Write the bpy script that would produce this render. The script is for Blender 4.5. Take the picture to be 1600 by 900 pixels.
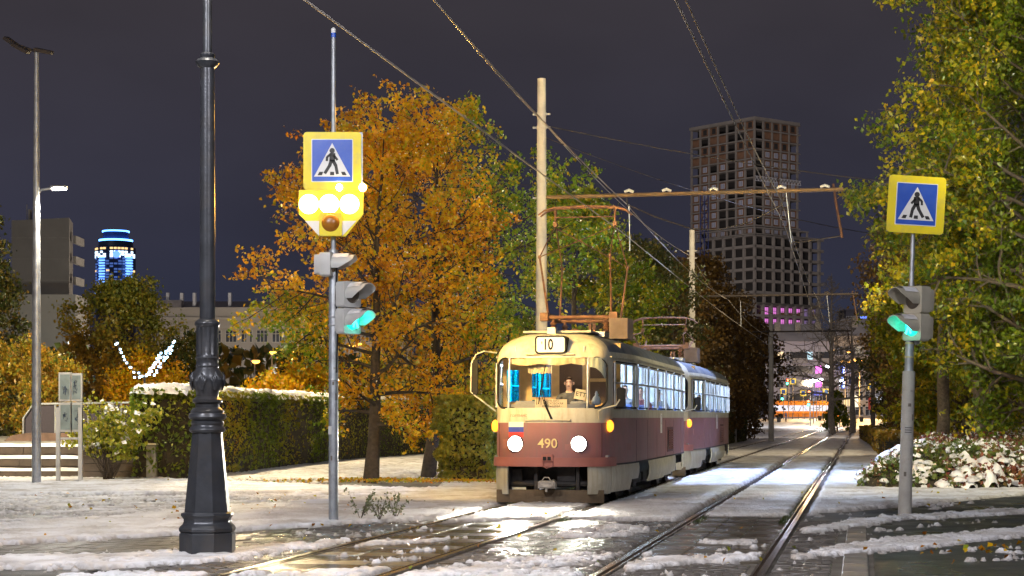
import bpy, bmesh, math, random
import numpy as np
from mathutils import Vector, Matrix, noise

for _o in list(bpy.data.objects):
    bpy.data.objects.remove(_o)
SC = bpy.context.scene
COL = SC.collection
R = math.radians
PI = math.pi

# ---------------------------------------------------------------- camera
F = 2800.0            # focal length in photograph pixels (1600 wide)
HZ = 652.0            # row of the horizon
EYE = 1.55            # camera height in metres
cam_d = bpy.data.cameras.new("camera")
cam = bpy.data.objects.new("camera", cam_d)
COL.objects.link(cam)
cam.location = (0, 0, EYE)
cam.rotation_euler = (R(90), 0, 0)
cam_d.sensor_width = 36.0
cam_d.lens = F / 1600.0 * 36.0
cam_d.shift_y = (HZ - 450.0) / 1600.0
cam_d.clip_start = 0.1
cam_d.clip_end = 4000
SC.camera = cam

# ---------------------------------------------------------------- night sky
world = bpy.data.worlds.new("World")
SC.world = world
world.use_nodes = True
nt = world.node_tree
for n in list(nt.nodes):
    nt.nodes.remove(n)
wo = nt.nodes.new("ShaderNodeOutputWorld")
bg = nt.nodes.new("ShaderNodeBackground")
tc = nt.nodes.new("ShaderNodeTexCoord")
sx = nt.nodes.new("ShaderNodeSeparateXYZ")
rp = nt.nodes.new("ShaderNodeValToRGB")
rp.color_ramp.elements[0].position = 0.0
rp.color_ramp.elements[0].color = (0.026, 0.034, 0.064, 1)
rp.color_ramp.elements[1].position = 0.22
rp.color_ramp.elements[1].color = (0.042, 0.037, 0.046, 1)
e = rp.color_ramp.elements.new(0.09)
e.color = (0.030, 0.031, 0.052, 1)
nt.links.new(tc.outputs["Generated"], sx.inputs[0])
nt.links.new(sx.outputs["Z"], rp.inputs[0])
cn = nt.nodes.new("ShaderNodeTexNoise")
cn.inputs["Scale"].default_value = 2.6
cn.inputs["Detail"].default_value = 5
mp = nt.nodes.new("ShaderNodeMapping")
mp.inputs["Scale"].default_value = (1.0, 1.0, 2.2)
nt.links.new(tc.outputs["Generated"], mp.inputs[0])
nt.links.new(mp.outputs[0], cn.inputs["Vector"])
cr_ = nt.nodes.new("ShaderNodeMapRange")
cr_.inputs[1].default_value = 0.3
cr_.inputs[2].default_value = 0.7
cr_.inputs[3].default_value = 0.76
cr_.inputs[4].default_value = 1.24
nt.links.new(cn.outputs["Fac"], cr_.inputs[0])
vm = nt.nodes.new("ShaderNodeVectorMath")
vm.operation = 'SCALE'
nt.links.new(rp.outputs[0], vm.inputs[0])
nt.links.new(cr_.outputs[0], vm.inputs["Scale"])
nt.links.new(vm.outputs[0], bg.inputs[0])
bg.inputs[1].default_value = 1.0
nt.links.new(bg.outputs[0], wo.inputs[0])

SC.view_settings.view_transform = 'Standard'
SC.view_settings.look = 'None'
SC.view_settings.exposure = 0.0
SC.view_settings.gamma = 1.0
SC.cycles.use_denoising = True
SC.cycles.max_bounces = 6
SC.cycles.transparent_max_bounces = 16
SC.cycles.caustics_reflective = False
SC.cycles.caustics_refractive = False
SC.cycles.sample_clamp_indirect = 4.0

# broad soft sun added as fill from behind the camera, for city glow
sun_d = bpy.data.lights.new("fill_sun", 'SUN')
sun_d.energy = 0.30
sun_d.angle = R(40)
sun_d.color = (1.0, 0.94, 0.92)
sun = bpy.data.objects.new("fill_sun", sun_d)
COL.objects.link(sun)
sun.rotation_euler = (R(52), 0, R(-22))


def lamp(name, kind, loc, energy, color, size=0.3, aim=None, spot=None, blend=0.5):
    d = bpy.data.lights.new(name, kind)
    d.energy = energy
    d.color = color
    if kind in ('POINT', 'SPOT'):
        d.shadow_soft_size = size
    if kind == 'SPOT':
        d.spot_size = R(spot or 60)
        d.spot_blend = blend
    if kind == 'AREA':
        d.size = size
    o = bpy.data.objects.new(name, d)
    COL.objects.link(o)
    o.location = loc
    if aim is not None:
        v = Vector(aim) - Vector(loc)
        o.rotation_euler = v.to_track_quat('-Z', 'Y').to_euler()
    return o


# street lamps outside the frame, plus bodiless lights added for trees and alley
lamp("street_light_near_left", 'SPOT', (-8.0, 10.0, 10.0), 6000, (0.90, 0.91, 1.0), 0.25, (-5.0, 36.0, 3.0), 125, 0.6)
lamp("street_light_near_right", 'SPOT', (9.5, 21.0, 11.0), 17000, (1.0, 0.90, 0.62), 0.25, (12.5, 50.0, 8.5), 88, 0.7)
lamp("right_trees_fill", 'SPOT', (10.8, 32.0, 7.5), 2600, (1.0, 0.88, 0.55), 0.25, (14.5, 50.0, 5.5), 80, 0.7)  # lamp with no body, added to brighten the right trees
lamp("street_light_near_tracks", 'SPOT', (4.0, 9.0, 9.5), 4000, (0.95, 0.93, 1.0), 0.25, (3.5, 30.0, 1.0), 100, 0.6)
lamp("street_light_far_left", 'SPOT', (-19.5, 38.0, 9.5), 26000, (1.0, 0.85, 0.55), 0.3, (-15.0, 72.0, 3.5), 125, 0.6)
lamp("hedge_backlight", 'POINT', (-8.5, 62.0, 9.0), 7000, (1.0, 0.78, 0.45), 0.3)  # added point light, backlights the golden trees and hedge
lamp("alley_patch_spot", 'SPOT', (6.6, 50.0, 14.4), 25000, (0.42, 0.55, 1.0), 0.15, (4.9, 47.0, 0.0), 52, 0.6)  # unseen blue spot added overhead, stands in for tram window light on snow
lamp("right_back_trees_fill", 'POINT', (24.5, 75.0, 9.0), 3500, (1.0, 0.85, 0.5), 0.3)  # point light added among the trees to brighten the back right ones
lamp("alley_trees_fill", 'SPOT', (12.5, 66.0, 9.5), 3600, (1.0, 0.78, 0.50), 0.25, (9.5, 92.0, 5.0), 130, 0.6)  # bodiless spot added to brighten the dark trees behind the trams
lamp("deep_alley_fill", 'SPOT', (27.0, 128.0, 9.5), 4000, (1.0, 0.88, 0.75), 0.25, (22.0, 150.0, 0.0), 140, 0.6)  # bodiless spot added to brighten the far alley
lamp("square_lamp_far_end", 'POINT', (46.0, 262.0, 9.0), 8000, (0.95, 0.97, 1.0), 0.5)


# ---------------------------------------------------------------- helpers


def at(px, py, Y):
    """Point of the place at depth Y that was measured at photograph pixel (px, py)."""
    return Vector(((px - 800.0) * Y / F, Y, EYE - (py - HZ) * Y / F))


def gp(px, py):
    """Ground point (flat part) measured at photograph pixel (px, py)."""
    Y = F * EYE / (py - HZ)
    return ((px - 800.0) * Y / F, Y)


TD = Vector((0.1914, 0.9815, 0))       # along the tracks
TN = Vector((0.9815, -0.1914, 0))      # to the right of the tracks
TO = Vector((-2.03, 17.5, 0))          # centre of the left track
TRK = -math.atan2(0.1914, 0.9815)


def T(s, t, z=0.0):
    return TO + TD * s + TN * t + Vector((0, 0, z))


def rise(Y):
    """Height of the terrain: flat, then a gentle rise to the far crossroads."""
    a = np.clip((np.asarray(Y, dtype=float) - 262.0) / 40.0, 0, 1)
    return 1.25 * a * a * (3 - 2 * a)


class MB:
    """Collects shapes and links them as one mesh object."""

    def __init__(s):
        s.v = []
        s.f = []
        s.m = []
        s.cur = 0

    def add(s, vs, fs, M=None):
        b = len(s.v)
        if M is not None:
            vs = [M @ Vector(v) for v in vs]
        s.v += [tuple(v) for v in vs]
        for f in fs:
            s.f.append(tuple(b + i for i in f))
            s.m.append(s.cur)
        return s

    def box(s, x0, x1, y0, y1, z0, z1, M=None, bev=0.0):
        if bev > 0:
            c = [(x0, y0), (x1, y0), (x1, y1), (x0, y1)]
            vs = []
            b = bev
            for zz, q in ((z0, 0), (z1 - b, 0), (z1, b)):
                vs += [(x0 + q, y0 + q, zz), (x1 - q, y0 + q, zz), (x1 - q, y1 - q, zz), (x0 + q, y1 - q, zz)]
            fs = [(3, 2, 1, 0), (8, 9, 10, 11)]
            for k in (0, 4):
                for i in range(4):
                    j = (i + 1) % 4
                    fs.append((k + i, k + j, k + 4 + j, k + 4 + i))
            return s.add(vs, fs, M)
        vs = [(x0, y0, z0), (x1, y0, z0), (x1, y1, z0), (x0, y1, z0), (x0, y0, z1), (x1, y0, z1), (x1, y1, z1), (x0, y1, z1)]
        fs = [(3, 2, 1, 0), (4, 5, 6, 7), (0, 1, 5, 4), (1, 2, 6, 5), (2, 3, 7, 6), (3, 0, 4, 7)]
        return s.add(vs, fs, M)

    def tube(s, pts, rad, n=8, cap=True, M=None):
        pts = [Vector(p) for p in pts]
        if not hasattr(rad, '__len__'):
            rad = [rad] * len(pts)
        vs = []
        fs = []
        u = None
        for i, p in enumerate(pts):
            a = pts[max(0, i - 1)]
            b = pts[min(len(pts) - 1, i + 1)]
            d = (b - a)
            d = d.normalized() if d.length > 1e-9 else Vector((0, 0, 1))
            if u is None:
                u = d.orthogonal().normalized()
            else:
                u = (u - d * u.dot(d))
                u = u.normalized() if u.length > 1e-6 else d.orthogonal().normalized()
            w = d.cross(u)
            for k in range(n):
                t = 2 * PI * k / n
                vs.append(p + (u * math.cos(t) + w * math.sin(t)) * rad[i])
        for i in range(len(pts) - 1):
            for k in range(n):
                k2 = (k + 1) % n
                fs.append((i * n + k, i * n + k2, (i + 1) * n + k2, (i + 1) * n + k))
        if cap:
            fs.append(tuple(range(n - 1, -1, -1)))
            fs.append(tuple((len(pts) - 1) * n + k for k in range(n)))
        return s.add(vs, fs, M)

    def lathe(s, prof, n=32, M=None, ph=0.0):
        """prof: list of (radius, z)"""
        vs = []
        fs = []
        for r, z in prof:
            for k in range(n):
                t = 2 * PI * k / n + ph
                vs.append((r * math.cos(t), r * math.sin(t), z))
        for i in range(len(prof) - 1):
            for k in range(n):
                k2 = (k + 1) % n
                fs.append((i * n + k, i * n + k2, (i + 1) * n + k2, (i + 1) * n + k))
        fs.append(tuple(range(n - 1, -1, -1)))
        fs.append(tuple((len(prof) - 1) * n + k for k in range(n)))
        return s.add(vs, fs, M)

    def prism(s, poly, y0, y1, M=None):
        """poly in the x-z plane (counter clockwise seen from -y), extruded from y0 to y1"""
        n = len(poly)
        vs = [(x, y0, z) for x, z in poly] + [(x, y1, z) for x, z in poly]
        fs = [tuple(range(n)), tuple(range(2 * n - 1, n - 1, -1))]
        for i in range(n):
            j = (i + 1) % n
            fs.append((j, i, n + i, n + j))
        return s.add(vs, fs, M)

    def stroke(s, a, b, w, y0, y1, M=None):
        ax, az = a
        bx, bz = b
        dx, dz = bx - ax, bz - az
        L = math.hypot(dx, dz)
        nx, nz = -dz / L * w / 2, dx / L * w / 2
        return s.prism([(ax - nx, az - nz), (bx - nx, bz - nz), (bx + nx, bz + nz), (ax + nx, az + nz)], y0, y1, M)

    def build(s, name, mats, parent=None, smooth=None, loc=None, rot=None):
        me = bpy.data.meshes.new(name)
        me.from_pydata(s.v, [], s.f)
        if not isinstance(mats, (list, tuple)):
            mats = [mats]
        for m in mats:
            me.materials.append(m)
        if len(mats) > 1:
            me.polygons.foreach_set('material_index', s.m)
        me.update()
        if smooth is not None:
            me.shade_smooth()
            me.set_sharp_from_angle(angle=R(smooth))
        o = bpy.data.objects.new(name, me)
        COL.objects.link(o)
        if parent is not None:
            o.parent = parent
        if loc is not None:
            o.location = loc
        if rot is not None:
            o.rotation_euler = rot
        return o


def tag(o, label=None, cat=None, group=None, kind=None):
    if label:
        o['label'] = label
    if cat:
        o['category'] = cat
    if group:
        o['group'] = group
    if kind:
        o['kind'] = kind
    return o


def empty(name, loc=(0, 0, 0), rz=0.0, label=None, cat=None, group=None, kind=None):
    o = bpy.data.objects.new(name, None)
    o.empty_display_size = 0.2
    COL.objects.link(o)
    o.location = loc
    o.rotation_euler = (0, 0, rz)
    return tag(o, label, cat, group, kind)


def copy_tree(o, parent=None, skip=()):
    c = o.copy()
    COL.objects.link(c)
    c.parent = parent
    for ch in list(o.children):
        if ch.name.split('.')[0] in skip:
            continue
        copy_tree(ch, c, skip)
    return c


def inst(me, name, parent, loc=None, rot=None, scale=None):
    o = bpy.data.objects.new(name, me)
    COL.objects.link(o)
    o.parent = parent
    if loc is not None:
        o.location = loc
    if rot is not None:
        o.rotation_euler = rot
    if scale is not None:
        o.scale = scale
    return o


def rounded(w, h, r, cx=0, cz=0, k=5):
    """Rounded rectangle outline (counter clockwise in x-z)."""
    p = []
    for ox, oz, a0 in ((w / 2 - r, h / 2 - r, 0), (-w / 2 + r, h / 2 - r, 90), (-w / 2 + r, -h / 2 + r, 180), (w / 2 - r, -h / 2 + r, 270)):
        for i in range(k + 1):
            a = R(a0 + 90.0 * i / k)
            p.append((cx + ox + r * math.cos(a), cz + oz + r * math.sin(a)))
    return p


# ---------------------------------------------------------------- materials
MATS = {}


def mat(name, col, rough=0.6, metal=0.0, var=0.15, scale=4.0, bump=0.0, bscale=30.0, spec=0.5, dirt=None, dirt_amt=0.4, dscale=2.0, streak=None):
    if name in MATS:
        return MATS[name]
    m = bpy.data.materials.new(name)
    m.use_nodes = True
    t = m.node_tree
    b = t.nodes["Principled BSDF"]
    b.inputs["Roughness"].default_value = rough
    b.inputs["Metallic"].default_value = metal
    b.inputs["Specular IOR Level"].default_value = spec
    tc = t.nodes.new("ShaderNodeTexCoord")
    src = None
    if var > 0:
        nz = t.nodes.new("ShaderNodeTexNoise")
        nz.inputs["Scale"].default_value = scale
        nz.inputs["Detail"].default_value = 5
        t.links.new(tc.outputs["Object"], nz.inputs["Vector"])
        r = t.nodes.new("ShaderNodeValToRGB")
        r.color_ramp.elements[0].position = 0.3
        r.color_ramp.elements[1].position = 0.7
        r.color_ramp.elements[0].color = tuple(c * (1 - var) for c in col[:3]) + (1,)
        r.color_ramp.elements[1].color = tuple(min(1, c * (1 + var)) for c in col[:3]) + (1,)
        t.links.new(nz.outputs["Fac"], r.inputs[0])
        src = r.outputs[0]
    if dirt is not None:
        nz2 = t.nodes.new("ShaderNodeTexNoise")
        nz2.inputs["Scale"].default_value = dscale
        nz2.inputs["Detail"].default_value = 8
        nz2.inputs["Roughness"].default_value = 0.7
        t.links.new(tc.outputs["Object"], nz2.inputs["Vector"])
        r2 = t.nodes.new("ShaderNodeValToRGB")
        r2.color_ramp.elements[0].position = 0.48
        r2.color_ramp.elements[1].position = 0.66
        r2.color_ramp.elements[0].color = (0, 0, 0, 1)
        r2.color_ramp.elements[1].color = (dirt_amt,) * 3 + (1,)
        t.links.new(nz2.outputs["Fac"], r2.inputs[0])
        mx = t.nodes.new("ShaderNodeMix")
        mx.data_type = 'RGBA'
        t.links.new(r2.outputs[0], mx.inputs[0])
        if src is not None:
            t.links.new(src, mx.inputs[6])
        else:
            mx.inputs[6].default_value = tuple(col[:3]) + (1,)
        mx.inputs[7].default_value = tuple(dirt) + (1,)
        src = mx.outputs[2]
    if src is not None:
        t.links.new(src, b.inputs["Base Color"])
    else:
        b.inputs["Base Color"].default_value = tuple(col[:3]) + (1,)
    if streak is not None:
        mp = t.nodes.new("ShaderNodeMapping")
        mp.inputs["Scale"].default_value = (6.0, 6.0, 0.55)
        t.links.new(tc.outputs["Object"], mp.inputs[0])
        n3 = t.nodes.new("ShaderNodeTexNoise")
        n3.inputs["Scale"].default_value = 2.2
        n3.inputs["Detail"].default_value = 7
        t.links.new(mp.outputs[0], n3.inputs["Vector"])
        r3 = t.nodes.new("ShaderNodeValToRGB")
        r3.color_ramp.elements[0].position = 0.47
        r3.color_ramp.elements[1].position = 0.72
        r3.color_ramp.elements[0].color = (0, 0, 0, 1)
        r3.color_ramp.elements[1].color = (0.75, 0.75, 0.75, 1)
        t.links.new(n3.outputs["Fac"], r3.inputs[0])
        m3 = t.nodes.new("ShaderNodeMix")
        m3.data_type = 'RGBA'
        t.links.new(r3.outputs[0], m3.inputs[0])
        t.links.new(b.inputs["Base Color"].links[0].from_socket, m3.inputs[6])
        m3.inputs[7].default_value = tuple(streak) + (1,)
        t.links.new(m3.outputs[2], b.inputs["Base Color"])
    if bump > 0:
        nb = t.nodes.new("ShaderNodeTexNoise")
        nb.inputs["Scale"].default_value = bscale
        nb.inputs["Detail"].default_value = 4
        t.links.new(tc.outputs["Object"], nb.inputs["Vector"])
        bp = t.nodes.new("ShaderNodeBump")
        bp.inputs["Strength"].default_value = bump
        bp.inputs["Distance"].default_value = 0.02
        t.links.new(nb.outputs["Fac"], bp.inputs["Height"])
        t.links.new(bp.outputs[0], b.inputs["Normal"])
    MATS[name] = m
    return m


def emit(name, col, strength, base=(0.1, 0.1, 0.1)):
    if name in MATS:
        return MATS[name]
    m = bpy.data.materials.new(name)
    m.use_nodes = True
    b = m.node_tree.nodes["Principled BSDF"]
    b.inputs["Base Color"].default_value = tuple(base) + (1,)
    b.inputs["Emission Color"].default_value = tuple(col) + (1,)
    b.inputs["Emission Strength"].default_value = strength
    b.inputs["Roughness"].default_value = 0.4
    MATS[name] = m
    return m


def glass(name, tint=(1, 1, 1), gloss=0.12, rough=0.05):
    if name in MATS:
        return MATS[name]
    m = bpy.data.materials.new(name)
    m.use_nodes = True
    t = m.node_tree
    for n in list(t.nodes):
        t.nodes.remove(n)
    o = t.nodes.new("ShaderNodeOutputMaterial")
    tr = t.nodes.new("ShaderNodeBsdfTransparent")
    tr.inputs[0].default_value = tuple(tint) + (1,)
    gl = t.nodes.new("ShaderNodeBsdfGlossy")
    gl.inputs["Roughness"].default_value = rough
    gl.inputs[0].default_value = (0.9, 0.9, 0.9, 1)
    fr = t.nodes.new("ShaderNodeFresnel")
    fr.inputs[0].default_value = 1.45
    mx = t.nodes.new("ShaderNodeMixShader")
    t.links.new(fr.outputs[0], mx.inputs[0])
    t.links.new(tr.outputs[0], mx.inputs[1])
    t.links.new(gl.outputs[0], mx.inputs[2])
    t.links.new(mx.outputs[0], o.inputs[0])
    MATS[name] = m
    return m


def leafmat(name, stops, rough=0.35, transl=0.35):
    """Leaf material: colour picked per leaf from the 'tint' attribute."""
    m = bpy.data.materials.new(name)
    m.use_nodes = True
    t = m.node_tree
    b = t.nodes["Principled BSDF"]
    o = t.nodes["Material Output"]
    a = t.nodes.new("ShaderNodeAttribute")
    a.attribute_name = "tint"
    r = t.nodes.new("ShaderNodeValToRGB")
    els = r.color_ramp.elements
    els[0].position = stops[0][0]
    els[0].color = tuple(stops[0][1]) + (1,)
    els[1].position = stops[-1][0]
    els[1].color = tuple(stops[-1][1]) + (1,)
    for p, c in stops[1:-1]:
        e = els.new(p)
        e.color = tuple(c) + (1,)
    t.links.new(a.outputs["Fac"], r.inputs[0])
    t.links.new(r.outputs[0], b.inputs["Base Color"])
    b.inputs["Roughness"].default_value = rough
    tl = t.nodes.new("ShaderNodeBsdfTranslucent")
    t.links.new(r.outputs[0], tl.inputs[0])
    mx = t.nodes.new("ShaderNodeMixShader")
    mx.inputs[0].default_value = transl
    t.links.new(b.outputs[0], mx.inputs[1])
    t.links.new(tl.outputs[0], mx.inputs[2])
    t.links.new(mx.outputs[0], o.inputs[0])
    return m


M_cream = mat("cream_paint", (0.53, 0.51, 0.41), 0.42, 0, 0.10, 3, streak=(.36, .31, .21), dirt=(0.30, 0.24, 0.15), dirt_amt=0.45, bump=0.12, bscale=3)
M_maroon = mat("maroon_paint", (0.26, 0.108, 0.112), 0.5, 0, 0.12, 2.5, streak=(.20, .12, .12), dirt=(0.20, 0.11, 0.10), dirt_amt=0.6, bump=0.15, bscale=3)
M_roof = mat("grey_roof_paint", (0.11, 0.125, 0.15), 0.7, 0, 0.25, 2, dirt=(0.27, 0.26, 0.22), dirt_amt=0.6, dscale=1.2, bump=0.2)
M_bumper = mat("red_bumper_paint", (0.33, 0.12, 0.10), 0.55, 0, 0.15, 4, dirt=(0.16, 0.08, 0.07))
M_black = mat("black_rubber", (0.018, 0.018, 0.02), 0.85, spec=0.2)
M_under = mat("dark_underframe", (0.035, 0.03, 0.027), 0.8, 0, 0.4, 6, bump=0.3)
M_guard = mat("brown_guard_board", (0.12, 0.085, 0.05), 0.8, 0, 0.3, 5, bump=0.3)
M_alum = mat("aluminium_frame", (0.42, 0.43, 0.45), 0.4, 0.6, 0.1)
M_chrome = mat("worn_chrome", (0.6, 0.6, 0.6), 0.2, 1.0, 0.1)
M_rust = mat("rusty_orange_steel", (0.20, 0.10, 0.055), 0.65, 0.2, 0.35, 9, bump=0.2)
M_galv = mat("galvanised_steel", (0.36, 0.38, 0.40), 0.45, 0.5, 0.2, 7, dirt=(0.20, 0.19, 0.18), dirt_amt=0.5, dscale=5, bump=0.08)
M_iron = mat("dark_grey_cast_iron", (0.055, 0.058, 0.065), 0.34, 0.3, 0.25, 5, bump=0.15, bscale=25, dirt=(0.09, 0.075, 0.06), dirt_amt=0.5)
M_polewhite = mat("pale_concrete_pole", (0.42, 0.40, 0.36), 0.8, 0, 0.15, 3, dirt=(0.25, 0.22, 0.18), bump=0.2)
M_darksteel = mat("dark_weathered_steel", (0.05, 0.04, 0.035), 0.7, 0.3, 0.3, 5)
M_sigbody = mat("beige_signal_plastic", (0.46, 0.43, 0.34), 0.5, 0, 0.08, 5, dirt=(0.3, 0.27, 0.2), dirt_amt=0.3)
M_sigwhite = mat("pale_grey_signal_plastic", (0.52, 0.52, 0.50), 0.45, 0, 0.06, 5, dirt=(0.3, 0.28, 0.24), dirt_amt=0.3)
M_lensdark = mat("unlit_signal_lens", (0.10, 0.08, 0.06), 0.15, 0, 0.2)
M_yellow = mat("yellow_reflective_film", (0.88, 0.70, 0.0), 0.4, 0, 0.05, 3, dirt=(0.45, 0.38, 0.12), dirt_amt=0.35, dscale=4)
M_white = mat("white_print", (0.78, 0.78, 0.76), 0.5, 0, 0.04)
M_blue = mat("blue_sign_film", (0.012, 0.085, 0.52), 0.35, 0, 0.10, 5, dirt=(0.06, 0.12, 0.38), dirt_amt=0.5, dscale=5)
M_signblack = mat("black_print", (0.015, 0.013, 0.012), 0.5, 0, 0.05)
M_concrete = mat("grey_concrete", (0.26, 0.25, 0.23), 0.8, 0, 0.2, 3, bump=0.3, bscale=20, dirt=(0.13, 0.12, 0.1))
M_bark = mat("dark_bark", (0.038, 0.028, 0.020), 0.9, 0, 0.4, 12, bump=0.8, bscale=25)
M_bark2 = mat("grey_brown_bark", (0.10, 0.08, 0.06), 0.9, 0, 0.4, 12, bump=0.8, bscale=25)
M_wood = mat("dark_wood_planks", (0.05, 0.034, 0.024), 0.75, 0, 0.3, 4, bump=0.3)
M_glass = glass("clear_window_glass", (0.93, 0.96, 0.97))
M_glasscyan = glass("cyan_film_glass", (0.0, 0.62, 0.78))
M_steelrail = mat("polished_rail_head", (0.42, 0.38, 0.34), 0.22, 0.9, 0.2, 3)
M_railside = mat("rusty_rail_side", (0.07, 0.045, 0.03), 0.7, 0.3, 0.3, 8)


def snow_material():
    m = bpy.data.materials.new("snow")
    m.use_nodes = True
    t = m.node_tree
    b = t.nodes["Principled BSDF"]
    tc = t.nodes.new("ShaderNodeTexCoord")
    nz = t.nodes.new("ShaderNodeTexNoise")
    nz.inputs["Scale"].default_value = 1.3
    nz.inputs["Detail"].default_value = 8
    t.links.new(tc.outputs["Object"], nz.inputs["Vector"])
    r = t.nodes.new("ShaderNodeValToRGB")
    r.color_ramp.elements[0].position = 0.30
    r.color_ramp.elements[1].position = 0.58
    r.color_ramp.elements[0].color = (0.50, 0.46, 0.42, 1)
    r.color_ramp.elements[1].color = (0.86, 0.86, 0.88, 1)
    t.links.new(nz.outputs["Fac"], r.inputs[0])
    at_ = t.nodes.new("ShaderNodeAttribute")
    at_.attribute_name = "slush"
    mx = t.nodes.new("ShaderNodeMix")
    mx.data_type = 'RGBA'
    t.links.new(at_.outputs["Fac"], mx.inputs[0])
    t.links.new(r.outputs[0], mx.inputs[6])
    mx.inputs[7].default_value = (0.27, 0.245, 0.22, 1)
    t.links.new(mx.outputs[2], b.inputs["Base Color"])
    b.inputs["Roughness"].default_value = 0.5
    n2 = t.nodes.new("ShaderNodeTexNoise")
    n2.inputs["Scale"].default_value = 18
    n2.inputs["Detail"].default_value = 6
    t.links.new(tc.outputs["Object"], n2.inputs["Vector"])
    bp = t.nodes.new("ShaderNodeBump")
    bp.inputs["Strength"].default_value = 0.6
    bp.inputs["Distance"].default_value = 0.05
    t.links.new(n2.outputs["Fac"], bp.inputs["Height"])
    t.links.new(bp.outputs[0], b.inputs["Normal"])
    return m


M_snow = snow_material()


def wetmat(name, c0, c1, r0, r1, scale, bump=0.3, bscale=60, wscale=0.8):
    m = bpy.data.materials.new(name)
    m.use_nodes = True
    t = m.node_tree
    b = t.nodes["Principled BSDF"]
    tc = t.nodes.new("ShaderNodeTexCoord")
    nz = t.nodes.new("ShaderNodeTexNoise")
    nz.inputs["Scale"].default_value = scale
    nz.inputs["Detail"].default_value = 8
    t.links.new(tc.outputs["Object"], nz.inputs["Vector"])
    r = t.nodes.new("ShaderNodeValToRGB")
    r.color_ramp.elements[0].position = 0.3
    r.color_ramp.elements[1].position = 0.7
    r.color_ramp.elements[0].color = tuple(c0) + (1,)
    r.color_ramp.elements[1].color = tuple(c1) + (1,)
    t.links.new(nz.outputs["Fac"], r.inputs[0])
    t.links.new(r.outputs[0], b.inputs["Base Color"])
    nw = t.nodes.new("ShaderNodeTexNoise")
    nw.inputs["Scale"].default_value = wscale
    nw.inputs["Detail"].default_value = 4
    t.links.new(tc.outputs["Object"], nw.inputs["Vector"])
    mr = t.nodes.new("ShaderNodeMapRange")
    mr.inputs[1].default_value = 0.35
    mr.inputs[2].default_value = 0.65
    mr.inputs[3].default_value = r0
    mr.inputs[4].default_value = r1
    t.links.new(nw.outputs["Fac"], mr.inputs[0])
    t.links.new(mr.outputs[0], b.inputs["Roughness"])
    nb = t.nodes.new("ShaderNodeTexNoise")
    nb.inputs["Scale"].default_value = bscale
    nb.inputs["Detail"].default_value = 3
    t.links.new(tc.outputs["Object"], nb.inputs["Vector"])
    bp = t.nodes.new("ShaderNodeBump")
    bp.inputs["Strength"].default_value = bump
    bp.inputs["Distance"].default_value = 0.01
    t.links.new(nb.outputs["Fac"], bp.inputs["Height"])
    t.links.new(bp.outputs[0], b.inputs["Normal"])
    return m


M_asphalt = wetmat("wet_asphalt", (0.030, 0.032, 0.032), (0.065, 0.066, 0.062), 0.25, 0.6, 3, 0.6, 90)
M_soil = wetmat("frosty_gravel", (0.06, 0.05, 0.04), (0.16, 0.15, 0.13), 0.5, 0.8, 2, 0.6, 40)
M_cobble = wetmat("wet_granite_cobble", (0.05, 0.045, 0.04), (0.13, 0.115, 0.10), 0.18, 0.45, 5, 0.5, 60)
M_paver = wetmat("wet_concrete_paver", (0.07, 0.062, 0.05), (0.14, 0.125, 0.105), 0.22, 0.5, 4, 0.3, 60)
M_slab = wetmat("wet_track_slab", (0.06, 0.05, 0.035), (0.13, 0.11, 0.08), 0.10, 0.35, 3, 0.15, 50)
M_kerb = wetmat("wet_kerb_stone", (0.15, 0.135, 0.12), (0.26, 0.24, 0.21), 0.3, 0.6, 6, 0.3, 50)
# ================================================================ ground, tracks, snow
rng = np.random.RandomState(7)


def vnoise(x, y, f, seed):
    x = np.asarray(x) * f
    y = np.asarray(y) * f
    xi = np.floor(x).astype(np.int64)
    yi = np.floor(y).astype(np.int64)
    fx = x - xi
    fy = y - yi
    fx = fx * fx * (3 - 2 * fx)
    fy = fy * fy * (3 - 2 * fy)

    def h(a, b):
        n = (a * 374761393 + b * 668265263 + seed * 1442695041) & 0xFFFFFFFF
        n = ((n ^ (n >> 13)) * 1274126177) & 0xFFFFFFFF
        return ((n ^ (n >> 16)) & 0xFFFF) / 65535.0
    return (h(xi, yi) * (1 - fx) + h(xi + 1, yi) * fx) * (1 - fy) + (h(xi, yi + 1) * (1 - fx) + h(xi + 1, yi + 1) * fx) * fy


def grid_mesh(name, X, Y, Z, m, smooth=True, kind=None, parent=None, mask=None):
    """X, Y, Z: 2-D arrays (rows, cols)"""
    r, c = X.shape
    me = bpy.data.meshes.new(name)
    me.vertices.add(r * c)
    me.vertices.foreach_set('co', np.stack([X, Y, Z], -1).reshape(-1).astype(np.float32))
    i = np.arange((r - 1) * c).reshape(r - 1, c)[:, :-1].reshape(-1)
    if mask is not None:
        mk = mask.reshape(-1)
        i = i[mk[i] | mk[i + 1] | mk[i + c] | mk[i + c + 1]]
    q = np.stack([i, i + 1, i + c + 1, i + c], -1).astype(np.int32)
    me.loops.add(q.size)
    me.polygons.add(len(q))
    me.loops.foreach_set('vertex_index', q.reshape(-1))
    me.polygons.foreach_set('loop_start', np.arange(0, q.size, 4, dtype=np.int32))
    me.polygons.foreach_set('loop_total', np.full(len(q), 4, dtype=np.int32))
    if smooth:
        me.polygons.foreach_set('use_smooth', np.ones(len(q), dtype=bool))
    me.update(calc_edges=True)
    me.materials.append(m)
    o = bpy.data.objects.new(name, me)
    COL.objects.link(o)
    if kind:
        o['kind'] = kind
    if parent:
        o.parent = parent
    return o


gy = np.concatenate([np.arange(-60, 250, 10.0), np.arange(250, 320, 3.0), np.arange(320, 1600, 60.0)])
gx = np.linspace(-900, 900, 61)
GX, GY = np.meshgrid(gx, gy)
grid_mesh("ground", GX, GY, rise(GY) - 0.02, M_soil, kind='structure')


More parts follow.
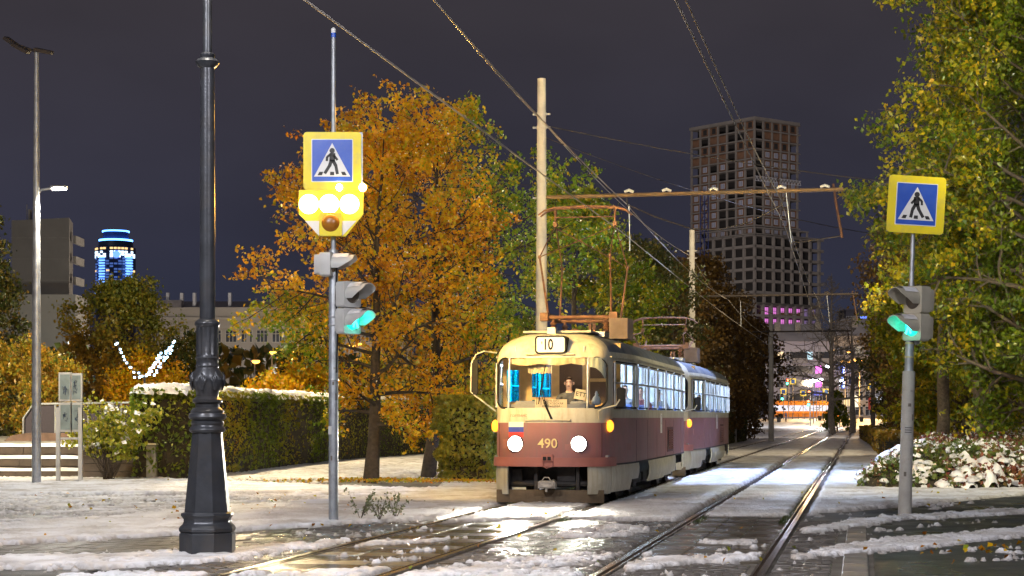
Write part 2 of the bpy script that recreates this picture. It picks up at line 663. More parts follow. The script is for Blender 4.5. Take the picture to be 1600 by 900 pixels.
def sheet(name, pts, z, m, kind='structure', parent=None):
    mb = MB()
    mb.add([(p[0], p[1], z) for p in pts], [tuple(range(len(pts)))])
    o = mb.build(name, m, parent)
    if kind:
        o['kind'] = kind
    # always face up
    if o.data.polygons[0].normal.z < 0:
        o.data.flip_normals()
    return o


def t2(s, t):
    p = T(s, t)
    return (p.x, p.y)


sheet("road", [t2(-30, 5.48), t2(11.2, 5.48), gp(1345, 800), (10.3, 36.0), (16, 44), (60, 70), (60, -15), (2, -15)], -0.004, M_asphalt)
sheet("road", [t2(-30, -2.3), t2(1.0, -2.3), (-3.45, 19.6), (-5.3, 18.3), (-9, 16.6), (-40, 2), (-40, -15)], -0.005, M_asphalt)
plaza = sheet("plaza_paving", [(-40, 2.4), (-9, 16.9), (-5.3, 18.6), (-3.45, 19.9), t2(1.2, -2.25), t2(12.5, -2.1), (-2.2, 35), (-8.9, 43.5), (-45, 46)], -0.012, M_paver)
tag(plaza, kind='structure')


def stone_mesh(name, w, d, h, m, bev, seed):
    r = random.Random(seed)
    mb = MB()
    vs = []
    b = bev
    for zz, q in ((-h, 0), (-b, 0), (0, b)):
        for sx, sy in ((-1, -1), (1, -1), (1, 1), (-1, 1)):
            vs.append((sx * (w / 2 - q) + r.uniform(-1, 1) * b * .35, sy * (d / 2 - q) + r.uniform(-1, 1) * b * .35, zz + r.uniform(-1, 1) * b * .25))
    vs.append((0, 0, b * .35))
    fs = []
    for k in (0, 4):
        for i in range(4):
            j = (i + 1) % 4
            fs.append((k + i, k + j, k + 4 + j, k + 4 + i))
    for i in range(4):
        fs.append((8 + i, 8 + (i + 1) % 4, 12))
    me = bpy.data.meshes.new(name)
    me.from_pydata(vs, [], fs)
    me.materials.append(m)
    me.update()
    return me


def lay(parent, name, cells, meshes, near, rz=TRK, jit=0.006, rot=0.03, stuff=None):
    """cells: list of (s,t) or world pts; nearest 300 as objects, the rest joined."""
    cells = sorted(cells, key=near)
    r = random.Random(3)
    for i, (x, y) in enumerate(cells[:300]):
        inst(meshes[i % len(meshes)], name, parent, (x, y, r.uniform(-jit, jit)), (r.uniform(-.02, .02), r.uniform(-.02, .02), rz + r.uniform(-rot, rot)))
    rest = cells[300:]
    if rest:
        mb = MB()
        for (x, y) in rest:
            me = meshes[r.randrange(len(meshes))]
            M = Matrix.Translation((x, y, r.uniform(-jit, jit))) @ Matrix.Rotation(rz + r.uniform(-rot, rot), 4, 'Z') @ Matrix.Rotation(r.uniform(-.02, .02), 4, 'X')
            mb.add([v.co for v in me.vertices], [tuple(p.vertices) for p in me.polygons], M)
        tag(mb.build(stuff, meshes[0].materials[0], parent), kind='stuff')


# cobbles beside and between the tracks
cob = empty("cobble_paving", kind='structure')
cms = [stone_mesh("cobble", 0.188, 0.112, 0.10, M_cobble, 0.014, k) for k in range(5)]
cells = []
for (s0, s1, t0, t1) in ((-2.5, 9.6, -2.2, -0.90), (-3.0, 9.8, 0.88, 2.70), (-3.0, 10.2, 4.44, 5.08), (-3.0, 2.3, 2.90, 4.28)):
    row = 0
    s = s0
    while s < s1:
        t = t0 + 0.1 + (0.1 if row % 2 else 0)
        while t < t1 - 0.08:
            p = t2(s, t)
            cells.append(p)
            t += 0.2
        s += 0.124
        row += 1
lay(cob, "cobble", cells, cms, lambda p: p[1] if p[1] > 17.2 else 60 - p[1], stuff="distant_cobbles")

# kerb stones at the right of the tracks
ks = empty("kerb_line", kind='structure')
km = stone_mesh("kerb_stone", 0.27, 0.985, 0.14, M_kerb, 0.012, 9)
for k in range(15):
    p = T(-3 + k * 1.0, 5.28, 0.003)
    inst(km, "kerb_stone", ks, p, (0, 0, TRK))

# paving bricks of the near left pavement
pv = empty("pavement", kind='structure')
pms = [stone_mesh("paving_brick", 0.292, 0.142, 0.05, M_paver, 0.006, 20 + k) for k in range(4)]
cells = []
a0 = math.atan2(3.9, 3.37)
for i in range(-10, 40):
    for j in range(-16, 26):
        u = i * 0.30 + (0.15 if j % 2 else 0)
        w = j * 0.15
        x = -5.2 + u * math.cos(a0) - w * math.sin(a0)
        y = 20.2 + u * math.sin(a0) + w * math.cos(a0)
        px = 800 + F * x / y
        py = HZ + F * EYE / y
        d = (Vector((x, y, 0)) - TO).dot(TN)
        lo = 888 + (868 - 888) * (px / 300.0)
        if -60 < px < 640 and 834 - max(0, (px - 300)) * .06 < py < min(lo, 868) and d < -2.35:
            cells.append((x, y))
lay(pv, "paving_brick", cells, pms, lambda p: p[1], rz=a0, jit=0.003, rot=0.008, stuff="distant_paving_bricks")

# tracks
for ti, t0 in enumerate((0.0, 3.58)):
    tr = empty("tram_track", T(0, t0), TRK, kind='structure')
    for sgn in (-1, 1):
        mb = MB()
        S = np.concatenate([np.arange(-10, 10, 4.0), np.arange(10, 300, 10.0)])
        g = -sgn   # groove on the inner side
        c = sgn * 0.795
        for mi, (a, b, z0, z1) in enumerate(((-.035, .035, -.1, .016), (g * .035, g * .078, -.1, -.014), (g * .078, g * .100, -.1, .011))):
            x0, x1 = sorted((c + a, c + b))
            mb.cur = 0 if mi != 1 else 1
            for i in range(len(S) - 1):
                ya, yb = S[i], S[i + 1]
                za, zb = float(rise(17.5 + ya * .98)), float(rise(17.5 + yb * .98))
                w = sgn * 0.02 * math.sin(ya * .13 + ti) if 10 < ya < 100 else 0
                w2 = sgn * 0.02 * math.sin(yb * .13 + ti) if 10 < yb < 100 else 0
                vs = [(x0 + w, ya, z0 + za), (x1 + w, ya, z0 + za), (x1 + w2, yb, z0 + zb), (x0 + w2, yb, z0 + zb), (x0 + w, ya, z1 + za), (x1 + w, ya, z1 + za), (x1 + w2, yb, z1 + zb), (x0 + w2, yb, z1 + zb)]
                mb.add(vs, [(4, 5, 6, 7), (0, 1, 5, 4), (2, 3, 7, 6), (1, 2, 6, 5), (3, 0, 4, 7)])
        mb.build("rail", [M_steelrail, M_railside], tr)
    sm = [stone_mesh("track_slab", 0.447, 1.16, 0.08, M_slab, 0.008, 40 + k) for k in range(3)]
    r_ = random.Random(ti)
    rng_s = (0.2, 12.4) if ti == 0 else (2.5, 11.0)
    s = rng_s[0]
    k = 0
    while s < rng_s[1]:
        for j in (-1, 0, 1):
            inst(sm[k % 3], "track_slab", tr, (j * 0.458, s + 0.6, r_.uniform(-.004, .003)), (0, 0, 0))
            k += 1
        s += 1.175

# ---------------------------------------------------------------- snow sheet
rows = [9.0]
while rows[-1] < 320:
    y = rows[-1]
    rows.append(y * (1.0023 if 15 < y < 40 else 1.004 if y < 90 else 1.012))
rows = np.array(rows)
cols = np.linspace(-0.44, 0.44, 540)
SX = cols[None, :] * rows[:, None]
SY = np.repeat(rows[:, None], len(cols), 1)
cover = np.zeros_like(SX)
thick = np.full_like(SX, 0.03)


def poly_cov(pts, cov, th, feather=0.25, world=False):
    P = np.array(pts if world else [gp(*p) for p in pts])
    x0, y0 = P.min(0) - 1.5
    x1, y1 = P.max(0) + 1.5
    sel = (SX > x0) & (SX < x1) & (SY > y0) & (SY < y1)
    if not sel.any():
        return
    x = SX[sel]
    y = SY[sel]
    inside = np.zeros(x.shape, bool)
    dist = np.full(x.shape, 1e9)
    n = len(P)
    for i in range(n):
        ax, ay = P[i]
        bx, by = P[(i + 1) % n]
        c = ((ay > y) != (by > y)) & (x < (bx - ax) * (y - ay) / (by - ay + 1e-12) + ax)
        inside ^= c
        dx, dy = bx - ax, by - ay
        tt = np.clip(((x - ax) * dx + (y - ay) * dy) / (dx * dx + dy * dy + 1e-12), 0, 1)
        dist = np.minimum(dist, np.hypot(x - ax - tt * dx, y - ay - tt * dy))
    sd = np.where(inside, dist, -dist)
    k = np.clip(0.5 + sd / (2 * feather), 0, 1) * cov
    cur = cover[sel]
    better = k > cur
    cover[sel] = np.where(better, k, cur)
    tcur = thick[sel]
    thick[sel] = np.where(better & (k > .3), th, tcur)


SS = (SX - TO.x) * TD.x + (SY - TO.y) * TD.y
ST = (SX - TO.x) * TN.x + (SY - TO.y) * TN.y
# the alley beyond the crossing
poly_cov([(690, 819), (800, 812), (900, 812), (1060, 813), (1090, 807), (1230, 807), (1250, 801), (1335, 797), (1450, 787), (1600, 774), (1900, 752), (2600, 720), (2600, 700), (1500, 675), (1060, 675), (760, 700), (700, 745), (660, 790)], 0.98, 0.035, 0.10)
# far ground: thin
poly_cov([(-180, 70), (200, 70), (200, 255), (-180, 255)], 0.62, 0.02, 3, world=True)
poly_cov([(-180, 45), (-2.5, 45), (-1.0, 75), (-180, 75)], 0.72, 0.03, 1, world=True)
poly_cov([(-180, 255), (200, 255), (200, 330), (-180, 330)], 0.95, 0.03, 3, world=True)
# square on the left
poly_cov([(-700, 750), (215, 748), (600, 765), (780, 765), (780, 795), (600, 772), (300, 772), (0, 774), (-700, 778)], 1.0, 0.05, 0.15)
poly_cov([(-700, 775), (0, 773), (300, 770), (600, 768), (780, 795), (640, 816), (350, 802), (130, 808), (0, 832), (-700, 845)], 0.49, 0.02, 0.2)
poly_cov([(-700, 800), (-200, 808), (0, 822), (130, 812), (250, 803), (520, 782), (780, 768), (788, 796), (660, 812), (530, 821), (290, 836), (180, 842), (0, 853), (-300, 866), (-700, 880)], 1.0, 0.04, 0.12)
# ridges left by wheels and ploughs
poly_cov([(-500, 890), (0, 870), (180, 867), (290, 864), (380, 860), (450, 850), (540, 845), (556, 850), (430, 868), (330, 879), (200, 886), (0, 893), (-500, 925)], 0.80, 0.030, 0.16)
poly_cov([(60, 903), (200, 895), (330, 897), (440, 895), (520, 892), (640, 888), (700, 885), (610, 897), (560, 910), (80, 925)], 0.72, 0.03, 0.12)
poly_cov([(600, 900), (700, 884), (800, 874), (900, 866), (990, 862), (1010, 866), (975, 876), (915, 888), (925, 900), (930, 925), (560, 925)], 0.70, 0.026, 0.2)
poly_cov([(870, 829), (960, 822), (1020, 824), (1025, 831), (960, 840), (860, 842)], 0.66, 0.03, 0.12)
poly_cov([(970, 888), (1010, 876), (1100, 869), (1200, 864), (1206, 871), (1150, 879), (1060, 884), (985, 894)], 0.72, 0.028, 0.1)
poly_cov([(1255, 828), (1330, 814), (1400, 807), (1600, 795), (1900, 777), (2600, 750), (2600, 756), (1900, 786), (1600, 803), (1420, 813), (1350, 823), (1262, 833)], 0.70, 0.028, 0.14)
poly_cov([(1235, 874), (1290, 858), (1350, 846), (1450, 840), (1600, 825), (1900, 800), (2600, 760), (2600, 772), (1900, 820), (1600, 838), (1520, 848), (1480, 856), (1300, 869), (1240, 880)], 0.80, 0.030, 0.16)
poly_cov([(560, 848), (620, 845), (700, 843), (700, 847), (610, 851), (550, 856)], 0.6, 0.02, 0.08)
poly_cov([(1180, 845), (1100, 847), (1090, 852), (1180, 851)], 0.6, 0.02, 0.08)

nl = vnoise(SX, SY, 0.9, 1) * .5 + vnoise(SX, SY, 2.1, 2) * .3 + vnoise(SX, SY, 5.0, 3) * .2
nh = vnoise(SX, SY, 9.0, 4) * .4 + vnoise(SX, SY, 19.0, 5) * .6
ca, sa = math.cos(R(52)), math.sin(R(52))
U = SX * ca + SY * sa
V = -SX * sa + SY * ca
streak = vnoise(U * .25, V, 3.0, 6) * .6 + vnoise(U * .4, V, 7.0, 8) * .4
soft = cover > 0.9
c = cover + np.where(soft, 0.15, 0.55) * (nl - .5) + np.where(soft, .25, 1.15) * (nh - .5) + np.where(soft, .28, .95) * (streak - .5)
# between the rails in the alley: wheels keep the grooves clear
near_rail = np.full_like(SX, 9.0)
for rt in (-.795, .795, 3.58 - .795, 3.58 + .795):
    near_rail = np.minimum(near_rail, np.abs(ST - rt))
c = np.where(near_rail < 0.10 + .05 * (nl - .5) + .05 * (nh - .5) + np.clip(SY - 40, 0, 60) * .0008, -0.2, c)
c = np.where((near_rail < 0.22), np.minimum(c, .3 + (near_rail - .09) * 4 + .3 * (nh - .5)), c)
hs = np.clip((c - .5) / .22, -1, 1)
Zs = np.where(hs > 0, hs ** .7 * thick * (0.35 + .6 * nl + .9 * nh) + 0.006 * (hs > 0), -0.03 + 0.03 * (hs + 0.0) * 0.3)
Zs = np.where(hs > 0, Zs, np.where(hs > -.3, -0.03 * (-hs / .3) + .004 * (1 + hs / .3), -0.035))
lump = (vnoise(SX, SY, 13.0, 21) > .70) & (thick > .034) & (hs > .2)
Zs = Zs + lump * 0.022 * vnoise(SX, SY, 26.0, 22)
Zs = Zs + rise(SY)
Zs[0, :] = -0.04
snow = grid_mesh("snow_cover", SX, SY, Zs, M_snow, kind='stuff')
sl_ = np.clip(1.0 - (hs - .05) / .55, 0, 1) * .85 + .35 * np.clip(vnoise(SX, SY, 1.6, 61) - .55, 0, 1) * (thick < .05)
sl_ = np.where((SY > 60), np.maximum(sl_, .45 * (1 - nl)), sl_)
_at = snow.data.attributes.new("slush", 'FLOAT', 'POINT')
_at.data.foreach_set('value', np.clip(sl_, 0, 1).reshape(-1).astype(np.float32))
tag(snow, "melting snow lying in ridges and thin patches over the square, crossing and alley", "snow")
# ================================================================ figures
def skin_body(name, nodes, edges, mats, parent=None, sub=2):
    """nodes: (pos, (rx, ry), material index); edges: index pairs. One continuous skinned surface."""
    me = bpy.data.meshes.new(name + "_skel")
    me.from_pydata([n[0] for n in nodes], edges, [])
    o = bpy.data.objects.new(name + "_skel", me)
    COL.objects.link(o)
    md = o.modifiers.new("skin", 'SKIN')
    md.use_smooth_shade = True
    md.branch_smoothing = 0.4
    for i, n in enumerate(nodes):
        sv = me.skin_vertices[0].data[i]
        sv.radius = n[1]
        sv.use_root = (i == 0)
    sb = o.modifiers.new("sub", 'SUBSURF')
    sb.levels = sub
    sb.render_levels = sub
    dg = bpy.context.evaluated_depsgraph_get()
    res = bpy.data.meshes.new_from_object(o.evaluated_get(dg))
    bpy.data.objects.remove(o)
    res.name = name
    res.materials.clear()
    for m in mats:
        res.materials.append(m)
    # material of each face follows the nearest bone
    A = np.array([nodes[a][0] for a, b in edges], float)
    B = np.array([nodes[b][0] for a, b in edges], float)
    mi = [max(nodes[a][2], nodes[b][2]) if nodes[a][2] != nodes[b][2] else nodes[a][2] for a, b in edges]
    bone = [(nodes[a][2], nodes[b][2]) for a, b in edges]
    idx = []
    for p in res.polygons:
        c = np.array(p.center)
        d = B - A
        t = np.clip(((c - A) * d).sum(1) / np.maximum((d * d).sum(1), 1e-9), 0, 1)
        k = int(np.argmin(np.linalg.norm(c - A - d * t[:, None], axis=1)))
        idx.append(bone[k][0] if t[k] < .5 else bone[k][1])
    res.polygons.foreach_set('material_index', idx)
    res.polygons.foreach_set('use_smooth', [True] * len(idx))
    ob = bpy.data.objects.new(name, res)
    COL.objects.link(ob)
    if parent:
        ob.parent = parent
    return ob


M_skin = mat("skin", (0.55, 0.32, 0.22), 0.5, 0, 0.08, 8)
M_hairdark = mat("short_dark_hair", (0.05, 0.035, 0.025), 0.8, 0, 0.3, 30)
M_sweater = mat("dark_grey_sweater", (0.065, 0.062, 0.065), 0.9, 0, 0.3, 20, bump=0.4)
M_trouser = mat("dark_trousers", (0.03, 0.032, 0.045), 0.9)
M_coatblue = mat("blue_coat", (0.05, 0.10, 0.22), 0.85)
M_coatgrey = mat("grey_coat", (0.14, 0.14, 0.15), 0.85)
M_coatred = mat("wine_coat", (0.16, 0.035, 0.05), 0.85)


def head_extras(parent, hp, face, mats_hair, scale=1.0, hair_cover=0.2):
    """Face features: eyes, nose, mouth, ears and cropped hair, children of the body."""
    f = Vector(face).normalized()
    side = Vector((0, 0, 1)).cross(f).normalized()
    up = Vector((0, 0, 1))
    Rm = Matrix((side, f, up)).transposed().to_4x4()
    Mx = Matrix.Translation(hp) @ Rm @ Matrix.Scale(scale, 4)
    mb = MB()
    n = 14
    # cropped hair cap on the back and top
    vs = []
    fs = []
    for i in range(n // 2 + 1):
        for k in range(n):
            ph = i / (n // 2) * PI * 0.60
            th = 2 * PI * k / n
            x = 0.064 * math.sin(ph) * math.cos(th)
            y = 0.080 * math.sin(ph) * math.sin(th) - 0.008
            z = 0.100 * math.cos(ph) + 0.008
            if y > -0.02:
                z = max(z, 0.088)
                x *= .8
            vs.append((x, y, z))
    for i in range(n // 2):
        for k in range(n):
            fs.append((i * n + k, (i + 1) * n + k, (i + 1) * n + (k + 1) % n, i * n + (k + 1) % n))
    mb.add(vs, fs, Mx)
    mb.build("cropped_hair", mats_hair, parent, smooth=60)


def seated_person(name, mats, parent=None, arms='lap', lean=0.0):
    """Sits at the origin (seat height z=0), faces -y."""
    N = []
    E = []

    def a(p, r, m, to=None):
        N.append((p, r if hasattr(r, '__len__') else (r, r), m))
        i = len(N) - 1
        if to is not None:
            E.append((to, i))
        return i
    pel = a((0, 0, .10), (.15, .12), 1)
    wst = a((0, -.01, .27), (.14, .10), 1, pel)
    chs = a((0, -.02, .43), (.165, .11), 1, wst)
    nkb = a((0, -.03, .54), (.10, .07), 1, chs)
    nck = a((0, -.04, .61), (.055, .055), 0, nkb)
    jaw = a((0, -.075, .665), (.055, .06), 0, nck)
    hd = a((0, -.055, .745), (.075, .09), 0, jaw)
    top = a((0, -.045, .815), (.060, .072), 0, hd)
    for s in (-1, 1):
        sh = a((s * .18, -.02, .50), (.065, .065), 1, nkb)
        if arms == 'phone':
            el = a((s * .24, -.12, .25), (.048, .048), 1, sh)
            wr = a((s * .09, -.33, .27), (.032, .032), 1, el)
            pm = a((s * .055, -.385, .285), (.022, .034), 0, wr)
            for k, (dx, dz) in enumerate(((0, .032), (-.004, .014), (-.006, -.004), (-.004, -.02))):
                f1 = a((s * (.050 + dx), -.425, .285 + dz), .0088, 0, pm)
                a((s * (.026 + dx), -.442 + .004 * k, .288 + dz), .0078, 0, f1)
            th = a((s * .030, -.385, .325), .0098, 0, pm)
            a((s * .018, -.405, .343), .0085, 0, th)
        else:
            el = a((s * .25, -.08, .24), (.048, .048), 1, sh)
            wr = a((s * .14, -.30, .16), (.032, .032), 1, el)
            a((s * .09, -.38, .15), (.04, .022), 0, wr)
        hp = a((s * .10, -.06, .08), (.09, .085), 2, pel)
        kn = a((s * .13, -.46, .07), (.065, .065), 2, hp)
        an = a((s * .13, -.47, -.36), (.045, .045), 2, kn)
        a((s * .13, -.60, -.41), (.04, .03), 3, an)
    o = skin_body(name, N, E, mats, parent)
    # face
    fm = MB()
    fm.cur = 0
    fm.tube([(0, -.14, .755), (0, -.158, .735), (0, -.165, .718), (0, -.145, .712)], [.007, .011, .014, .008], 8)
    for s in (-1, 1):
        fm.tube([(s * .074, -.05, .765), (s * .084, -.045, .75), (s * .080, -.05, .715)], [.010, .014, .008], 8)
    fm.build("nose_and_ears", mats[0], o, smooth=60)
    em = MB()
    for s in (-1, 1):
        em.lathe([(0.001, -.008), (.009, -.003), (.009, .003), (.001, .008)], 8, Matrix.Translation((s * .03, -.137, .757)))
        em.box(s * .03 - .017, s * .03 + .017, -.145, -.130, .774, .779)
    em.box(-.024, .024, -.137, -.118, .683, .689)
    em.build("eyes_and_mouth", M_hairdark, o)
    head_extras(o, Vector((0, -.052, .752)), (0, -1, 0), mat("thin_grey_hair", (.22, .15, .11), .8) if arms == 'phone' else M_hairdark)
    return o


def text_obj(name, s, size, m, parent=None, loc=(0, 0, 0), rot=(PI / 2, 0, 0), ext=0.003, align='CENTER', bold=0.0, sx=1.0):
    cu = bpy.data.curves.new(name, 'FONT')
    cu.body = s
    cu.size = size
    cu.extrude = ext
    cu.offset = bold
    cu.align_x = align
    cu.align_y = 'CENTER'
    cu.resolution_u = 3
    o = bpy.data.objects.new(name, cu)
    COL.objects.link(o)
    dg = bpy.context.evaluated_depsgraph_get()
    me = bpy.data.meshes.new_from_object(o.evaluated_get(dg))
    bpy.data.objects.remove(o)
    me.materials.clear()
    me.materials.append(m)
    ob = bpy.data.objects.new(name, me)
    COL.objects.link(ob)
    if parent:
        ob.parent = parent
    ob.location = loc
    ob.rotation_euler = rot
    ob.scale = (sx, 1, 1)
    return ob


# ================================================================ tram
CARLEN = 14.0
HALF = [(0.0, 0.0), (0.012, .3), (0.05, .55), (.115, .74), (.21, .88), (.36, .97), (.6, 1.035), (1.0, 1.10), (1.6, 1.17), (2.4, 1.23), (3.2, 1.25)]


def half_x(y):
    """half width of the body at distance y from its front"""
    y = min(y, CARLEN - y)
    for i in range(len(HALF) - 1):
        if HALF[i][0] <= y <= HALF[i + 1][0]:
            a, b = HALF[i], HALF[i + 1]
            t = (y - a[0]) / (b[0] - a[0])
            return a[1] + (b[1] - a[1]) * t
    return 1.25


def front_y(x):
    x = abs(x)
    for i in range(len(HALF) - 1):
        if HALF[i][1] <= x <= HALF[i + 1][1]:
            a, b = HALF[i], HALF[i + 1]
            t = (x - a[1]) / (b[1] - a[1])
            return a[0] + (b[0] - a[0]) * t
    return 0


def cat_rom(P, n):
    P = [np.array(p, float) for p in P]
    out = []
    Q = [2 * P[0] - P[1]] + P + [2 * P[-1] - P[-2]]
    for i in range(1, len(Q) - 2):
        for k in range(n):
            t = k / n
            out.append(0.5 * ((2 * Q[i]) + (-Q[i - 1] + Q[i + 1]) * t + (2 * Q[i - 1] - 5 * Q[i] + 4 * Q[i + 1] - Q[i + 2]) * t * t + (-Q[i - 1] + 3 * Q[i] - 3 * Q[i + 1] + Q[i + 2]) * t ** 3))
    out.append(Q[-2])
    return out


quarter = [(float(p[1]), float(p[0])) for p in cat_rom([(a, b) for a, b in HALF], 3)]       # (x, y)
mid = [(1.25, y) for y in (4.0, 5.0, 6.0, 7.0, 8.0, 9.0, 10.0)]
right = quarter + mid + [(x, CARLEN - y) for x, y in reversed(quarter)]
RING = right[:-1] + [(-x, y) for x, y in reversed(right)][:-1]
RNG = len(RING)


def rake(y, z):
    r = max(0, z - 1.5) * 0.13
    return r * (math.exp(-y / 0.8) - math.exp(-(CARLEN - y) / 0.8))


def ring(z, ax=1.0, ay=1.0, off=0.0, zfun=None):
    out = []
    for x, y in RING:
        L = 1.0
        yy = 7 + (y - 7) * ay
        xx = x * ax
        if off:
            kx = (1.25 - off) / 1.25
            ky = (7 - off) / 7
            xx *= kx
            yy = 7 + (yy - 7) * ky
        zz = zfun(y) if zfun else z
        yy += rake(y, zz)
        out.append((xx, yy, zz))
    return out


def side_pt(u, z, off=0.0, side=1):
    """Point on the body at signed outline distance u from the front centre (right positive)."""
    L = [0.0]
    for i in range(1, len(right)):
        L.append(L[-1] + math.hypot(right[i][0] - right[i - 1][0], right[i][1] - right[i - 1][1]))
    a = abs(u)
    k = 1
    while k < len(L) - 1 and L[k] < a:
        k += 1
    t = (a - L[k - 1]) / (L[k] - L[k - 1])
    x = right[k - 1][0] + (right[k][0] - right[k - 1][0]) * t
    y = right[k - 1][1] + (right[k][1] - right[k - 1][1]) * t
    tx = right[k][0] - right[k - 1][0]
    ty = right[k][1] - right[k - 1][1]
    l = math.hypot(tx, ty)
    nx, ny = ty / l, -tx / l
    x += nx * off
    y += ny * off + rake(y, z)
    return ((x if u >= 0 else -x), y, z)


def u_of_y(y):
    """outline distance of the side point at distance y behind the front"""
    L = 0
    for i in range(1, len(right)):
        d = math.hypot(right[i][0] - right[i - 1][0], right[i][1] - right[i - 1][1])
        if right[i][1] >= y:
            t = (y - right[i - 1][1]) / max(1e-9, right[i][1] - right[i - 1][1])
            return L + d * t
        L += d
    return L


def plate(mb, u0, u1, z0, z1, o0, o1, n=None, zb=None, bulge=0.0):
    """curved plate on the body, from outline distance u0 to u1, offset o0..o1 outwards"""
    n = n or max(2, int(abs(u1 - u0) / 0.12) + 1)
    rows = 4 if bulge else 2
    vs = []
    for i in range(n + 1):
        u = u0 + (u1 - u0) * i / n
        for o in (o0, o1):
            for j in range(rows):
                q = j / (rows - 1)
                b = bulge * math.sin(PI * q) - (bulge * .5 * (1 - q) ** 2 if bulge else 0)
                zz = z0 + (z1 - z0) * q
                vs.append(side_pt(u, zz, o + b))
    k = rows * 2
    fs = []
    for i in range(n):
        a, b = i * k, (i + 1) * k
        for j in range(rows - 1):
            fs.append((a + rows + j, b + rows + j, b + rows + j + 1, a + rows + j + 1))
            fs.append((a + j + 1, b + j + 1, b + j, a + j))
        fs.append((a, b, b + rows, a + rows))
        fs.append((a + rows - 1, a + 2 * rows - 1, b + 2 * rows - 1, b + rows - 1))
    fs.append(tuple(range(0, rows)) + tuple(range(2 * rows - 1, rows - 1, -1)))
    e = n * k
    fs.append(tuple(e + q for q in (list(range(rows - 1, -1, -1)) + list(range(rows, 2 * rows)))))
    mb.add(vs, fs)


WIN = [(0.72, 2.42), (2.75, 4.15), (4.40, 5.80), (6.05, 7.42), (7.68, 9.02), (9.30, 10.68), (10.95, 12.35)]
WZ0, WZ1 = 1.70, 2.56

M_inner = mat("pale_interior_lining", (0.62, 0.66, 0.68), 0.7, 0, 0.08)
M_tan = mat("varnished_tan_panel", (0.42, 0.27, 0.11), 0.5, 0, 0.25, 5)
M_seat = mat("blue_seat_vinyl", (0.05, 0.09, 0.25), 0.6)
M_lampcool = emit("cool_saloon_lamp", (0.62, 0.80, 1.0), 45.0)
M_headlamp = emit("headlamp_glow", (1.0, 0.93, 0.78), 60.0)
M_amber = emit("amber_turn_lamp", (1.0, 0.34, 0.02), 2.6, (0.6, 0.25, 0.02))
M_dest = emit("lit_destination_glass", (1.0, 0.82, 0.46), 1.5)
M_curtain = mat("dusty_beige_curtain", (0.50, 0.40, 0.27), 0.9, 0, 0.15, 8)
M_dash = mat("grey_dashboard", (0.22, 0.22, 0.24), 0.6)


def belt(y):
    q = min(max((y - .45) / .2, 0), 1)
    q2 = min(max((CARLEN - .45 - y) / .2, 0), 1)
    return 1.455 + .085 * min(q, q2)


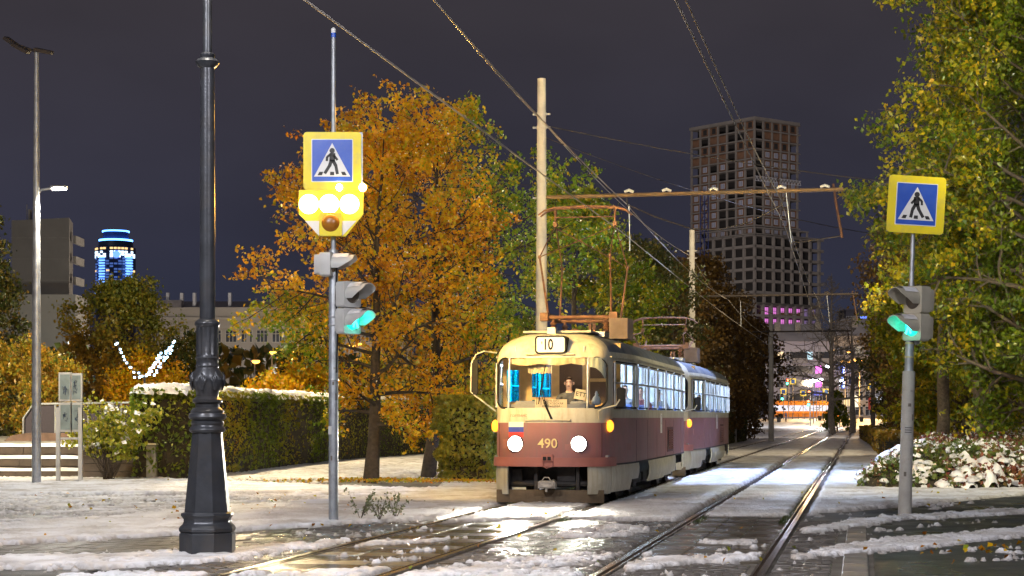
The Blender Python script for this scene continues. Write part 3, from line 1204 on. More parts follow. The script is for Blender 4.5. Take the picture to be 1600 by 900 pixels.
def make_body():
    rings = []
    kinds = []   # material between ring i and i+1: 0 cream, 1 maroon, 2 roof
    rings.append(ring(0.70))
    kinds.append(1)
    rings.append(ring(1.0))
    kinds.append(1)
    rings.append(ring(1.5, zfun=belt))
    kinds.append(0)
    rings.append(ring(1.70))
    kinds.append(0)
    rings.append(ring(2.1))
    kinds.append(0)
    rings.append(ring(2.60))
    for ph in (14, 27, 38, 49, 59, 68, 76, 83, 88):
        kinds.append(0 if ph < 26 else 2)
        a = R(ph)
        rings.append(ring(2.60 + 0.47 * math.sin(a), ax=max(0.03, math.cos(a) ** 0.62), ay=1 - 0.115 * (1 - math.cos(a) ** .9)))
    vs = []
    fs = []
    ms = []
    for rr in rings:
        vs += rr
    n = RNG
    for i in range(len(rings) - 1):
        for k in range(n):
            k2 = (k + 1) % n
            fs.append((i * n + k, i * n + k2, (i + 1) * n + k2, (i + 1) * n + k))
            m = kinds[i]
            if m == 2:
                yy = RING[k][1]
                if i < 11 and (yy < .5):
                    m = 0
            ms.append(m)
    top = (len(rings) - 1) * n
    fs.append(tuple(top + k for k in range(n)))
    ms.append(2)
    # inner shell
    inner = [ring(0.70, off=.05), ring(1.6, off=.05), ring(2.58, off=.05)]
    for ph in (20, 38, 55, 70, 84):
        a = R(ph)
        inner.append(ring(2.58 + 0.42 * math.sin(a), ax=max(.03, math.cos(a) ** .62), ay=1 - .115 * (1 - math.cos(a) ** .9), off=.05))
    b0 = len(vs)
    for rr in inner:
        vs += rr
    for i in range(len(inner) - 1):
        for k in range(n):
            k2 = (k + 1) % n
            fs.append((b0 + (i + 1) * n + k, b0 + (i + 1) * n + k2, b0 + i * n + k2, b0 + i * n + k))
            ms.append(3)
    tt = b0 + (len(inner) - 1) * n
    fs.append(tuple(tt + k for k in range(n - 1, -1, -1)))
    ms.append(3)
    for k in range(n):
        k2 = (k + 1) % n
        fs.append((k2, k, b0 + k, b0 + k2))
        ms.append(3)
    me = bpy.data.meshes.new("body")
    me.from_pydata(vs, [], fs)
    for m in (M_cream, M_maroon, M_roof, M_inner):
        me.materials.append(m)
    me.polygons.foreach_set('material_index', ms)
    bm = bmesh.new()
    bm.from_mesh(me)
    bmesh.ops.recalc_face_normals(bm, faces=bm.faces)
    bm.to_mesh(me)
    bm.free()
    o = bpy.data.objects.new("body", me)
    COL.objects.link(o)

    # window openings
    cut = MB()
    pr = rounded(1.96, 0.885, 0.17, 0, 2.155, 6)
    cut.prism(pr, -0.6, 0.56)
    for a, b in WIN:
        w = rounded(b - a, WZ1 - WZ0, 0.05, (a + b) / 2, (WZ0 + WZ1) / 2, 3)
        nn = len(w)
        v = [(-1.6, p[0], p[1]) for p in w] + [(1.6, p[0], p[1]) for p in w]
        f = [tuple(range(nn)), tuple(range(2 * nn - 1, nn - 1, -1))]
        for i in range(nn):
            j = (i + 1) % nn
            f.append((j, i, nn + i, nn + j))
        cut.add(v, f)
    co = cut.build("cutter", M_black)
    bm = bmesh.new()
    bm.from_mesh(co.data)
    bmesh.ops.recalc_face_normals(bm, faces=bm.faces)
    bm.to_mesh(co.data)
    bm.free()
    md = o.modifiers.new("b", 'BOOLEAN')
    md.object = co
    md.operation = 'DIFFERENCE'
    md.solver = 'EXACT'
    dg = bpy.context.evaluated_depsgraph_get()
    res = bpy.data.meshes.new_from_object(o.evaluated_get(dg))
    bpy.data.objects.remove(o)
    bpy.data.objects.remove(co)
    res.name = "body"
    res.shade_smooth()
    res.set_sharp_from_angle(angle=R(32))
    o = bpy.data.objects.new("body", res)
    COL.objects.link(o)
    return o


def project_frame(outline, off, rad, mb, kind):
    """rubber strip following an opening; kind 'front' projects the x-z outline on the nose"""
    pts = []
    for a, z in outline + [outline[0]]:
        if kind == 'front':
            y = front_y(a) + rake(front_y(a), z) - off
            pts.append((a, y, z))
    mb.tube(pts, rad, 6, cap=False)


def panto(root, yc, raised=True):
    """Pantograph: base frame, insulators, lower and upper arms, collector bow."""
    pz = 3.50
    p = empty("pantograph")
    p.parent = root
    b = MB()
    for dy in (-.75, .75):
        b.tube([(-.72, yc + dy, pz), (.72, yc + dy, pz)], .036, 8)
    for dx in (-.62, .62):
        b.tube([(dx, yc - .75, pz - .02), (dx, yc + .75, pz - .02)], .03, 6)
    b.box(-.76, -.60, yc - .85, yc - .66, pz - .07, pz + .09)
    b.box(.60, .76, yc - .85, yc - .66, pz - .07, pz + .09)
    b.build("base_frame", M_rust, p, smooth=40)
    for dx in (-.52, .52):
        for dy in (-.70, .70):
            i_ = MB()
            i_.lathe([(.035, 3.02), (.035, 3.2), (.075, 3.22), (.04, 3.26), (.075, 3.30), (.04, 3.34), (.07, 3.38), (.035, 3.42), (.035, pz - .02)], 12, Matrix.Translation((dx, yc + dy, 0)))
            i_.build("insulator", M_rust, p, smooth=40)
    if raised:
        kz, hz, kx, hx, ky = 4.63, 5.33, .68, .60, 1.32
        kn = {}
        for s in (-1, 1):
            for f in (-1, 1):
                a = MB()
                a.tube([(s * .62, yc + f * .66, pz), (s * kx, yc + f * ky, kz)], [.024, .018], 8)
                a.build("lower_arm", M_rust, p, smooth=40)
                a = MB()
                a.tube([(s * kx, yc + f * ky, kz), (s * hx, yc + f * .10, hz)], [.014, .011], 8)
                a.lathe([(.03, -.03), (.035, 0), (.03, .03)], 10, Matrix.Translation((s * kx, yc + f * ky, kz)))
                a.build("upper_arm", M_rust, p, smooth=40)
        for f in (-1, 1):
            a = MB()
            a.tube([(-kx, yc + f * ky, kz), (hx, yc + f * .10, hz)] if f < 0 else [(kx, yc + f * ky, kz), (-hx, yc + f * .10, hz)], .011, 6)
            a.build("diagonal_brace", M_rust, p, smooth=40)
        top = hz
    else:
        kz, hz, kx, hx, ky = 3.78, 3.92, .68, .60, 1.55
        for s in (-1, 1):
            for f in (-1, 1):
                a = MB()
                a.tube([(s * .62, yc + f * .66, pz), (s * kx, yc + f * ky, kz)], [.024, .018], 8)
                a.build("lower_arm", M_rust, p, smooth=40)
                a = MB()
                a.tube([(s * kx, yc + f * ky, kz), (s * hx, yc - f * .10, hz)], [.014, .011], 8)
                a.build("upper_arm", M_rust, p, smooth=40)
        top = hz
    h = MB()
    for dy in (-.13, .13):
        h.tube([(-.92, yc + dy, top + .24), (-.80, yc + dy, top + .33), (-.6, yc + dy, top + .385), (0, yc + dy, top + .405), (.6, yc + dy, top + .385), (.80, yc + dy, top + .33), (.92, yc + dy, top + .24)], .018, 8)
    h.tube([(-.62, yc, top + .20), (.62, yc, top + .20)], .014, 6)
    for s in (-1, 1):
        h.tube([(s * .60, yc, top), (s * .60, yc, top + .20), (s * .60, yc - .13, top + .37)], .018, 6)
        h.tube([(s * .60, yc, top + .20), (s * .60, yc + .13, top + .37)], .014, 6)
        h.box(s * .60 - .04, s * .60 + .04, yc - .05, yc + .05, top + .02, top + .1)
    h.build("collector_bow", M_rust, p, smooth=40)
    return p


def make_tram():
    root = empty("tram")
    body = make_body()
    body.parent = root
    # ---- windscreen: rubber, mullions, panes
    k = MB()
    project_frame(rounded(1.96, .885, .17, 0, 2.155, 8), .004, .020, k, 'front')
    fr = k.build("windscreen_seal", M_black, root, smooth=60)
    for x0, x1, nm in ((-.965, -.745, "corner_pane"), (-.715, .665, "windscreen"), (.695, .965, "corner_pane")):
        g = MB()
        nn = 14
        vs = []
        for i in range(nn + 1):
            x = x0 + (x1 - x0) * i / nn
            for z in (1.72, 2.0, 2.3, 2.59):
                y = front_y(x) + rake(front_y(x), z) + .022
                vs.append((x, y, z))
        fs = []
        for i in range(nn):
            for j in range(3):
                fs.append((i * 4 + j, (i + 1) * 4 + j, (i + 1) * 4 + j + 1, i * 4 + j + 1))
        g.add(vs, fs)
        g.build(nm, M_glass, root, smooth=60)
    for x in (-.73, .68):
        m_ = MB()
        m_.tube([(x, front_y(x) + rake(front_y(x), z) + .0, z) for z in (1.71, 2.0, 2.3, 2.6)], .022, 8)
        m_.build("mullion", M_alum, root, smooth=50)
    # ---- side windows
    tmpl = {}
    for i, (a, b) in enumerate(WIN):
        w = round(b - a, 2)
        for s in (1, -1):
            key = (i == 0, w, s)
            xm = half_x((a + b) / 2)
            xa, xb = half_x(a), half_x(b)
            ang = math.atan2(xb - xa, b - a)
            if key not in tmpl:
                f = MB()
                h = WZ1 - WZ0
                ol = rounded(w - .01, h - .01, .05, 0, 0, 3)
                il = rounded(w - .075, h - .075, .03, 0, 0, 3)
                n_ = len(ol)
                vs = [(.012, p[0], p[1]) for p in ol] + [(.012, p[0], p[1]) for p in il] + [(-.035, p[0], p[1]) for p in il]
                fs = []
                for q in range(n_):
                    q2 = (q + 1) % n_
                    fs.append((q, q2, n_ + q2, n_ + q))
                    fs.append((n_ + q, n_ + q2, 2 * n_ + q2, 2 * n_ + q))
                if s < 0:
                    vs = [(-v[0], v[1], v[2]) for v in vs]
                f.cur = 0
                f.add(vs, fs)
                f.cur = 1
                x0, x1 = (-.02, .016) if s > 0 else (-.016, .02)
                f.box(x0, x1, -w / 2 + .03, w / 2 - .03, .02, .05)
                f.box(x0, x1, -.02, .02, .05, h / 2 - .03)
                f.box(x0, x1, -w / 2 + .03, -w / 2 + .055, -h / 2 + .03, h / 2 - .03)
                f.box(x0, x1, w / 2 - .055, w / 2 - .03, -h / 2 + .03, h / 2 - .03)
                f.box(x0, x1, -w / 2 + .055, w / 2 - .055, h / 2 - .055, h / 2 - .03)
                fo = f.build("window", [M_black, M_alum], root)
                g = MB()
                g.add([(0, -w / 2 + .02, -h / 2 + .02), (0, w / 2 - .02, -h / 2 + .02), (0, w / 2 - .02, h / 2 - .02), (0, -w / 2 + .02, h / 2 - .02)], [(0, 1, 2, 3)])
                go = g.build("pane", M_glass, fo)
                tmpl[key] = (fo.data, go.data)
            else:
                fo = inst(tmpl[key][0], "window", root)
                inst(tmpl[key][1], "pane", fo)
            fo.location = (s * (xm + .002), (a + b) / 2, (WZ0 + WZ1) / 2)
            fo.rotation_euler = (0, 0, -s * ang)
    # gutter strip
    for s in (-1, 1):
        g = MB()
        plate(g, s * u_of_y(.5), s * u_of_y(13.4), 2.615, 2.64, 0.0, .03)
        g.build("gutter", M_cream, root, smooth=40)
    # ---- bumper and skirts
    b = MB()
    plate(b, -1.42, 1.48, .685, .845, -.01, .055)
    b.build("bumper", M_bumper, root, smooth=40)
    for (u0, u1, z0, z1, bl) in ((-1.42, -.76, .19, .70, .015), (.70, 1.36, .20, .70, .02), (1.38, u_of_y(2.0), .22, .72, .03)):
        s = MB()
        plate(s, u0, u1, z0, z1, -.03, .0, bulge=bl)
        s.build("skirt_panel", M_cream, root, smooth=40)
    for sd in (1, -1):
        for (a, c, z0, bl) in (((2.02, 2.9, .40, .02), (4.55, 5.9, .28, .04), (5.93, 7.4, .27, .045), (7.43, 8.9, .30, .045), (8.93, 9.6, .34, .02), (11.6, 13.3, .34, .02))):
            s = MB()
            plate(s, sd * u_of_y(a), sd * u_of_y(c), z0, .72, -.03, .0, bulge=bl)
            s.build("skirt_panel", M_cream, root, smooth=40)
        s = MB()
        plate(s, sd * 1.40, sd * u_of_y(13.6), .695, .725, 0, .012)
        s.build("sill_strip", M_under, root, smooth=40)
    if True:
        s = MB()
        plate(s, -1.36, -u_of_y(2.0), .22, .72, -.03, .0, bulge=.02)
        s.build("skirt_panel", M_cream, root, smooth=40)
    # ---- guard board, coupler, underframe
    g = MB()
    g.box(-.96, .96, .20, .26, .045, .27)
    g.box(-.90, .90, .26, .34, .10, .16)
    g.build("guard_board", M_guard, root)
    u = MB()
    u.box(-1.02, 1.02, .75, 13.4, .45, .70)
    u.box(-.95, .95, .60, .75, .30, .68)
    u.box(-.90, -.55, .45, .62, .36, .62)
    u.box(.10, .42, .40, .62, .42, .66)
    u.tube([(-.80, .42, .37), (.78, .42, .37)], .05, 8)
    for x in (-.8, -.3, .45, .75):
        u.box(x, x + .06, .30, .50, .18, .68)
    for y in (5.2, 6.4, 7.6, 8.4):
        u.box(-.9, .9, y, y + .7, .22, .46)
    u.build("underframe", M_under, root)
    c = MB()
    c.box(-.15, .15, -.16, .06, .31, .44, bev=.02)
    c.box(-.105, .105, -.20, -.15, .335, .415)
    c.tube([(0, .0, .375), (0, .7, .40)], .05, 8)
    c.tube([(-.08, -.17, .44), (-.04, -.14, .50), (.04, -.14, .50), (.08, -.17, .44)], .010, 6)
    c.tube([(0, -.16, .31), (0, -.16, .25)], .022, 8)
    for x in (-.11, .11):
        c.tube([(x, -.22, .375), (x, -.16, .375)], .028, 8)
    c.build("coupler", mat("pale_dirty_metal", (0.42, 0.38, 0.32), .6, .3, .3, 12), root, smooth=40)
    c = MB()
    c.box(-.10, .10, -.10, .0, .78, .90, bev=.01)
    c.cur = 1
    c.box(-.07, -.01, -.115, -.095, .80, .86)
    c.box(.01, .07, -.115, -.095, .80, .86)
    c.cur = 0
    c.tube([(-.06, -.05, .78), (-.08, -.12, .70), (0, -.14, .66), (.09, -.11, .69), (.12, -.04, .76)], .008, 6)
    c.build("jumper_socket", [M_bumper, M_black], root, smooth=40)
    # ---- bogies
    wm = MB()
    Mr = Matrix.Rotation(PI / 2, 4, 'Y')
    wm.lathe([(.10, -.07), (.26, -.05), (.29, -.06), (.35, -.06), (.345, .05), (.37, .06), (.37, .08), (.1, .07)], 28, Mr)
    first = None
    for by in (3.72, 10.6):
        bg_ = MB()
        for sx in (-1, 1):
            bg_.box(sx * .98 - .06, sx * .98 + .06, by - 1.25, by + 1.25, .30, .44)
            bg_.box(sx * .98 - .08, sx * .98 + .08, by - .22, by + .22, .20, .62)
            bg_.box(sx * .76 - .03, sx * .76 + .03, by - .55, by + .55, .05, .13)
        bg_.box(-.9, .9, by - .2, by + .2, .28, .5)
        bo = bg_.build("bogie", M_under, root)
        for dy in (-.95, .95):
            for sx in (-1, 1):
                if first is None:
                    w = wm.build("wheel", mat("brown_wheel_steel", (.09, .07, .055), .6, .5), bo, smooth=40)
                    first = w.data
                else:
                    w = inst(first, "wheel", bo)
                w.location = (sx * .79, by + dy, .365)
                w.rotation_euler = (0, 0, 0 if sx < 0 else PI)
    # ---- front lamps
    for lx in (-.585, .545):
        hl = MB()
        y = front_y(lx)
        Mh = Matrix.Translation((lx, y, 1.085)) @ Matrix.Rotation(PI / 2, 4, 'X')
        hl.lathe([(.145, -.06), (.15, .03), (.133, .045), (.126, .02), (.05, .0)], 28, Mh)
        ring_ = hl.build("headlight", M_chrome, root, smooth=40)
        le = MB()
        le.lathe([(.130, .012), (.11, .034), (.06, .048), (.01, .052)], 24, Mh)
        le.build("lens", M_headlamp, ring_, smooth=60)
    for u0 in (-1.17, 1.20):
        p = Vector(side_pt(u0, 1.395, 0.03))
        t_ = MB()
        d = (Vector(side_pt(u0, 1.395, 1.0)) - p).normalized()
        q = d.to_track_quat('Z', 'Y').to_matrix().to_4x4()
        t_.lathe([(.055, -.05), (.075, .0), (.07, .03), (.045, .06), (.01, .07)], 18, Matrix.Translation(p) @ Matrix.Scale(1.45, 4, (0, 0, 1)) @ q)
        t_.build("turn_signal", M_amber, root, smooth=60)
    # ---- fleet number, flag, trim
    y0 = front_y(.2) - .003
    text_obj("fleet_number", "490", .235, M_signblack, root, (.008, y0 + .002, 1.077), ext=.003, bold=.003)
    text_obj("fleet_number", "490", .235, mat("cream_digits", (.72, .60, .28), .5), root, (-.006, y0 - .006, 1.085), ext=.003, bold=.002)
    text_obj("operator_name", "ГОРТРАНС", .058, mat("faded_red_print", (.42, .16, .12), .6), root, (-.53, front_y(.53) - .004, 1.575), (PI / 2, 0, -.12), ext=.002)
    for zz, m in ((1.425, M_white), (1.335, mat("flag_blue", (.04, .07, .45), .5)), (1.245, mat("flag_red", (.62, .06, .05), .5))):
        f = MB()
        vs = []
        for x in (-.72, -.63, -.54, -.44):
            for z in (zz - .045, zz + .045):
                vs.append((x, front_y(x) - .006, z))
        f.add(vs, [(0, 2, 3, 1), (2, 4, 5, 3), (4, 6, 7, 5)])
        f.build("flag_stripe", m, root)
    s = MB()
    s.box(-.42, .40, -.028, .02, 1.49, 1.515)
    s.build("front_trim", M_cream, root)
    s = MB()
    yy = rake(0, 2.68)
    s.tube([(-.42, yy - .02, 2.665), (.44, yy - .02, 2.665)], .022, 8)
    s.build("front_rail", M_cream, root, smooth=40)
    for x in (-.62, .60):
        s = MB()
        yv = front_y(abs(x)) + rake(0, 2.8) + .02
        s.box(x - .012, x + .012, yv - .03, yv + .05, 2.70, 2.80)
        s.build("lifting_bracket", M_galv, root)
    # ---- destination box
    dx = .03
    d_ = MB()
    yv = .10
    ol = rounded(.56, .32, .06, dx, 2.825, 5)
    d_.prism(ol, yv, yv + .42)
    db = d_.build("destination_box", M_black, root, smooth=30)
    d_ = MB()
    d_.prism(rounded(.50, .265, .045, dx, 2.825, 5), yv - .006, yv + .01)
    d_.build("lit_glass", M_dest, db, smooth=30)
    text_obj("route_number", "10", .27, mat("black_digits", (.012, .008, .006), .9), db, (dx - .045, yv - .012, 2.82), ext=.002, sx=.70, bold=.006)
    text_obj("route_mark", "'", .2, mat("brown_digits", (.10, .05, .03), .6), db, (dx - .155, yv - .010, 2.80), ext=.002)
    # ---- wipers
    for xs, off in ((-.10, 0), (-.06, .05)):
        w = MB()
        w.tube([(.06 + off * .4, -.03, 1.52), (-.05 + off * .4, .02, 1.75), (xs - .05, .04, 2.02)], [.012, .010, .008], 6)
        w.build("wiper_arm", M_black, root, smooth=40)
    w = MB()
    w.tube([(-.17, .015, 1.78), (-.12, .045, 2.10), (-.06, .085, 2.46)], [.010, .016, .010], 6)
    w.tube([(-.20, .01, 1.77), (-.22, .03, 2.0), (-.18, .035, 2.18), (-.10, .045, 2.18)], .006, 6)
    w.tube([(-.02, .0, 1.75), (-.04, -.0, 1.83), (-.08, .0, 1.85)], .007, 6)
    w.build("wiper_blade", M_black, root, smooth=40)
    # ---- mirrors
    m_ = MB()
    m_.tube([(-1.0, .40, 2.70), (-1.18, .15, 2.72), (-1.30, .05, 2.66), (-1.38, .02, 2.5), (-1.39, .02, 2.0), (-1.30, .05, 1.92), (-1.0, .33, 1.66)], .014, 8)
    mo = m_.build("mirror_bracket", M_cream, root, smooth=40)
    m_ = MB()
    m_.prism(rounded(.13, .62, .05, -1.33, 2.26, 4), .02, .09)
    m_.build("mirror", M_black, mo, smooth=30)
    m_ = MB()
    m_.tube([(.88, .16, 1.52), (.88, .10, 1.66), (1.0, -.05, 1.71), (1.22, -.10, 1.76), (1.28, -.10, 1.86)], .013, 8)
    mo = m_.build("mirror_bracket", M_cream, root, smooth=40)
    m_ = MB()
    m_.prism(rounded(.15, .34, .05, 1.30, 1.90, 4), -.10, -.04)
    m_.build("mirror", M_black, mo, smooth=30)
    # ---- louvre and sticker on the side
    for y0_, nm in ((7.85, 0),):
        x = 1.25
        l = MB()
        l.box(x - .01, x + .012, y0_, y0_ + 1.25, .80, 1.34)
        M_grille = mat("dark_maroon_grille", (.10, .035, .035), .6)
        lo = l.build("louvre_grille", M_grille, root)
        bk = MB()
        bk.box(x + .010, x + .014, y0_ + .08, y0_ + 1.17, .85, 1.28)
        bk.build("grille_back", M_signblack, lo)
        for i in range(8):
            sl = MB()
            z = .865 + i * .052
            sl.add([(x + .012, y0_ + .06, z + .02), (x + .012, y0_ + 1.19, z + .02), (x + .034, y0_ + 1.19, z + .004), (x + .034, y0_ + .06, z + .004), (x + .012, y0_ + .06, z + .012), (x + .012, y0_ + 1.19, z + .012), (x + .031, y0_ + 1.19, z - .004), (x + .031, y0_ + .06, z - .004)], [(0, 3, 2, 1), (4, 5, 6, 7), (3, 7, 6, 2), (0, 1, 5, 4)])
            sl.build("slat", M_grille, lo)
        for k_ in range(3):
            sl = MB()
            sl.box(x + .012, x + .042, y0_ + .30 + k_ * .3, y0_ + .33 + k_ * .3, .85, 1.28)
            sl.build("grille_bar", M_grille, lo)
    for yy_ in (2.58, 4.28, 5.92, 7.55, 9.16, 10.8, 12.5):
        for sd in (1, -1):
            s = MB()
            plate(s, sd * (u_of_y(yy_) - .008), sd * (u_of_y(yy_) + .008), .72, 1.50, .0, .005, n=1)
            s.build("panel_seam", mat("dark_seam", (.10, .045, .045), .7), root)
    for u_ in (-.98, .98):
        s = MB()
        plate(s, u_ - .007, u_ + .007, .85, 1.44, .0, .005, n=1)
        s.build("panel_seam", mat("dark_seam", (.10, .045, .045), .7), root)
    for u_, z_, w_, h_ in ((.30, .98, .16, .10), (-.86, 1.0, .10, .16), (1.7, 1.1, .22, .14), (2.5, .95, .3, .12)):
        s = MB()
        plate(s, u_, u_ + w_, z_, z_ + h_, .0, .004, n=2)
        s.build("paint_patch", mat("faded_patch", (.29, .13, .125), .6), root)
    st = MB()
    st.box(1.249, 1.256, 6.62, 6.86, 1.22, 1.63)
    so = st.build("side_notice", M_white, root)
    text_obj("notice_text", "7", .18, M_signblack, so, (1.258, 6.74, 1.52), (PI / 2, 0, PI / 2), ext=.001)
    text_obj("notice_text", "4\n-", .13, M_signblack, so, (1.258, 6.74, 1.36), (PI / 2, 0, PI / 2), ext=.001)
    # round orange interior disc seen in the third window
    # ---- roof equipment
    rf = MB()
    rf.box(-.62, .62, .95, 2.7, 3.075, 3.115, bev=.01)
    rf.build("roof_walkway", mat("pale_roof_board", (.40, .38, .33), .8, 0, .2, 5), root)
    rf = MB()
    rf.box(-.14, .01, .72, .92, 3.0, 3.16)
    rf.build("antenna_box", M_sigwhite, root)
    rf = MB()
    rf.box(.45, .72, 2.0, 2.6, 3.05, 3.14)
    rf.build("roof_box", M_galv, root)
    rf = MB()
    for i in range(7):
        rf.box(.62 + .01 * (i % 2), .98, 3.3 + i * .13, 3.38 + i * .13, 3.06, 3.46)
    rf.build("resistor_stack", mat("dusty_brown_metal", (.16, .12, .10), .8, .2, .3), root)
    rf = MB()
    rf.lathe([(.20, 3.04), (.22, 3.12), (.12, 3.2), (.04, 3.25)], 16, Matrix.Translation((0, 3.0, 0)))
    rf.build("roof_vent", M_rust, root, smooth=40)
    for x in (.28, .36):
        rf = MB()
        rf.box(x, x + .05, 2.9, 3.0, 3.04, 3.34)
        rf.build("surge_arrester", M_rust, root)
    for i in range(5):
        rf = MB()
        rf.tube([(1.02, 5.0 + i * 1.9, 2.86), (0, 5.0 + i * 1.9, 3.078), (-1.02, 5.0 + i * 1.9, 2.86)], .012, 6)
        rf.build("roof_seam", M_roof, root)
    # ---- interior
    i_ = MB()
    i_.box(-1.02, 1.02, .35, 13.5, .82, .88)
    i_.build("floor", M_dash, root)
    for sx in (-1, 1):
        l = MB()
        l.box(sx * .55 - .06, sx * .55 + .06, 1.9, 12.9, 2.83, 2.86)
        l.build("ceiling_lamp", M_lampcool, root)
    P = MB()
    y0, y1 = 1.50, 1.54
    for a, b, z0, z1 in ((-1.10, -.80, .9, 1.84), (-1.10, -1.03, 1.84, 2.42), (-1.10, -.80, 2.42, 2.9), (-.80, -.56, .9, 2.95), (-.56, -.20, .9, 1.82), (-.56, -.20, 2.40, 2.95), (-.56, -.20, 1.87, 1.92), (-.20, -.05, .9, 2.95), (.38, .52, .9, 2.95), (-.05, .38, 2.55, 2.95), (.52, 1.06, 2.2, 2.26), (.95, 1.08, .9, 2.9), (.52, 1.08, .9, 1.8)):
        P.box(a, b, y0, y1, z0, z1)
    pt = P.build("cab_partition", M_tan, root)
    for a, b, z0, z1 in ((-1.03, -.80, 1.84, 2.42), (-.56, -.20, 1.92, 2.40), (-.56, -.20, 1.82, 1.87)):
        g = MB()
        g.box(a, b, y0 + .012, y0 + .022, z0, z1)
        g.build("tinted_pane", M_glasscyan, pt)
    dk = MB()
    dk.box(-.05, .38, y0 + .01, y0 + .03, .9, 2.55)
    dk.box(.52, .95, y0 + .01, y0 + .03, 1.8, 2.2)
    dk.box(.52, .95, y0 + .01, y0 + .03, 2.26, 2.9)
    dk.build("dark_cab_panel", mat("dark_brown_panel", (.06, .03, .018), .7), pt)  # dark panels filling the door opening and the bays beside it
    # dashboard
    dsh = MB()
    plate(dsh, -.86, .86, 1.30, 1.78, -.42, -.06)
    dsh.build("dashboard", M_dash, root, smooth=40)
    dsh = MB()
    dsh.box(-.62, -.06, .20, .5, 1.78, 1.84, bev=.02)
    dsh.box(.36, .66, .20, .5, 1.78, 1.83, bev=.02)
    dsh.build("dashboard_top", M_dash, root)
    # route board behind the glass
    rb = MB()
    rb.box(-.245, .325, .085, .095, 1.715, 1.865)
    ro = rb.build("route_board", mat("cream_card", (.62, .52, .40), .8), root)
    for i, (tx, xx) in enumerate((("ЦУМ ВИЗ -", .08), ("МОСКОВСКАЯ", .08), ("КУЙБЫШЕВА -", .06))):
        text_obj("route_text", tx, .050, M_signblack, ro, (xx, .082, 1.838 - i * .048), ext=.001)
    cd = MB()
    cd.box(-.10, .10, -.003, .003, -.09, .09)
    co = cd.build("cardboard_sign", mat("cream_card", (.62, .52, .40), .8), root, loc=(.53, .28, 1.95), rot=(0, R(12), 0))
    text_obj("sign_text", "ЕТТ", .10, M_signblack, co, (.01, -.006, 0), (PI / 2, 0, 0), ext=.001, bold=.002)
    # curtains
    for (x0, x1, zt, amp, yb) in ((-.70, .65, 2.60, .05, .16), (-.42, .02, 2.50, .03, .30)):
        cu = MB()
        n_ = 40
        vs = []
        for i in range(n_ + 1):
            q = i / n_
            x = x0 + (x1 - x0) * q
            y = yb + front_y(x) + .012 * math.sin(q * 50)
            low = zt - .10 - amp * abs(math.sin(q * PI * 2.5)) * .7 - (.06 if yb > .2 else 0)
            vs += [(x, y, zt), (x, y + .01 * math.sin(q * 37), (zt + low) / 2), (x, y + .015 * math.sin(q * 43), low)]
        fs = []
        for i in range(n_):
            for j in range(2):
                fs.append((i * 3 + j, i * 3 + j + 1, (i + 1) * 3 + j + 1, (i + 1) * 3 + j))
        cu.add(vs, fs)
        cu.build("curtain", M_curtain, root, smooth=80)
    cu = MB()
    vs = []
    for i in range(13):
        q = i / 12
        x = .70 + .26 * q
        y = front_y(x) + .07
        vs += [(x, y, 2.60), (x, y + .02 * math.sin(q * 20), 2.43 - .22 * q ** 3)]
    cu.add(vs, [(2 * i, 2 * i + 1, 2 * i + 3, 2 * i + 2) for i in range(12)])
    cu.build("curtain", mat("pale_green_curtain", (.42, .46, .38), .9), root, smooth=80)
    # seats
    sm = MB()
    sm.box(-.21, .21, -.2, .22, .38, .45, bev=.02)
    sm.box(-.21, .21, .20, .25, .45, .92, bev=.02)
    sm.tube([(-.15, 0, 0), (-.15, 0, .38)], .02, 6)
    sm.tube([(.15, 0, 0), (.15, 0, .38)], .02, 6)
    me_ = None
    for y in np.arange(2.6, 12.6, .85):
        for x in (-.85, .80):
            if me_ is None:
                so = sm.build("seat", M_seat, root)
                me_ = so.data
            else:
                so = inst(me_, "seat", root)
            so.location = (x, float(y), .88)
    so = inst(me_, "driver_seat", root, (.22, 1.05, .98))
    for y in (2.2, 4.3, 6.5, 8.7, 10.9):
        for x in (-.5, .45):
            h = MB()
            h.tube([(x, y, .88), (x, y, 2.9)], .016, 8)
            h.build("grab_pole", mat("yellow_grab_pole", (.55, .50, .35), .4, .3), root, smooth=40)
    dsc = MB()
    dsc.lathe([(.01, -.01), (.11, -.01), (.11, .01), (.01, .01)], 20, Matrix.Translation((1.14, 4.9, 2.32)) @ Matrix.Rotation(PI / 2, 4, 'Y'))
    dsc.build("round_notice", mat("orange_disc", (.75, .28, .03), .6), root)
    vt = MB()
    vt.box(1.13, 1.15, 1.75, 1.95, 2.20, 2.48)
    vt.build("window_notice", mat("yellow_green_card", (.55, .62, .12), .6), root)
    return root


tram = make_tram()
M_tr = Matrix.Rotation(TRK, 4, 'Z')
pos1 = T(14.15, -.05)
tram.location = pos1
tram.rotation_euler = (0, 0, TRK)
tag(tram, "front cream and maroon tram numbered 490 with lit headlights and raised pantograph", "tram", "trams of the coupled pair")
tram2 = copy_tree(tram, None, skip=("fleet_number", "flag_stripe", "route_board", "cardboard_sign", "wiper_arm", "wiper_blade", "destination_box", "curtain", "headlight", "driver_seat"))
tram2.location = T(14.15 + 14.85, -.05)
tag(tram2, "rear cream and maroon tram coupled behind the front car, its pantograph folded down", "tram", "trams of the coupled pair")
panto(tram, 4.3, True)
panto(tram2, 4.0, False)


def in_tram(x, y, z, base=pos1):
    return base + M_tr @ Vector((x, y, z))


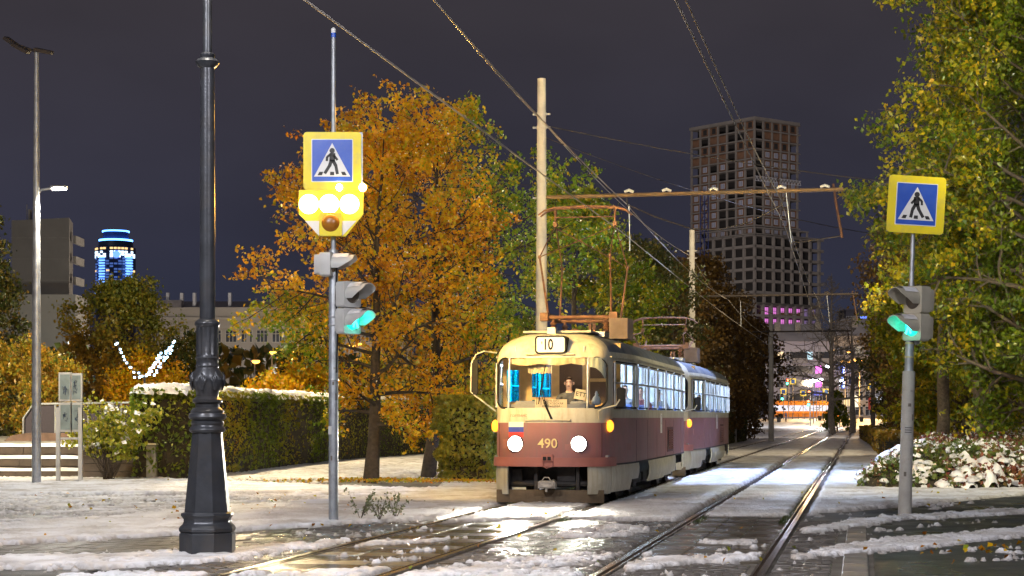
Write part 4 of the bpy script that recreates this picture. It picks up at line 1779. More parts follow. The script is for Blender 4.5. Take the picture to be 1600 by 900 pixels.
# driver and passengers
drv = seated_person("person", [M_skin, M_sweater, M_trouser, M_signblack], None, 'phone')
drv.location = in_tram(.22, 1.02, 1.42)
drv.rotation_euler = (0, 0, TRK)
tag(drv, "balding tram driver in a dark grey sweater sitting in the cab looking at a phone", "person")
ph = MB()
ph.box(-.037, .037, -.005, .005, -.075, .075, bev=.003)
po = ph.build("phone", M_signblack, None)
po.matrix_world = Matrix.Translation(in_tram(.22, 1.02 - .432, 1.42 + .30)) @ M_tr @ Matrix.Rotation(R(60), 4, 'Y') @ Matrix.Rotation(R(-15), 4, 'X')
tag(po, "black phone held in both hands by the tram driver", "phone")
bgm = MB()
bgm.lathe([(.02, 0), (.075, .03), (.085, .10), (.06, .17), (.025, .22), (.03, .25), (.012, .31)], 10)
bo = bgm.build("carrier_bag", mat("white_plastic_bag", (.62, .66, .68), .5), None, smooth=60)
bo.location = in_tram(.80, .40, 1.76)
bo.scale = (1, .7, .82)
tag(bo, "small white carrier bag knotted at the top inside the corner of the tram cab", "bag")

seatrows = [float(y) for y in np.arange(2.6, 12.6, .85)]
plist = [(pos1, .80, seatrows[0], M_coatblue, "person in a blue coat sitting by the first saloon window of the front tram"),
         (pos1, .80, seatrows[2], M_coatgrey, "person in a grey coat sitting by the second side window of the front tram"),
         (pos1, .80, seatrows[5], M_coatred, "person in a wine red coat sitting near the middle of the front tram"),
         (pos1, .80, seatrows[9], M_coatgrey, "person in a grey coat sitting towards the back of the front tram"),
         (tram2.location, .80, seatrows[1], M_coatblue, "person in a blue coat sitting near the front of the rear tram"),
         (tram2.location, .80, seatrows[4], M_coatgrey, "person in a grey coat sitting halfway along the rear tram")]
cache = {}
for base, x, y, cm, lab in plist:
    if cm.name not in cache:
        o = seated_person("person", [M_skin, cm, M_trouser, M_signblack], None, 'lap')
        cache[cm.name] = o
    else:
        o = copy_tree(cache[cm.name])
    o.location = Vector(base) + M_tr @ Vector((x, y, .88 + .46))
    o.rotation_euler = (0, 0, TRK)
    tag(o, lab, "person", "passengers seated in the trams")

# light of the headlights and of the cab
for lx in (-.585, .545):
    p = in_tram(lx, -.14, 1.085)
    lamp("headlight_beam", 'SPOT', p, 550, (1.0, 0.94, 0.80), 0.1, p + TD * -10 + Vector((0, 0, -1.0)), 75, 0.8)
lamp("cab_light", 'POINT', in_tram(.15, .42, 2.45), 26, (1.0, .78, .5), .08)
for b_ in (pos1, Vector(tram2.location)):
    for yy in (3.2, 7.3, 11.4):
        lamp("saloon_light", 'POINT', b_ + M_tr @ Vector((-0.15, yy, 2.72)), 620, (0.52, 0.68, 1.0), .10)
# ================================================================ street furniture
# ---- ornate lamp post in the foreground
lp = empty("ornate_lamp_post", (-3.45, 20.3, 0), label="tall dark cast iron lamp post with octagonal ornate base in the left foreground", cat="lamp post")
b = MB()
b.lathe([(.322, -.03), (.322, .235), (.31, .25)], 8, ph=PI / 8)
b.build("plinth", M_iron, lp, smooth=20)
b = MB()
b.lathe([(.30, .25), (.322, .265), (.328, .295), (.31, .325), (.285, .345), (.272, .375), (.272, .40), (.29, .425), (.305, .445), (.30, .47), (.27, .48)], 8, ph=PI / 8)
b.build("base_moulding", M_iron, lp, smooth=35)
b = MB()
b.lathe([(.262, .48), (.175, 1.355), (.178, 1.38)], 8, ph=PI / 8)
b.build("tapered_base", M_iron, lp, smooth=20)
b = MB()
b.prism([(-.055, .58), (.055, .58), (.045, 1.05), (-.045, 1.05)], -.013, .02, Matrix.Translation((-.165, -.195, 0)) @ Matrix.Rotation(R(-45), 4, 'Z') @ Matrix.Rotation(R(-5.3), 4, 'X'))
b.build("inspection_door", M_iron, lp)
b = MB()
b.lathe([(.178, 1.375), (.195, 1.385), (.205, 1.41), (.195, 1.435), (.18, 1.445), (.176, 1.46), (.186, 1.475), (.186, 1.50), (.168, 1.515), (.200, 1.53), (.215, 1.555), (.205, 1.59), (.185, 1.60), (.19, 1.62), (.165, 1.65), (.135, 1.66), (.135, 1.70), (.165, 1.72), (.17, 1.75), (.14, 1.77), (.12, 1.79)], 32)
b.build("stepped_collar", M_iron, lp, smooth=40)
b = MB()
b.lathe([(.12, 1.77), (.13, 1.84), (.165, 1.90), (.180, 1.97), (.170, 2.04), (.135, 2.09), (.125, 2.12)], 32)
b.build("bulb", M_iron, lp, smooth=60)
for k in range(6):
    a0 = k * PI / 3 + .25
    b = MB()
    for j in range(-3, 4):
        aa = a0 + j * .115
        bb = a0 + j * .03
        b.tube([(.165 * math.cos(bb), .165 * math.sin(bb), 1.86), (.188 * math.cos((aa + bb) / 2), .188 * math.sin((aa + bb) / 2), 1.94), (.186 * math.cos(aa), .186 * math.sin(aa), 2.02 - abs(j) * .012), (.160 * math.cos(aa), .160 * math.sin(aa), 2.065 - abs(j) * .02)], [.010, .016, .018, .008], 6)
    b.build("acanthus_leaf", M_iron, lp, smooth=60)
b = MB()
b.lathe([(.125, 2.10), (.135, 2.13), (.125, 2.15), (.125, 2.20), (.14, 2.22), (.125, 2.24), (.122, 2.26)], 32)
b.build("ring", M_iron, lp, smooth=40)
b = MB()
prof = []
vs = []
fs = []
nn = 64
for zi, z in enumerate((2.25, 2.27, 2.45, 2.55, 2.58)):
    for k in range(nn):
        r = .128 - (.012 if zi in (1, 2, 3) else 0) * (0.5 + 0.5 * math.cos(k / nn * 2 * PI * 12))
        vs.append((r * math.cos(2 * PI * k / nn), r * math.sin(2 * PI * k / nn), z))
for i in range(4):
    for k in range(nn):
        k2 = (k + 1) % nn
        fs.append((i * nn + k, i * nn + k2, (i + 1) * nn + k2, (i + 1) * nn + k))
b.add(vs, fs)
b.build("fluted_sleeve", M_iron, lp, smooth=60)
b = MB()
b.lathe([(.128, 2.57), (.145, 2.60), (.145, 2.62), (.13, 2.64), (.10, 2.66)], 32)
b.build("sleeve_cap", M_iron, lp, smooth=40)
b = MB()
b.lathe([(.088, 2.60), (.082, 4.5), (.078, 5.52)], 32)
b.build("lower_shaft", M_iron, lp, smooth=40)
b = MB()
b.lathe([(.08, 5.50), (.10, 5.52), (.125, 5.545), (.135, 5.575), (.115, 5.60), (.075, 5.62), (.085, 5.64), (.085, 5.66), (.055, 5.68)], 32)
b.build("shaft_collar", M_iron, lp, smooth=40)
b = MB()
b.lathe([(.052, 5.66), (.045, 8.0)], 24)
b.build("upper_shaft", M_iron, lp, smooth=40)
b = MB()
for s in (-1, 1):
    b.tube([(0, 0, 7.7), (s * .3, 0, 8.0), (s * .8, 0, 8.05)], .03, 8)
b.build("lamp_arms", M_iron, lp, smooth=40)
for s in (-1, 1):
    b = MB()
    b.lathe([(.05, .1), (.22, .0), (.24, -.05)], 20, Matrix.Translation((s * .85, 0, 8.0)))
    lh = b.build("lantern", M_iron, lp, smooth=40)
    b = MB()
    b.lathe([(.2, -.02), (.18, -.10), (.05, -.16)], 16, Matrix.Translation((s * .85, 0, 7.97)))
    b.build("globe", emit("lantern_glow", (1.0, .9, .75), 14), lh, smooth=60)
lamp("ornate_post_lantern_light", 'POINT', (-3.45, 20.0, 7.6), 420, (1.0, .92, .80), .25)

# ---- crossing signs


def sign_face(parent, w, flip, M, mats_round=.05):
    def bb(poly, y0, y1, name, m):
        q = MB()
        q.prism(poly, y0, y1, M)
        return q.build(name, m, parent)
    s = w / .86
    bb(rounded(.86 * s, .86 * s, .055 * s, 0, 0, 5), -.012, .012, "yellow_board", M_yellow)
    bb(rounded(.62 * s, .64 * s, .01, 0, 0.005, 2), -.016, -.012, "white_border", M_white)
    bb(rounded(.595 * s, .615 * s, .01, 0, 0.005, 2), -.020, -.016, "blue_panel", M_blue)
    bb([(-.27 * s, -.235 * s), (.27 * s, -.235 * s), (0, .265 * s)], -.024, -.020, "white_triangle", M_white)
    k = -1 if flip else 1
    g = MB()

    def st(a, b_, ww):
        g.stroke((k * a[0] * s, a[1] * s), (k * b_[0] * s, b_[1] * s), ww * s, -.028, -.024, M)
    g.prism([(k * .0 * s + .040 * s * math.cos(t * PI / 6), (.150 + .040 * math.sin(t * PI / 6)) * s) for t in range(12)], -.028, -.024, M)
    st((.005, .115), (.0, -.01), .085)
    st((-.02, .10), (-.075, .055), .034)
    st((-.075, .06), (-.08, -.005), .034)
    st((.02, .085), (.08, .01), .034)
    st((.01, .01), (.055, -.075), .05)
    st((.055, -.07), (.078, -.20), .045)
    st((-.01, .01), (-.04, -.08), .05)
    st((-.04, -.075), (-.11, -.19), .045)
    g.build("walking_man", M_signblack, parent)
    for x in (-.165, 0.0, .165):
        h = MB()
        sl = -.02 if x < 0 else .02 if x > 0 else 0
        h.prism([(k * 0 + (x - .032 - sl * -1) * s, -.215 * s), ((x + .032 + sl) * s, -.215 * s), ((x + .028 - sl * .2) * s, -.165 * s), ((x - .028 - sl * .2) * s, -.165 * s)], -.0285, -.024, M)
        h.build("zebra_stripe", M_signblack, parent)


M_green = emit("green_signal_glow", (0.02, 1.0, 0.72), 14.0)
M_greenlens = emit("green_signal_lens", (0.0, .6, .45), 1.8)


def signal_section(parent, M, body, lit=None, name="signal_section"):
    """one lamp housing facing -y in its own frame, with hood"""
    b = MB()
    b.prism(rounded(.27, .30, .03, 0, 0, 3), -.02, .12, M)
    b.prism(rounded(.22, .25, .03, 0, 0, 3), .12, .20, M)
    h = b.build(name, body, parent, smooth=30)
    # hood: open tube cut at a slant
    v = []
    f = []
    n = 16
    for i in range(n + 1):
        a = R(-25 + 230 * i / n)
        r = .118
        depth = -.30 if 10 < (-25 + 230 * i / n) < 170 else -.16
        depth = -.12 - .19 * min(1, max(0, (math.sin(a) + .45) / .9))
        for rr, yy in ((r, -.02), (r * 1.02, depth), (r * 1.02 - .008, depth), (r - .008, -.02)):
            v.append((rr * math.cos(a), yy, rr * math.sin(a)))
    for i in range(n):
        for j in range(4):
            j2 = (j + 1) % 4
            f.append((i * 4 + j, i * 4 + j2, (i + 1) * 4 + j2, (i + 1) * 4 + j))
    v0 = MB()
    v0.add(v, f, M)
    v0.build("hood", body, h, smooth=50)
    l = MB()
    l.lathe([(.105, .0), (.09, .02), (.05, .035), (.01, .04)], 20, M @ Matrix.Translation((0, -.02, 0)) @ Matrix.Rotation(PI / 2, 4, 'X'))
    l.build("lens", M_greenlens if lit else M_lensdark, h, smooth=60)
    if lit:
        g = MB()
        g.stroke((0, .065), (0, .01), .035, -.075, -.068, M)
        g.stroke((0, .02), (-.035, -.075), .024, -.075, -.068, M)
        g.stroke((0, .02), (.035, -.075), .024, -.075, -.068, M)
        g.stroke((0, .055), (-.035, .015), .02, -.075, -.068, M)
        g.stroke((0, .055), (.035, .015), .02, -.075, -.068, M)
        g.build("green_walking_man", M_green, h)
        g = MB()
        g.lathe([(.012, -.004), (.018, 0), (.012, .004)], 10, M @ Matrix.Translation((-.01, -.078, .085)) @ Matrix.Rotation(PI / 2, 4, 'X'))
        g.build("green_dot", M_green, h)
    sn = MB()
    vs = []
    for i in range(9):
        a = R(40 + 100 * i / 8)
        for yy in (-.03, -.12, -.24):
            vs.append(((.118 + .018 * math.sin(a) ** 3 + .004) * math.cos(a), yy, (.118 + .022 * math.sin(a) ** 3) * math.sin(a)))
    sn.add(vs, [(i * 3 + j, i * 3 + j + 1, (i + 1) * 3 + j + 1, (i + 1) * 3 + j) for i in range(8) for j in range(2)], M)
    sn.build("snow_on_hood", M_snow, h, smooth=60)
    return h


# left crossing post
cl = empty("crossing_signal_post", (-2.61, 26.2, 0), label="left grey crossing post with lit amber beacons under its yellow edged pedestrian sign", cat="traffic signal", group="crossing signal posts")
b = MB()
b.lathe([(.072, -.05), (.068, 3.98), (.062, 4.0)], 20)
b.build("pole", M_galv, cl, smooth=40)
b = MB()
b.lathe([(.039, 3.98), (.034, 7.18)], 16)
b.build("upper_pole", M_galv, cl, smooth=40)
b = MB()
b.lathe([(.036, 7.10), (.036, 7.17)], 16)
b.build("blue_band", M_blue, cl)
b = MB()
b.lathe([(.036, 7.17), (.034, 7.23), (.01, 7.25)], 16)
b.build("pole_cap", M_white, cl)
for z in (2.9, 3.02, 3.9, 2.1):
    b = MB()
    b.lathe([(.074, z - .015), (.08, z), (.074, z + .015)], 20)
    b.build("clamp_band", M_alum, cl, smooth=40)
b = MB()
b.tube([(.05, -.06, 2.2), (.07, -.07, 2.8), (.04, -.07, 3.3), (.06, -.06, 3.9)], .012, 6)
b.build("cable", M_black, cl, smooth=40)
b = MB()
b.box(-.068, -.02, -.074, -.069, 1.30, 1.42)
b.build("grey_sticker", M_sigwhite, cl)
sg = empty("pedestrian_sign")
sg.parent = cl
sg.location = (-.005, -.12, 5.28)
sign_face(sg, .84, False, Matrix.Identity(4))
b = MB()
b.box(-.40, .44, .016, .045, -.41, .42)
b.build("sign_back", M_alum, sg)
bc = empty("beacon_board")
bc.parent = cl
bc.location = (-.02, -.13, 4.52)
b = MB()
b.prism([(-.13, -.34), (.21, -.34), (.45, -.02 + .01), (.45, .31), (-.45, .31), (-.45, 0.0), (-.15, -.34)][0:1] + [(.21, -.34), (.47, -.015), (.47, .31), (-.47, .31), (-.47, -.015), (-.15, -.34)], -.01, .01)
b.build("yellow_panel", M_yellow, bc)
b = MB()
b.prism([(-.38, -.115), (-.175, -.335), (-.175, -.115)], -.016, -.010)
b.build("white_corner", M_white, bc)
b = MB()
b.prism([(.16, -.335), (.365, -.115), (.16, -.115)], -.016, -.010)
b.build("white_corner", M_white, bc)
b = MB()
b.prism(rounded(.33, .34, .02, -.005, -.165, 3), -.05, -.010)
b.build("lamp_frame", M_yellow, bc, smooth=30)
b = MB()
b.lathe([(.13, 0), (.11, .03), (.06, .05), (.01, .055)], 24, Matrix.Translation((-.005, -.05, -.145)) @ Matrix.Rotation(PI / 2, 4, 'X'))
b.build("unlit_lamp", mat("dark_amber_lens", (.35, .13, .01), .3), bc, smooth=60)
M_beacon = emit("amber_beacon_glow", (1.0, 0.60, 0.12), 38.0)
for x in (-.325, -.03, .265):
    b = MB()
    b.lathe([(.143, 0), (.13, .03), (.08, .05), (.01, .06)], 28, Matrix.Translation((x, -.012, .13)) @ Matrix.Rotation(PI / 2, 4, 'X'))
    b.build("beacon_lamp", M_beacon, bc, smooth=60)
b = MB()
b.box(-.47, .47, -.02, .06, .312, .335)
b.build("top_rail", M_yellow, bc)
for x, r in ((.12, .05), (.46, .058)):
    b = MB()
    b.lathe([(.01, -r), (r * .7, -r * .7), (r, 0), (r * .7, r * .7), (.01, r)], 16, Matrix.Translation((x, -.03, .37)))
    b.build("flash_lamp", emit("white_amber_flash", (1.0, .75, .35), 60), bc, smooth=70)
lamp("beacon_light", "SPOT", (-2.60, 25.75, 4.65), 500, (1.0, .50, .07), .3, (-2.6, 15, 5.2), 150, .8)
lamp("beacon_light_rear", "SPOT", (-2.30, 26.65, 4.85), 8200, (1.0, .62, .16), .25, (0.2, 40, 6.6), 104, .7)
lamp("beacon_glow_light", "POINT", (-2.45, 27.0, 6.1), 200, (1.0, .50, .07), .2)
# heads
b = MB()
vh = empty("vehicle_signal")
vh.parent = cl
Mv = Matrix.Translation((-.02, -.05, 3.78)) @ Matrix.Rotation(R(78), 4, 'Z') @ Matrix.Scale(1.15, 4)
signal_section(vh, Mv, M_sigwhite)
ph_ = empty("pedestrian_signal")
ph_.parent = cl
for zz, lit in ((3.34, None), (2.95, True)):
    signal_section(ph_, Matrix.Translation((.27, -.10, zz)) @ Matrix.Rotation(R(48), 4, 'Z') @ Matrix.Scale(1.25, 4), M_sigwhite, lit)
b = MB()
b.box(.06, .2, -.06, -.03, 3.46, 3.50)
b.box(.06, .2, -.06, -.03, 2.82, 2.86)
b.build("signal_bracket", M_alum, cl)
lamp("left_green_signal_light", 'POINT', (-2.61 + .46, 26.2 - .32, 2.97), 1.6, (0.05, 1.0, .75), .05)

# right crossing post
cr = empty("crossing_signal_post", (6.20, 28.3, 0), label="right grey crossing post leaning slightly, its yellow edged pedestrian sign in front of green trees", cat="traffic signal", group="crossing signal posts")
cr.rotation_euler = (0, R(1.7), 0)
b = MB()
b.lathe([(.105, -.05), (.098, 2.26), (.09, 2.28)], 24)
b.build("pole", mat("pale_concrete_grey_pole", (.40, .38, .34), .7, 0, .2, 4, dirt=(.2, .18, .15), dirt_amt=.5, dscale=4, bump=.15), cr, smooth=40)
b = MB()
b.lathe([(.070, 2.26), (.066, 3.10)], 20)
b.build("middle_pole", M_galv, cr, smooth=40)
b = MB()
b.lathe([(.050, 3.08), (.050, 3.65), (.037, 3.70), (.035, 5.25)], 16)
b.build("upper_pole", M_galv, cr, smooth=40)
for z in (2.5, 2.72):
    b = MB()
    b.lathe([(.072, z - .012), (.076, z), (.072, z + .012)], 20)
    b.build("clamp_band", mat("yellowed_band", (.5, .42, .2), .5), cr, smooth=40)
b = MB()
vs = []
for i in range(7):
    a = R(-130 + 80 * i / 6)
    for z in (1.27, 1.42):
        vs.append((.1035 * math.cos(a), .1035 * math.sin(a), z))
b.add(vs, [(2 * i, 2 * i + 2, 2 * i + 3, 2 * i + 1) for i in range(6)])
st_ = b.build("torn_sticker", mat("dirty_sticker", (.35, .34, .32), .7), cr)
for i, (z, tx) in enumerate(((1.375, "ОБЪЯВЛЕНИЕ"), (1.335, "РАБОТА"), (1.30, "ЗВОНИТЕ"))):
    pass
for zz in (1.385, 1.35, 1.315):
    b = MB()
    vs = []
    for i in range(5):
        a = R(-122 + 62 * i / 4)
        for z in (zz - .006, zz + .006):
            vs.append((.1045 * math.cos(a), .1045 * math.sin(a), z))
    b.add(vs, [(2 * i, 2 * i + 2, 2 * i + 3, 2 * i + 1) for i in range(4)])
    b.build("sticker_line", M_signblack, st_)
sg = empty("pedestrian_sign")
sg.parent = cr
sg.location = (.02, -.08, 4.90)
sg.rotation_euler = (0, R(1.8), 0)
sign_face(sg, .90, True, Matrix.Identity(4))
b = MB()
b.box(-.44, .44, .013, .03, -.44, .44)
b.build("sign_back", M_alum, sg)
ph_ = empty("pedestrian_signal")
ph_.parent = cr
for zz, lit in ((3.40, None), (2.97, True)):
    signal_section(ph_, Matrix.Translation((.02, -.12, zz)) @ Matrix.Rotation(R(-56), 4, 'Z') @ Matrix.Scale(1.42, 4), M_sigbody, lit)
b = MB()
b.lathe([(.03, 0), (.045, .03), (.045, .09), (.03, .11)], 12, Matrix.Translation((.10, -.05, 2.70)))
b.build("junction_box", M_galv, cr, smooth=40)
for k_, (a0_, z0_, w_, h_) in enumerate(((-100, 1.72, 26, .05), (-70, .95, 18, .12), (-120, .62, 22, .07), (-85, 1.95, 30, .03), (-60, 1.5, 14, .10))):
    b = MB()
    vs = []
    for i in range(5):
        a = R(a0_ + w_ * i / 4)
        for z in (z0_, z0_ + h_):
            vs.append((.1042 * math.cos(a), .1042 * math.sin(a), z))
    b.add(vs, [(2 * i, 2 * i + 2, 2 * i + 3, 2 * i + 1) for i in range(4)])
    b.build("paper_scrap", mat("grey_paper_scrap" if k_ % 2 else "dark_glue_mark", (.30, .29, .27) if k_ % 2 else (.14, .12, .10), .8), cr)
    b = MB()
    b.add([(v[0] * .69, v[1] * .69, v[2] + .3) for v in vs], [(2 * i, 2 * i + 2, 2 * i + 3, 2 * i + 1) for i in range(4)])
    b.build("paper_scrap", mat("grey_paper_scrap" if k_ % 2 else "dark_glue_mark", (.30, .29, .27), .8), cl)
lamp("right_green_signal_light", 'POINT', (6.20 - .30 + .13, 28.3 - .42, 2.97), 1.4, (0.05, 1.0, .75), .05)

# ---- tall floodlight mast on the left
fm_ = empty("floodlight_mast", (-10.88, 41, 0), label="tall slim steel mast with dark floodlights on top and one lit side lamp, far left", cat="lamp post")
b = MB()
b.lathe([(.105, -.1), (.10, 3.5), (.075, 6.6), (.05, 9.9)], 20)
b.build("pole", M_galv, fm_, smooth=40)
b = MB()
b.tube([(-.50, -.1, 10.08), (-.1, 0, 9.95), (.18, 0, 9.90)], .03, 8)
b.build("top_bracket", M_darksteel, fm_, smooth=40)
for x, y, z, ry in ((-.52, -.1, 10.10, 35), (-.30, -.2, 9.95, 28), (.16, .0, 9.93, 12)):
    b = MB()
    b.box(-.20, .20, -.13, .13, -.04, .04, bev=.015)
    b.build("floodlight", M_darksteel, fm_, loc=(x, y, z), rot=(R(12), R(ry), 0))
b = MB()
b.tube([(0, 0, 6.66), (.12, 0, 6.76), (.36, 0, 6.79)], .026, 8)
b.build("side_arm", M_galv, fm_, smooth=40)
b = MB()
b.box(.34, .70, -.09, .09, 6.79, 6.85, bev=.02)
sl = b.build("lamp_head", M_galv, fm_)
b = MB()
b.box(.37, .67, -.075, .075, 6.755, 6.79)
b.box(.40, .64, -.095, -.08, 6.765, 6.80)
b.build("lamp_panel", emit("white_street_led", (1.0, .95, .82), 45), sl)
lamp("mast_side_lamp_light", 'SPOT', (-10.88 + .52, 40.9, 6.72), 1500, (1.0, .95, .84), .12, (-10.2, 40.2, 0), 150, .5)

# ---- display frame on legs
df = empty("notice_frame", (-10.35, 41.9, 0), label="white double legged notice frame with four scribbled panels beside the left mast", cat="notice board")
for x in (-.26, .26):
    b = MB()
    b.box(x - .045, x + .045, -.045, .045, -.05, 1.78)
    b.build("leg", M_sigwhite, df)
b = MB()
b.box(-.215, .215, -.02, .02, 1.03, 1.08)
b.build("crossbar", M_sigwhite, df)
for (x0, z0, w, h, nm) in ((-.23, 1.95, .27, .62, 0), (.05, 1.95, .24, .60, 0), (-.22, 1.24, .27, .62, 1), (.05, 1.24, .24, .62, 1)):
    b = MB()
    b.box(x0 - .015, x0 + w + .015, -.03, .06, z0 - .03, z0 + h + .03)
    fo = b.build("panel_case", M_sigwhite, df)
    b = MB()
    b.box(x0 + .02, x0 + w - .02, -.036, -.03, z0 + .02, z0 + h - .02)
    b.build("panel_face", mat("grey_panel_film", (.22, .27, .26), .4, 0, .2, 6), fo)
    rr = random.Random(int(x0 * 100 + z0 * 100))
    b = MB()
    for q in range(4):
        cx, cz = x0 + w / 2 + rr.uniform(-.03, .03), z0 + h * rr.uniform(.3, .7)
        pts = [(cx + rr.uniform(-.06, .06), -.040, cz + rr.uniform(-.10, .10)) for _ in range(5)]
        b.tube(pts, .006, 4)
    b.build("scribble", mat("dark_blue_scribble", (.03, .05, .09), .6), fo)

# ---- wide terrace steps and the low wall
ts = empty("terrace_steps", (0, 0, 0), label="dark plank terrace steps covered with snow at the far left", cat="steps")
Y0 = 45.0
for i in range(3):
    z = (.21, .51, .81)[i]
    x1 = (-10.9, -10.62, -10.45)[i]
    y0 = Y0 + i * .42
    b = MB()
    b.box(-26, x1 + 0, y0, y0 + .42, z - .35, z - .005)
    st = b.build("step", M_wood, ts)
    for j in range(9):
        b = MB()
        b.box(-26 + j * 1.69, -26 + j * 1.69 + 1.67, y0 - .022, y0 - .002, z - .19, z - .02)
        b.build("plank", M_wood, st)
    b = MB()
    vs = []
    fs = []
    n = 140
    for k in range(n + 1):
        x = -26 + (x1 + 0 + 26) * k / n
        h = .045 + .03 * float(vnoise(np.array(x), np.array(i * 7.3), 3.0, 5))
        vs += [(x, y0 - .03 + .02 * math.sin(x * 7), z - .01), (x, y0 + .01, z + h), (x, y0 + .25, z + h + .01), (x, y0 + .45, z - .01)]
    for k in range(n):
        for j in range(3):
            fs.append((k * 4 + j, k * 4 + j + 1, (k + 1) * 4 + j + 1, (k + 1) * 4 + j)[::-1])
    b.add(vs, fs)
    b.build("snow_layer", M_snow, st, smooth=60)
rw = empty("retaining_wall", (0, 0, 0), label="low wall of dark stacked boards with grey scrawl between the steps and the hedge", cat="wall")
for j in range(4):
    b = MB()
    b.box(-10.65, -9.06, 44.4 - .003 * j, 44.9, .02 + j * .195, .205 + j * .195)
    b.build("board", M_wood, rw)
b = MB()
b.box(-9.055, -8.80, 44.25, 44.95, 0, .86, bev=.02)
b.build("end_post", M_concrete, rw)
b = MB()
b.box(-10.67, -8.78, 44.2, 45.0, .865, .91, bev=.02)
b.build("snow_layer", M_snow, rw)
b = MB()
for (pp) in ([(-9.45, .72), (-9.35, .80), (-9.30, .66), (-9.22, .78), (-9.15, .70)], [(-9.42, .55), (-9.36, .62), (-9.30, .52), (-9.22, .60), (-9.16, .50)]):
    b.tube([(x, 44.38, z) for x, z in pp], .020, 5)
b.build("painted_scrawl", mat("pale_grey_scrawl", (.3, .32, .34), .7), rw)

# ---- dark screened stage barrier on the terrace
sc_ = empty("screen_barrier", (0, 0, 0), label="row of dark mesh screen panels on a terrace behind the left mast", cat="barrier")
for k in range(4):
    xa = -13.65 + k * .92
    za = 1.90 + .012 * k
    z0 = .98
    b = MB()
    pl = [(xa + .03, z0), (xa + .89, z0), (xa + .89, za - .02), (xa + .03, za - .05)]
    if k == 0:
        pl = [(xa + .03, z0), (xa + .89, z0), (xa + .89, za), (xa + .30, za - .03), (xa + .03, za - .40)]
    b.prism(pl, 50.0, 50.03)
    b.build("mesh_panel", mat("dark_violet_mesh", (.035, .028, .04), .8, 0, .1, 20), sc_)
    b = MB()
    b.tube([(xa + .91, 50.0, .85), (xa + .91, 50.0, za + .03)], .03, 8)
    b.build("post", M_galv, sc_)
b = MB()
b.tube([(-13.62, 49.98, .88), (-13.62, 49.98, 1.52), (-13.35, 49.98, 1.92), (-9.93, 49.98, 1.97)], .035, 8)
b.build("top_rail", M_galv, sc_, smooth=40)
b = MB()
b.box(-13.6, -9.95, 49.96, 50.06, .93, .97)
b.build("bottom_rail", M_galv, sc_)
bd = MB()
bd.prism([(-13.9, .90), (-12.9, .90), (-10.2, .90), (-10.3, 1.10), (-13.3, 1.12), (-13.7, 1.05)], 49.0, 49.8)
o = bd.build("plinth_stone", mat("brown_granite", (.12, .07, .05), .4, 0, .3, 5), None)
tag(o, "long low brown granite plinth lying on the terrace below the dark screens", "plinth")
b = MB()
b.box(-26, -9.85, 46.4, 62, .1, .90)
o = b.build("terrace", M_concrete, None)
o['kind'] = 'structure'

# ---- catenary masts, wires
masts = []
for (s, t, H, ah, al, lab, r0) in ((23.35, -1.80, 9.25, 6.55, 6.75, "nearest pale concrete overhead wire mast, behind the front tram's pantograph", .125),
                                  (57.5, -1.55, 9.3, 6.55, 6.75, "second overhead wire mast, rising behind the gap between the two trams", .135),
                                  (89.0, -2.0, 9.0, 6.55, 6.75, "third overhead wire mast, half lost in the dark trees behind the trams", .13)):
    p = T(s, t)
    m_ = empty("catenary_mast", p, TRK, label=lab, cat="mast", group="overhead wire masts along the tracks")
    b = MB()
    b.lathe([(r0 * 1.25, -.05), (r0 * .78, H), (r0 * .5, H + .01)], 20)
    b.build("pole", M_polewhite, m_, smooth=40)
    for z in (ah + 1.55, ah + 1.85, ah - .05):
        b = MB()
        b.lathe([(r0 * .9, z), (r0 * .95, z + .02), (r0 * .95, z + .06), (r0 * .9, z + .08)], 16)
        b.box(-.20, .20, -.03, .03, z + .02, z + .06)
        b.build("clamp", M_polewhite, m_, smooth=40)
    b = MB()
    b.tube([(0, 0, ah), (al, 0, ah + .02)], .045, 8)
    b.build("bracket_arm", mat("weathered_brown_arm", (.16, .10, .045), .6, .3, .3, 6) if s < 50 else M_darksteel, m_, smooth=40)  # farther arms and clamps: dimness put into a darker material
    for x in ((2.0, 2.85, 3.9, 5.4, 6.35) if s < 50 else (2.0, 5.5)):
        b = MB()
        b.tube([(x - .10, 0, ah + .08), (x, 0, ah + .12), (x + .10, 0, ah + .07)], .035, 6)
        b.build("snowy_clamp", mat("snowy_insulator", (.5, .48, .45), .7) if s < 50 else M_darksteel, m_, smooth=60)
    b = MB()
    b.tube([(1.95, 0, ah - .05), (1.95, 0, ah - .22)], .02, 6)
    b.tube([(1.95, 0, ah - .2), (2.6, 0, ah - .50), (3.4, 0, ah - .78), (4.0, 0, ah - .82), (4.7, 0, ah - .66), (5.4, 0, ah - .30), (5.5, 0, ah)], .016, 6)
    b.build("cross_span_cable", M_darksteel, m_, smooth=60)
    b = MB()
    b.tube([(2.0, 0, ah - .2), (2.02, 0, ah - 1.25)], .014, 6)
    b.build("dropper", M_galv, m_, smooth=60)
    b = MB()
    b.tube([(5.5, 0, ah), (5.62, 0, ah - 1.15)], .014, 6)
    b.build("dropper", M_galv, m_, smooth=60)
    b = MB()
    b.tube([(al - .22, 0, ah + .15), (al - .12, 0, ah - .5), (al - .02, 0, ah - 1.05)], .03, 6)
    b.build("hanger_bar", mat("rusty_dark_steel", (.10, .05, .03), .7, .3), m_, smooth=60)
    b = MB()
    b.tube([(al - .02, 0, ah - 1.0), (5.9, 0, ah - 1.12), (5.62, 0, ah - 1.14)], .016, 6)
    b.build("steady_arm", M_darksteel, m_, smooth=60)
    masts.append(m_)

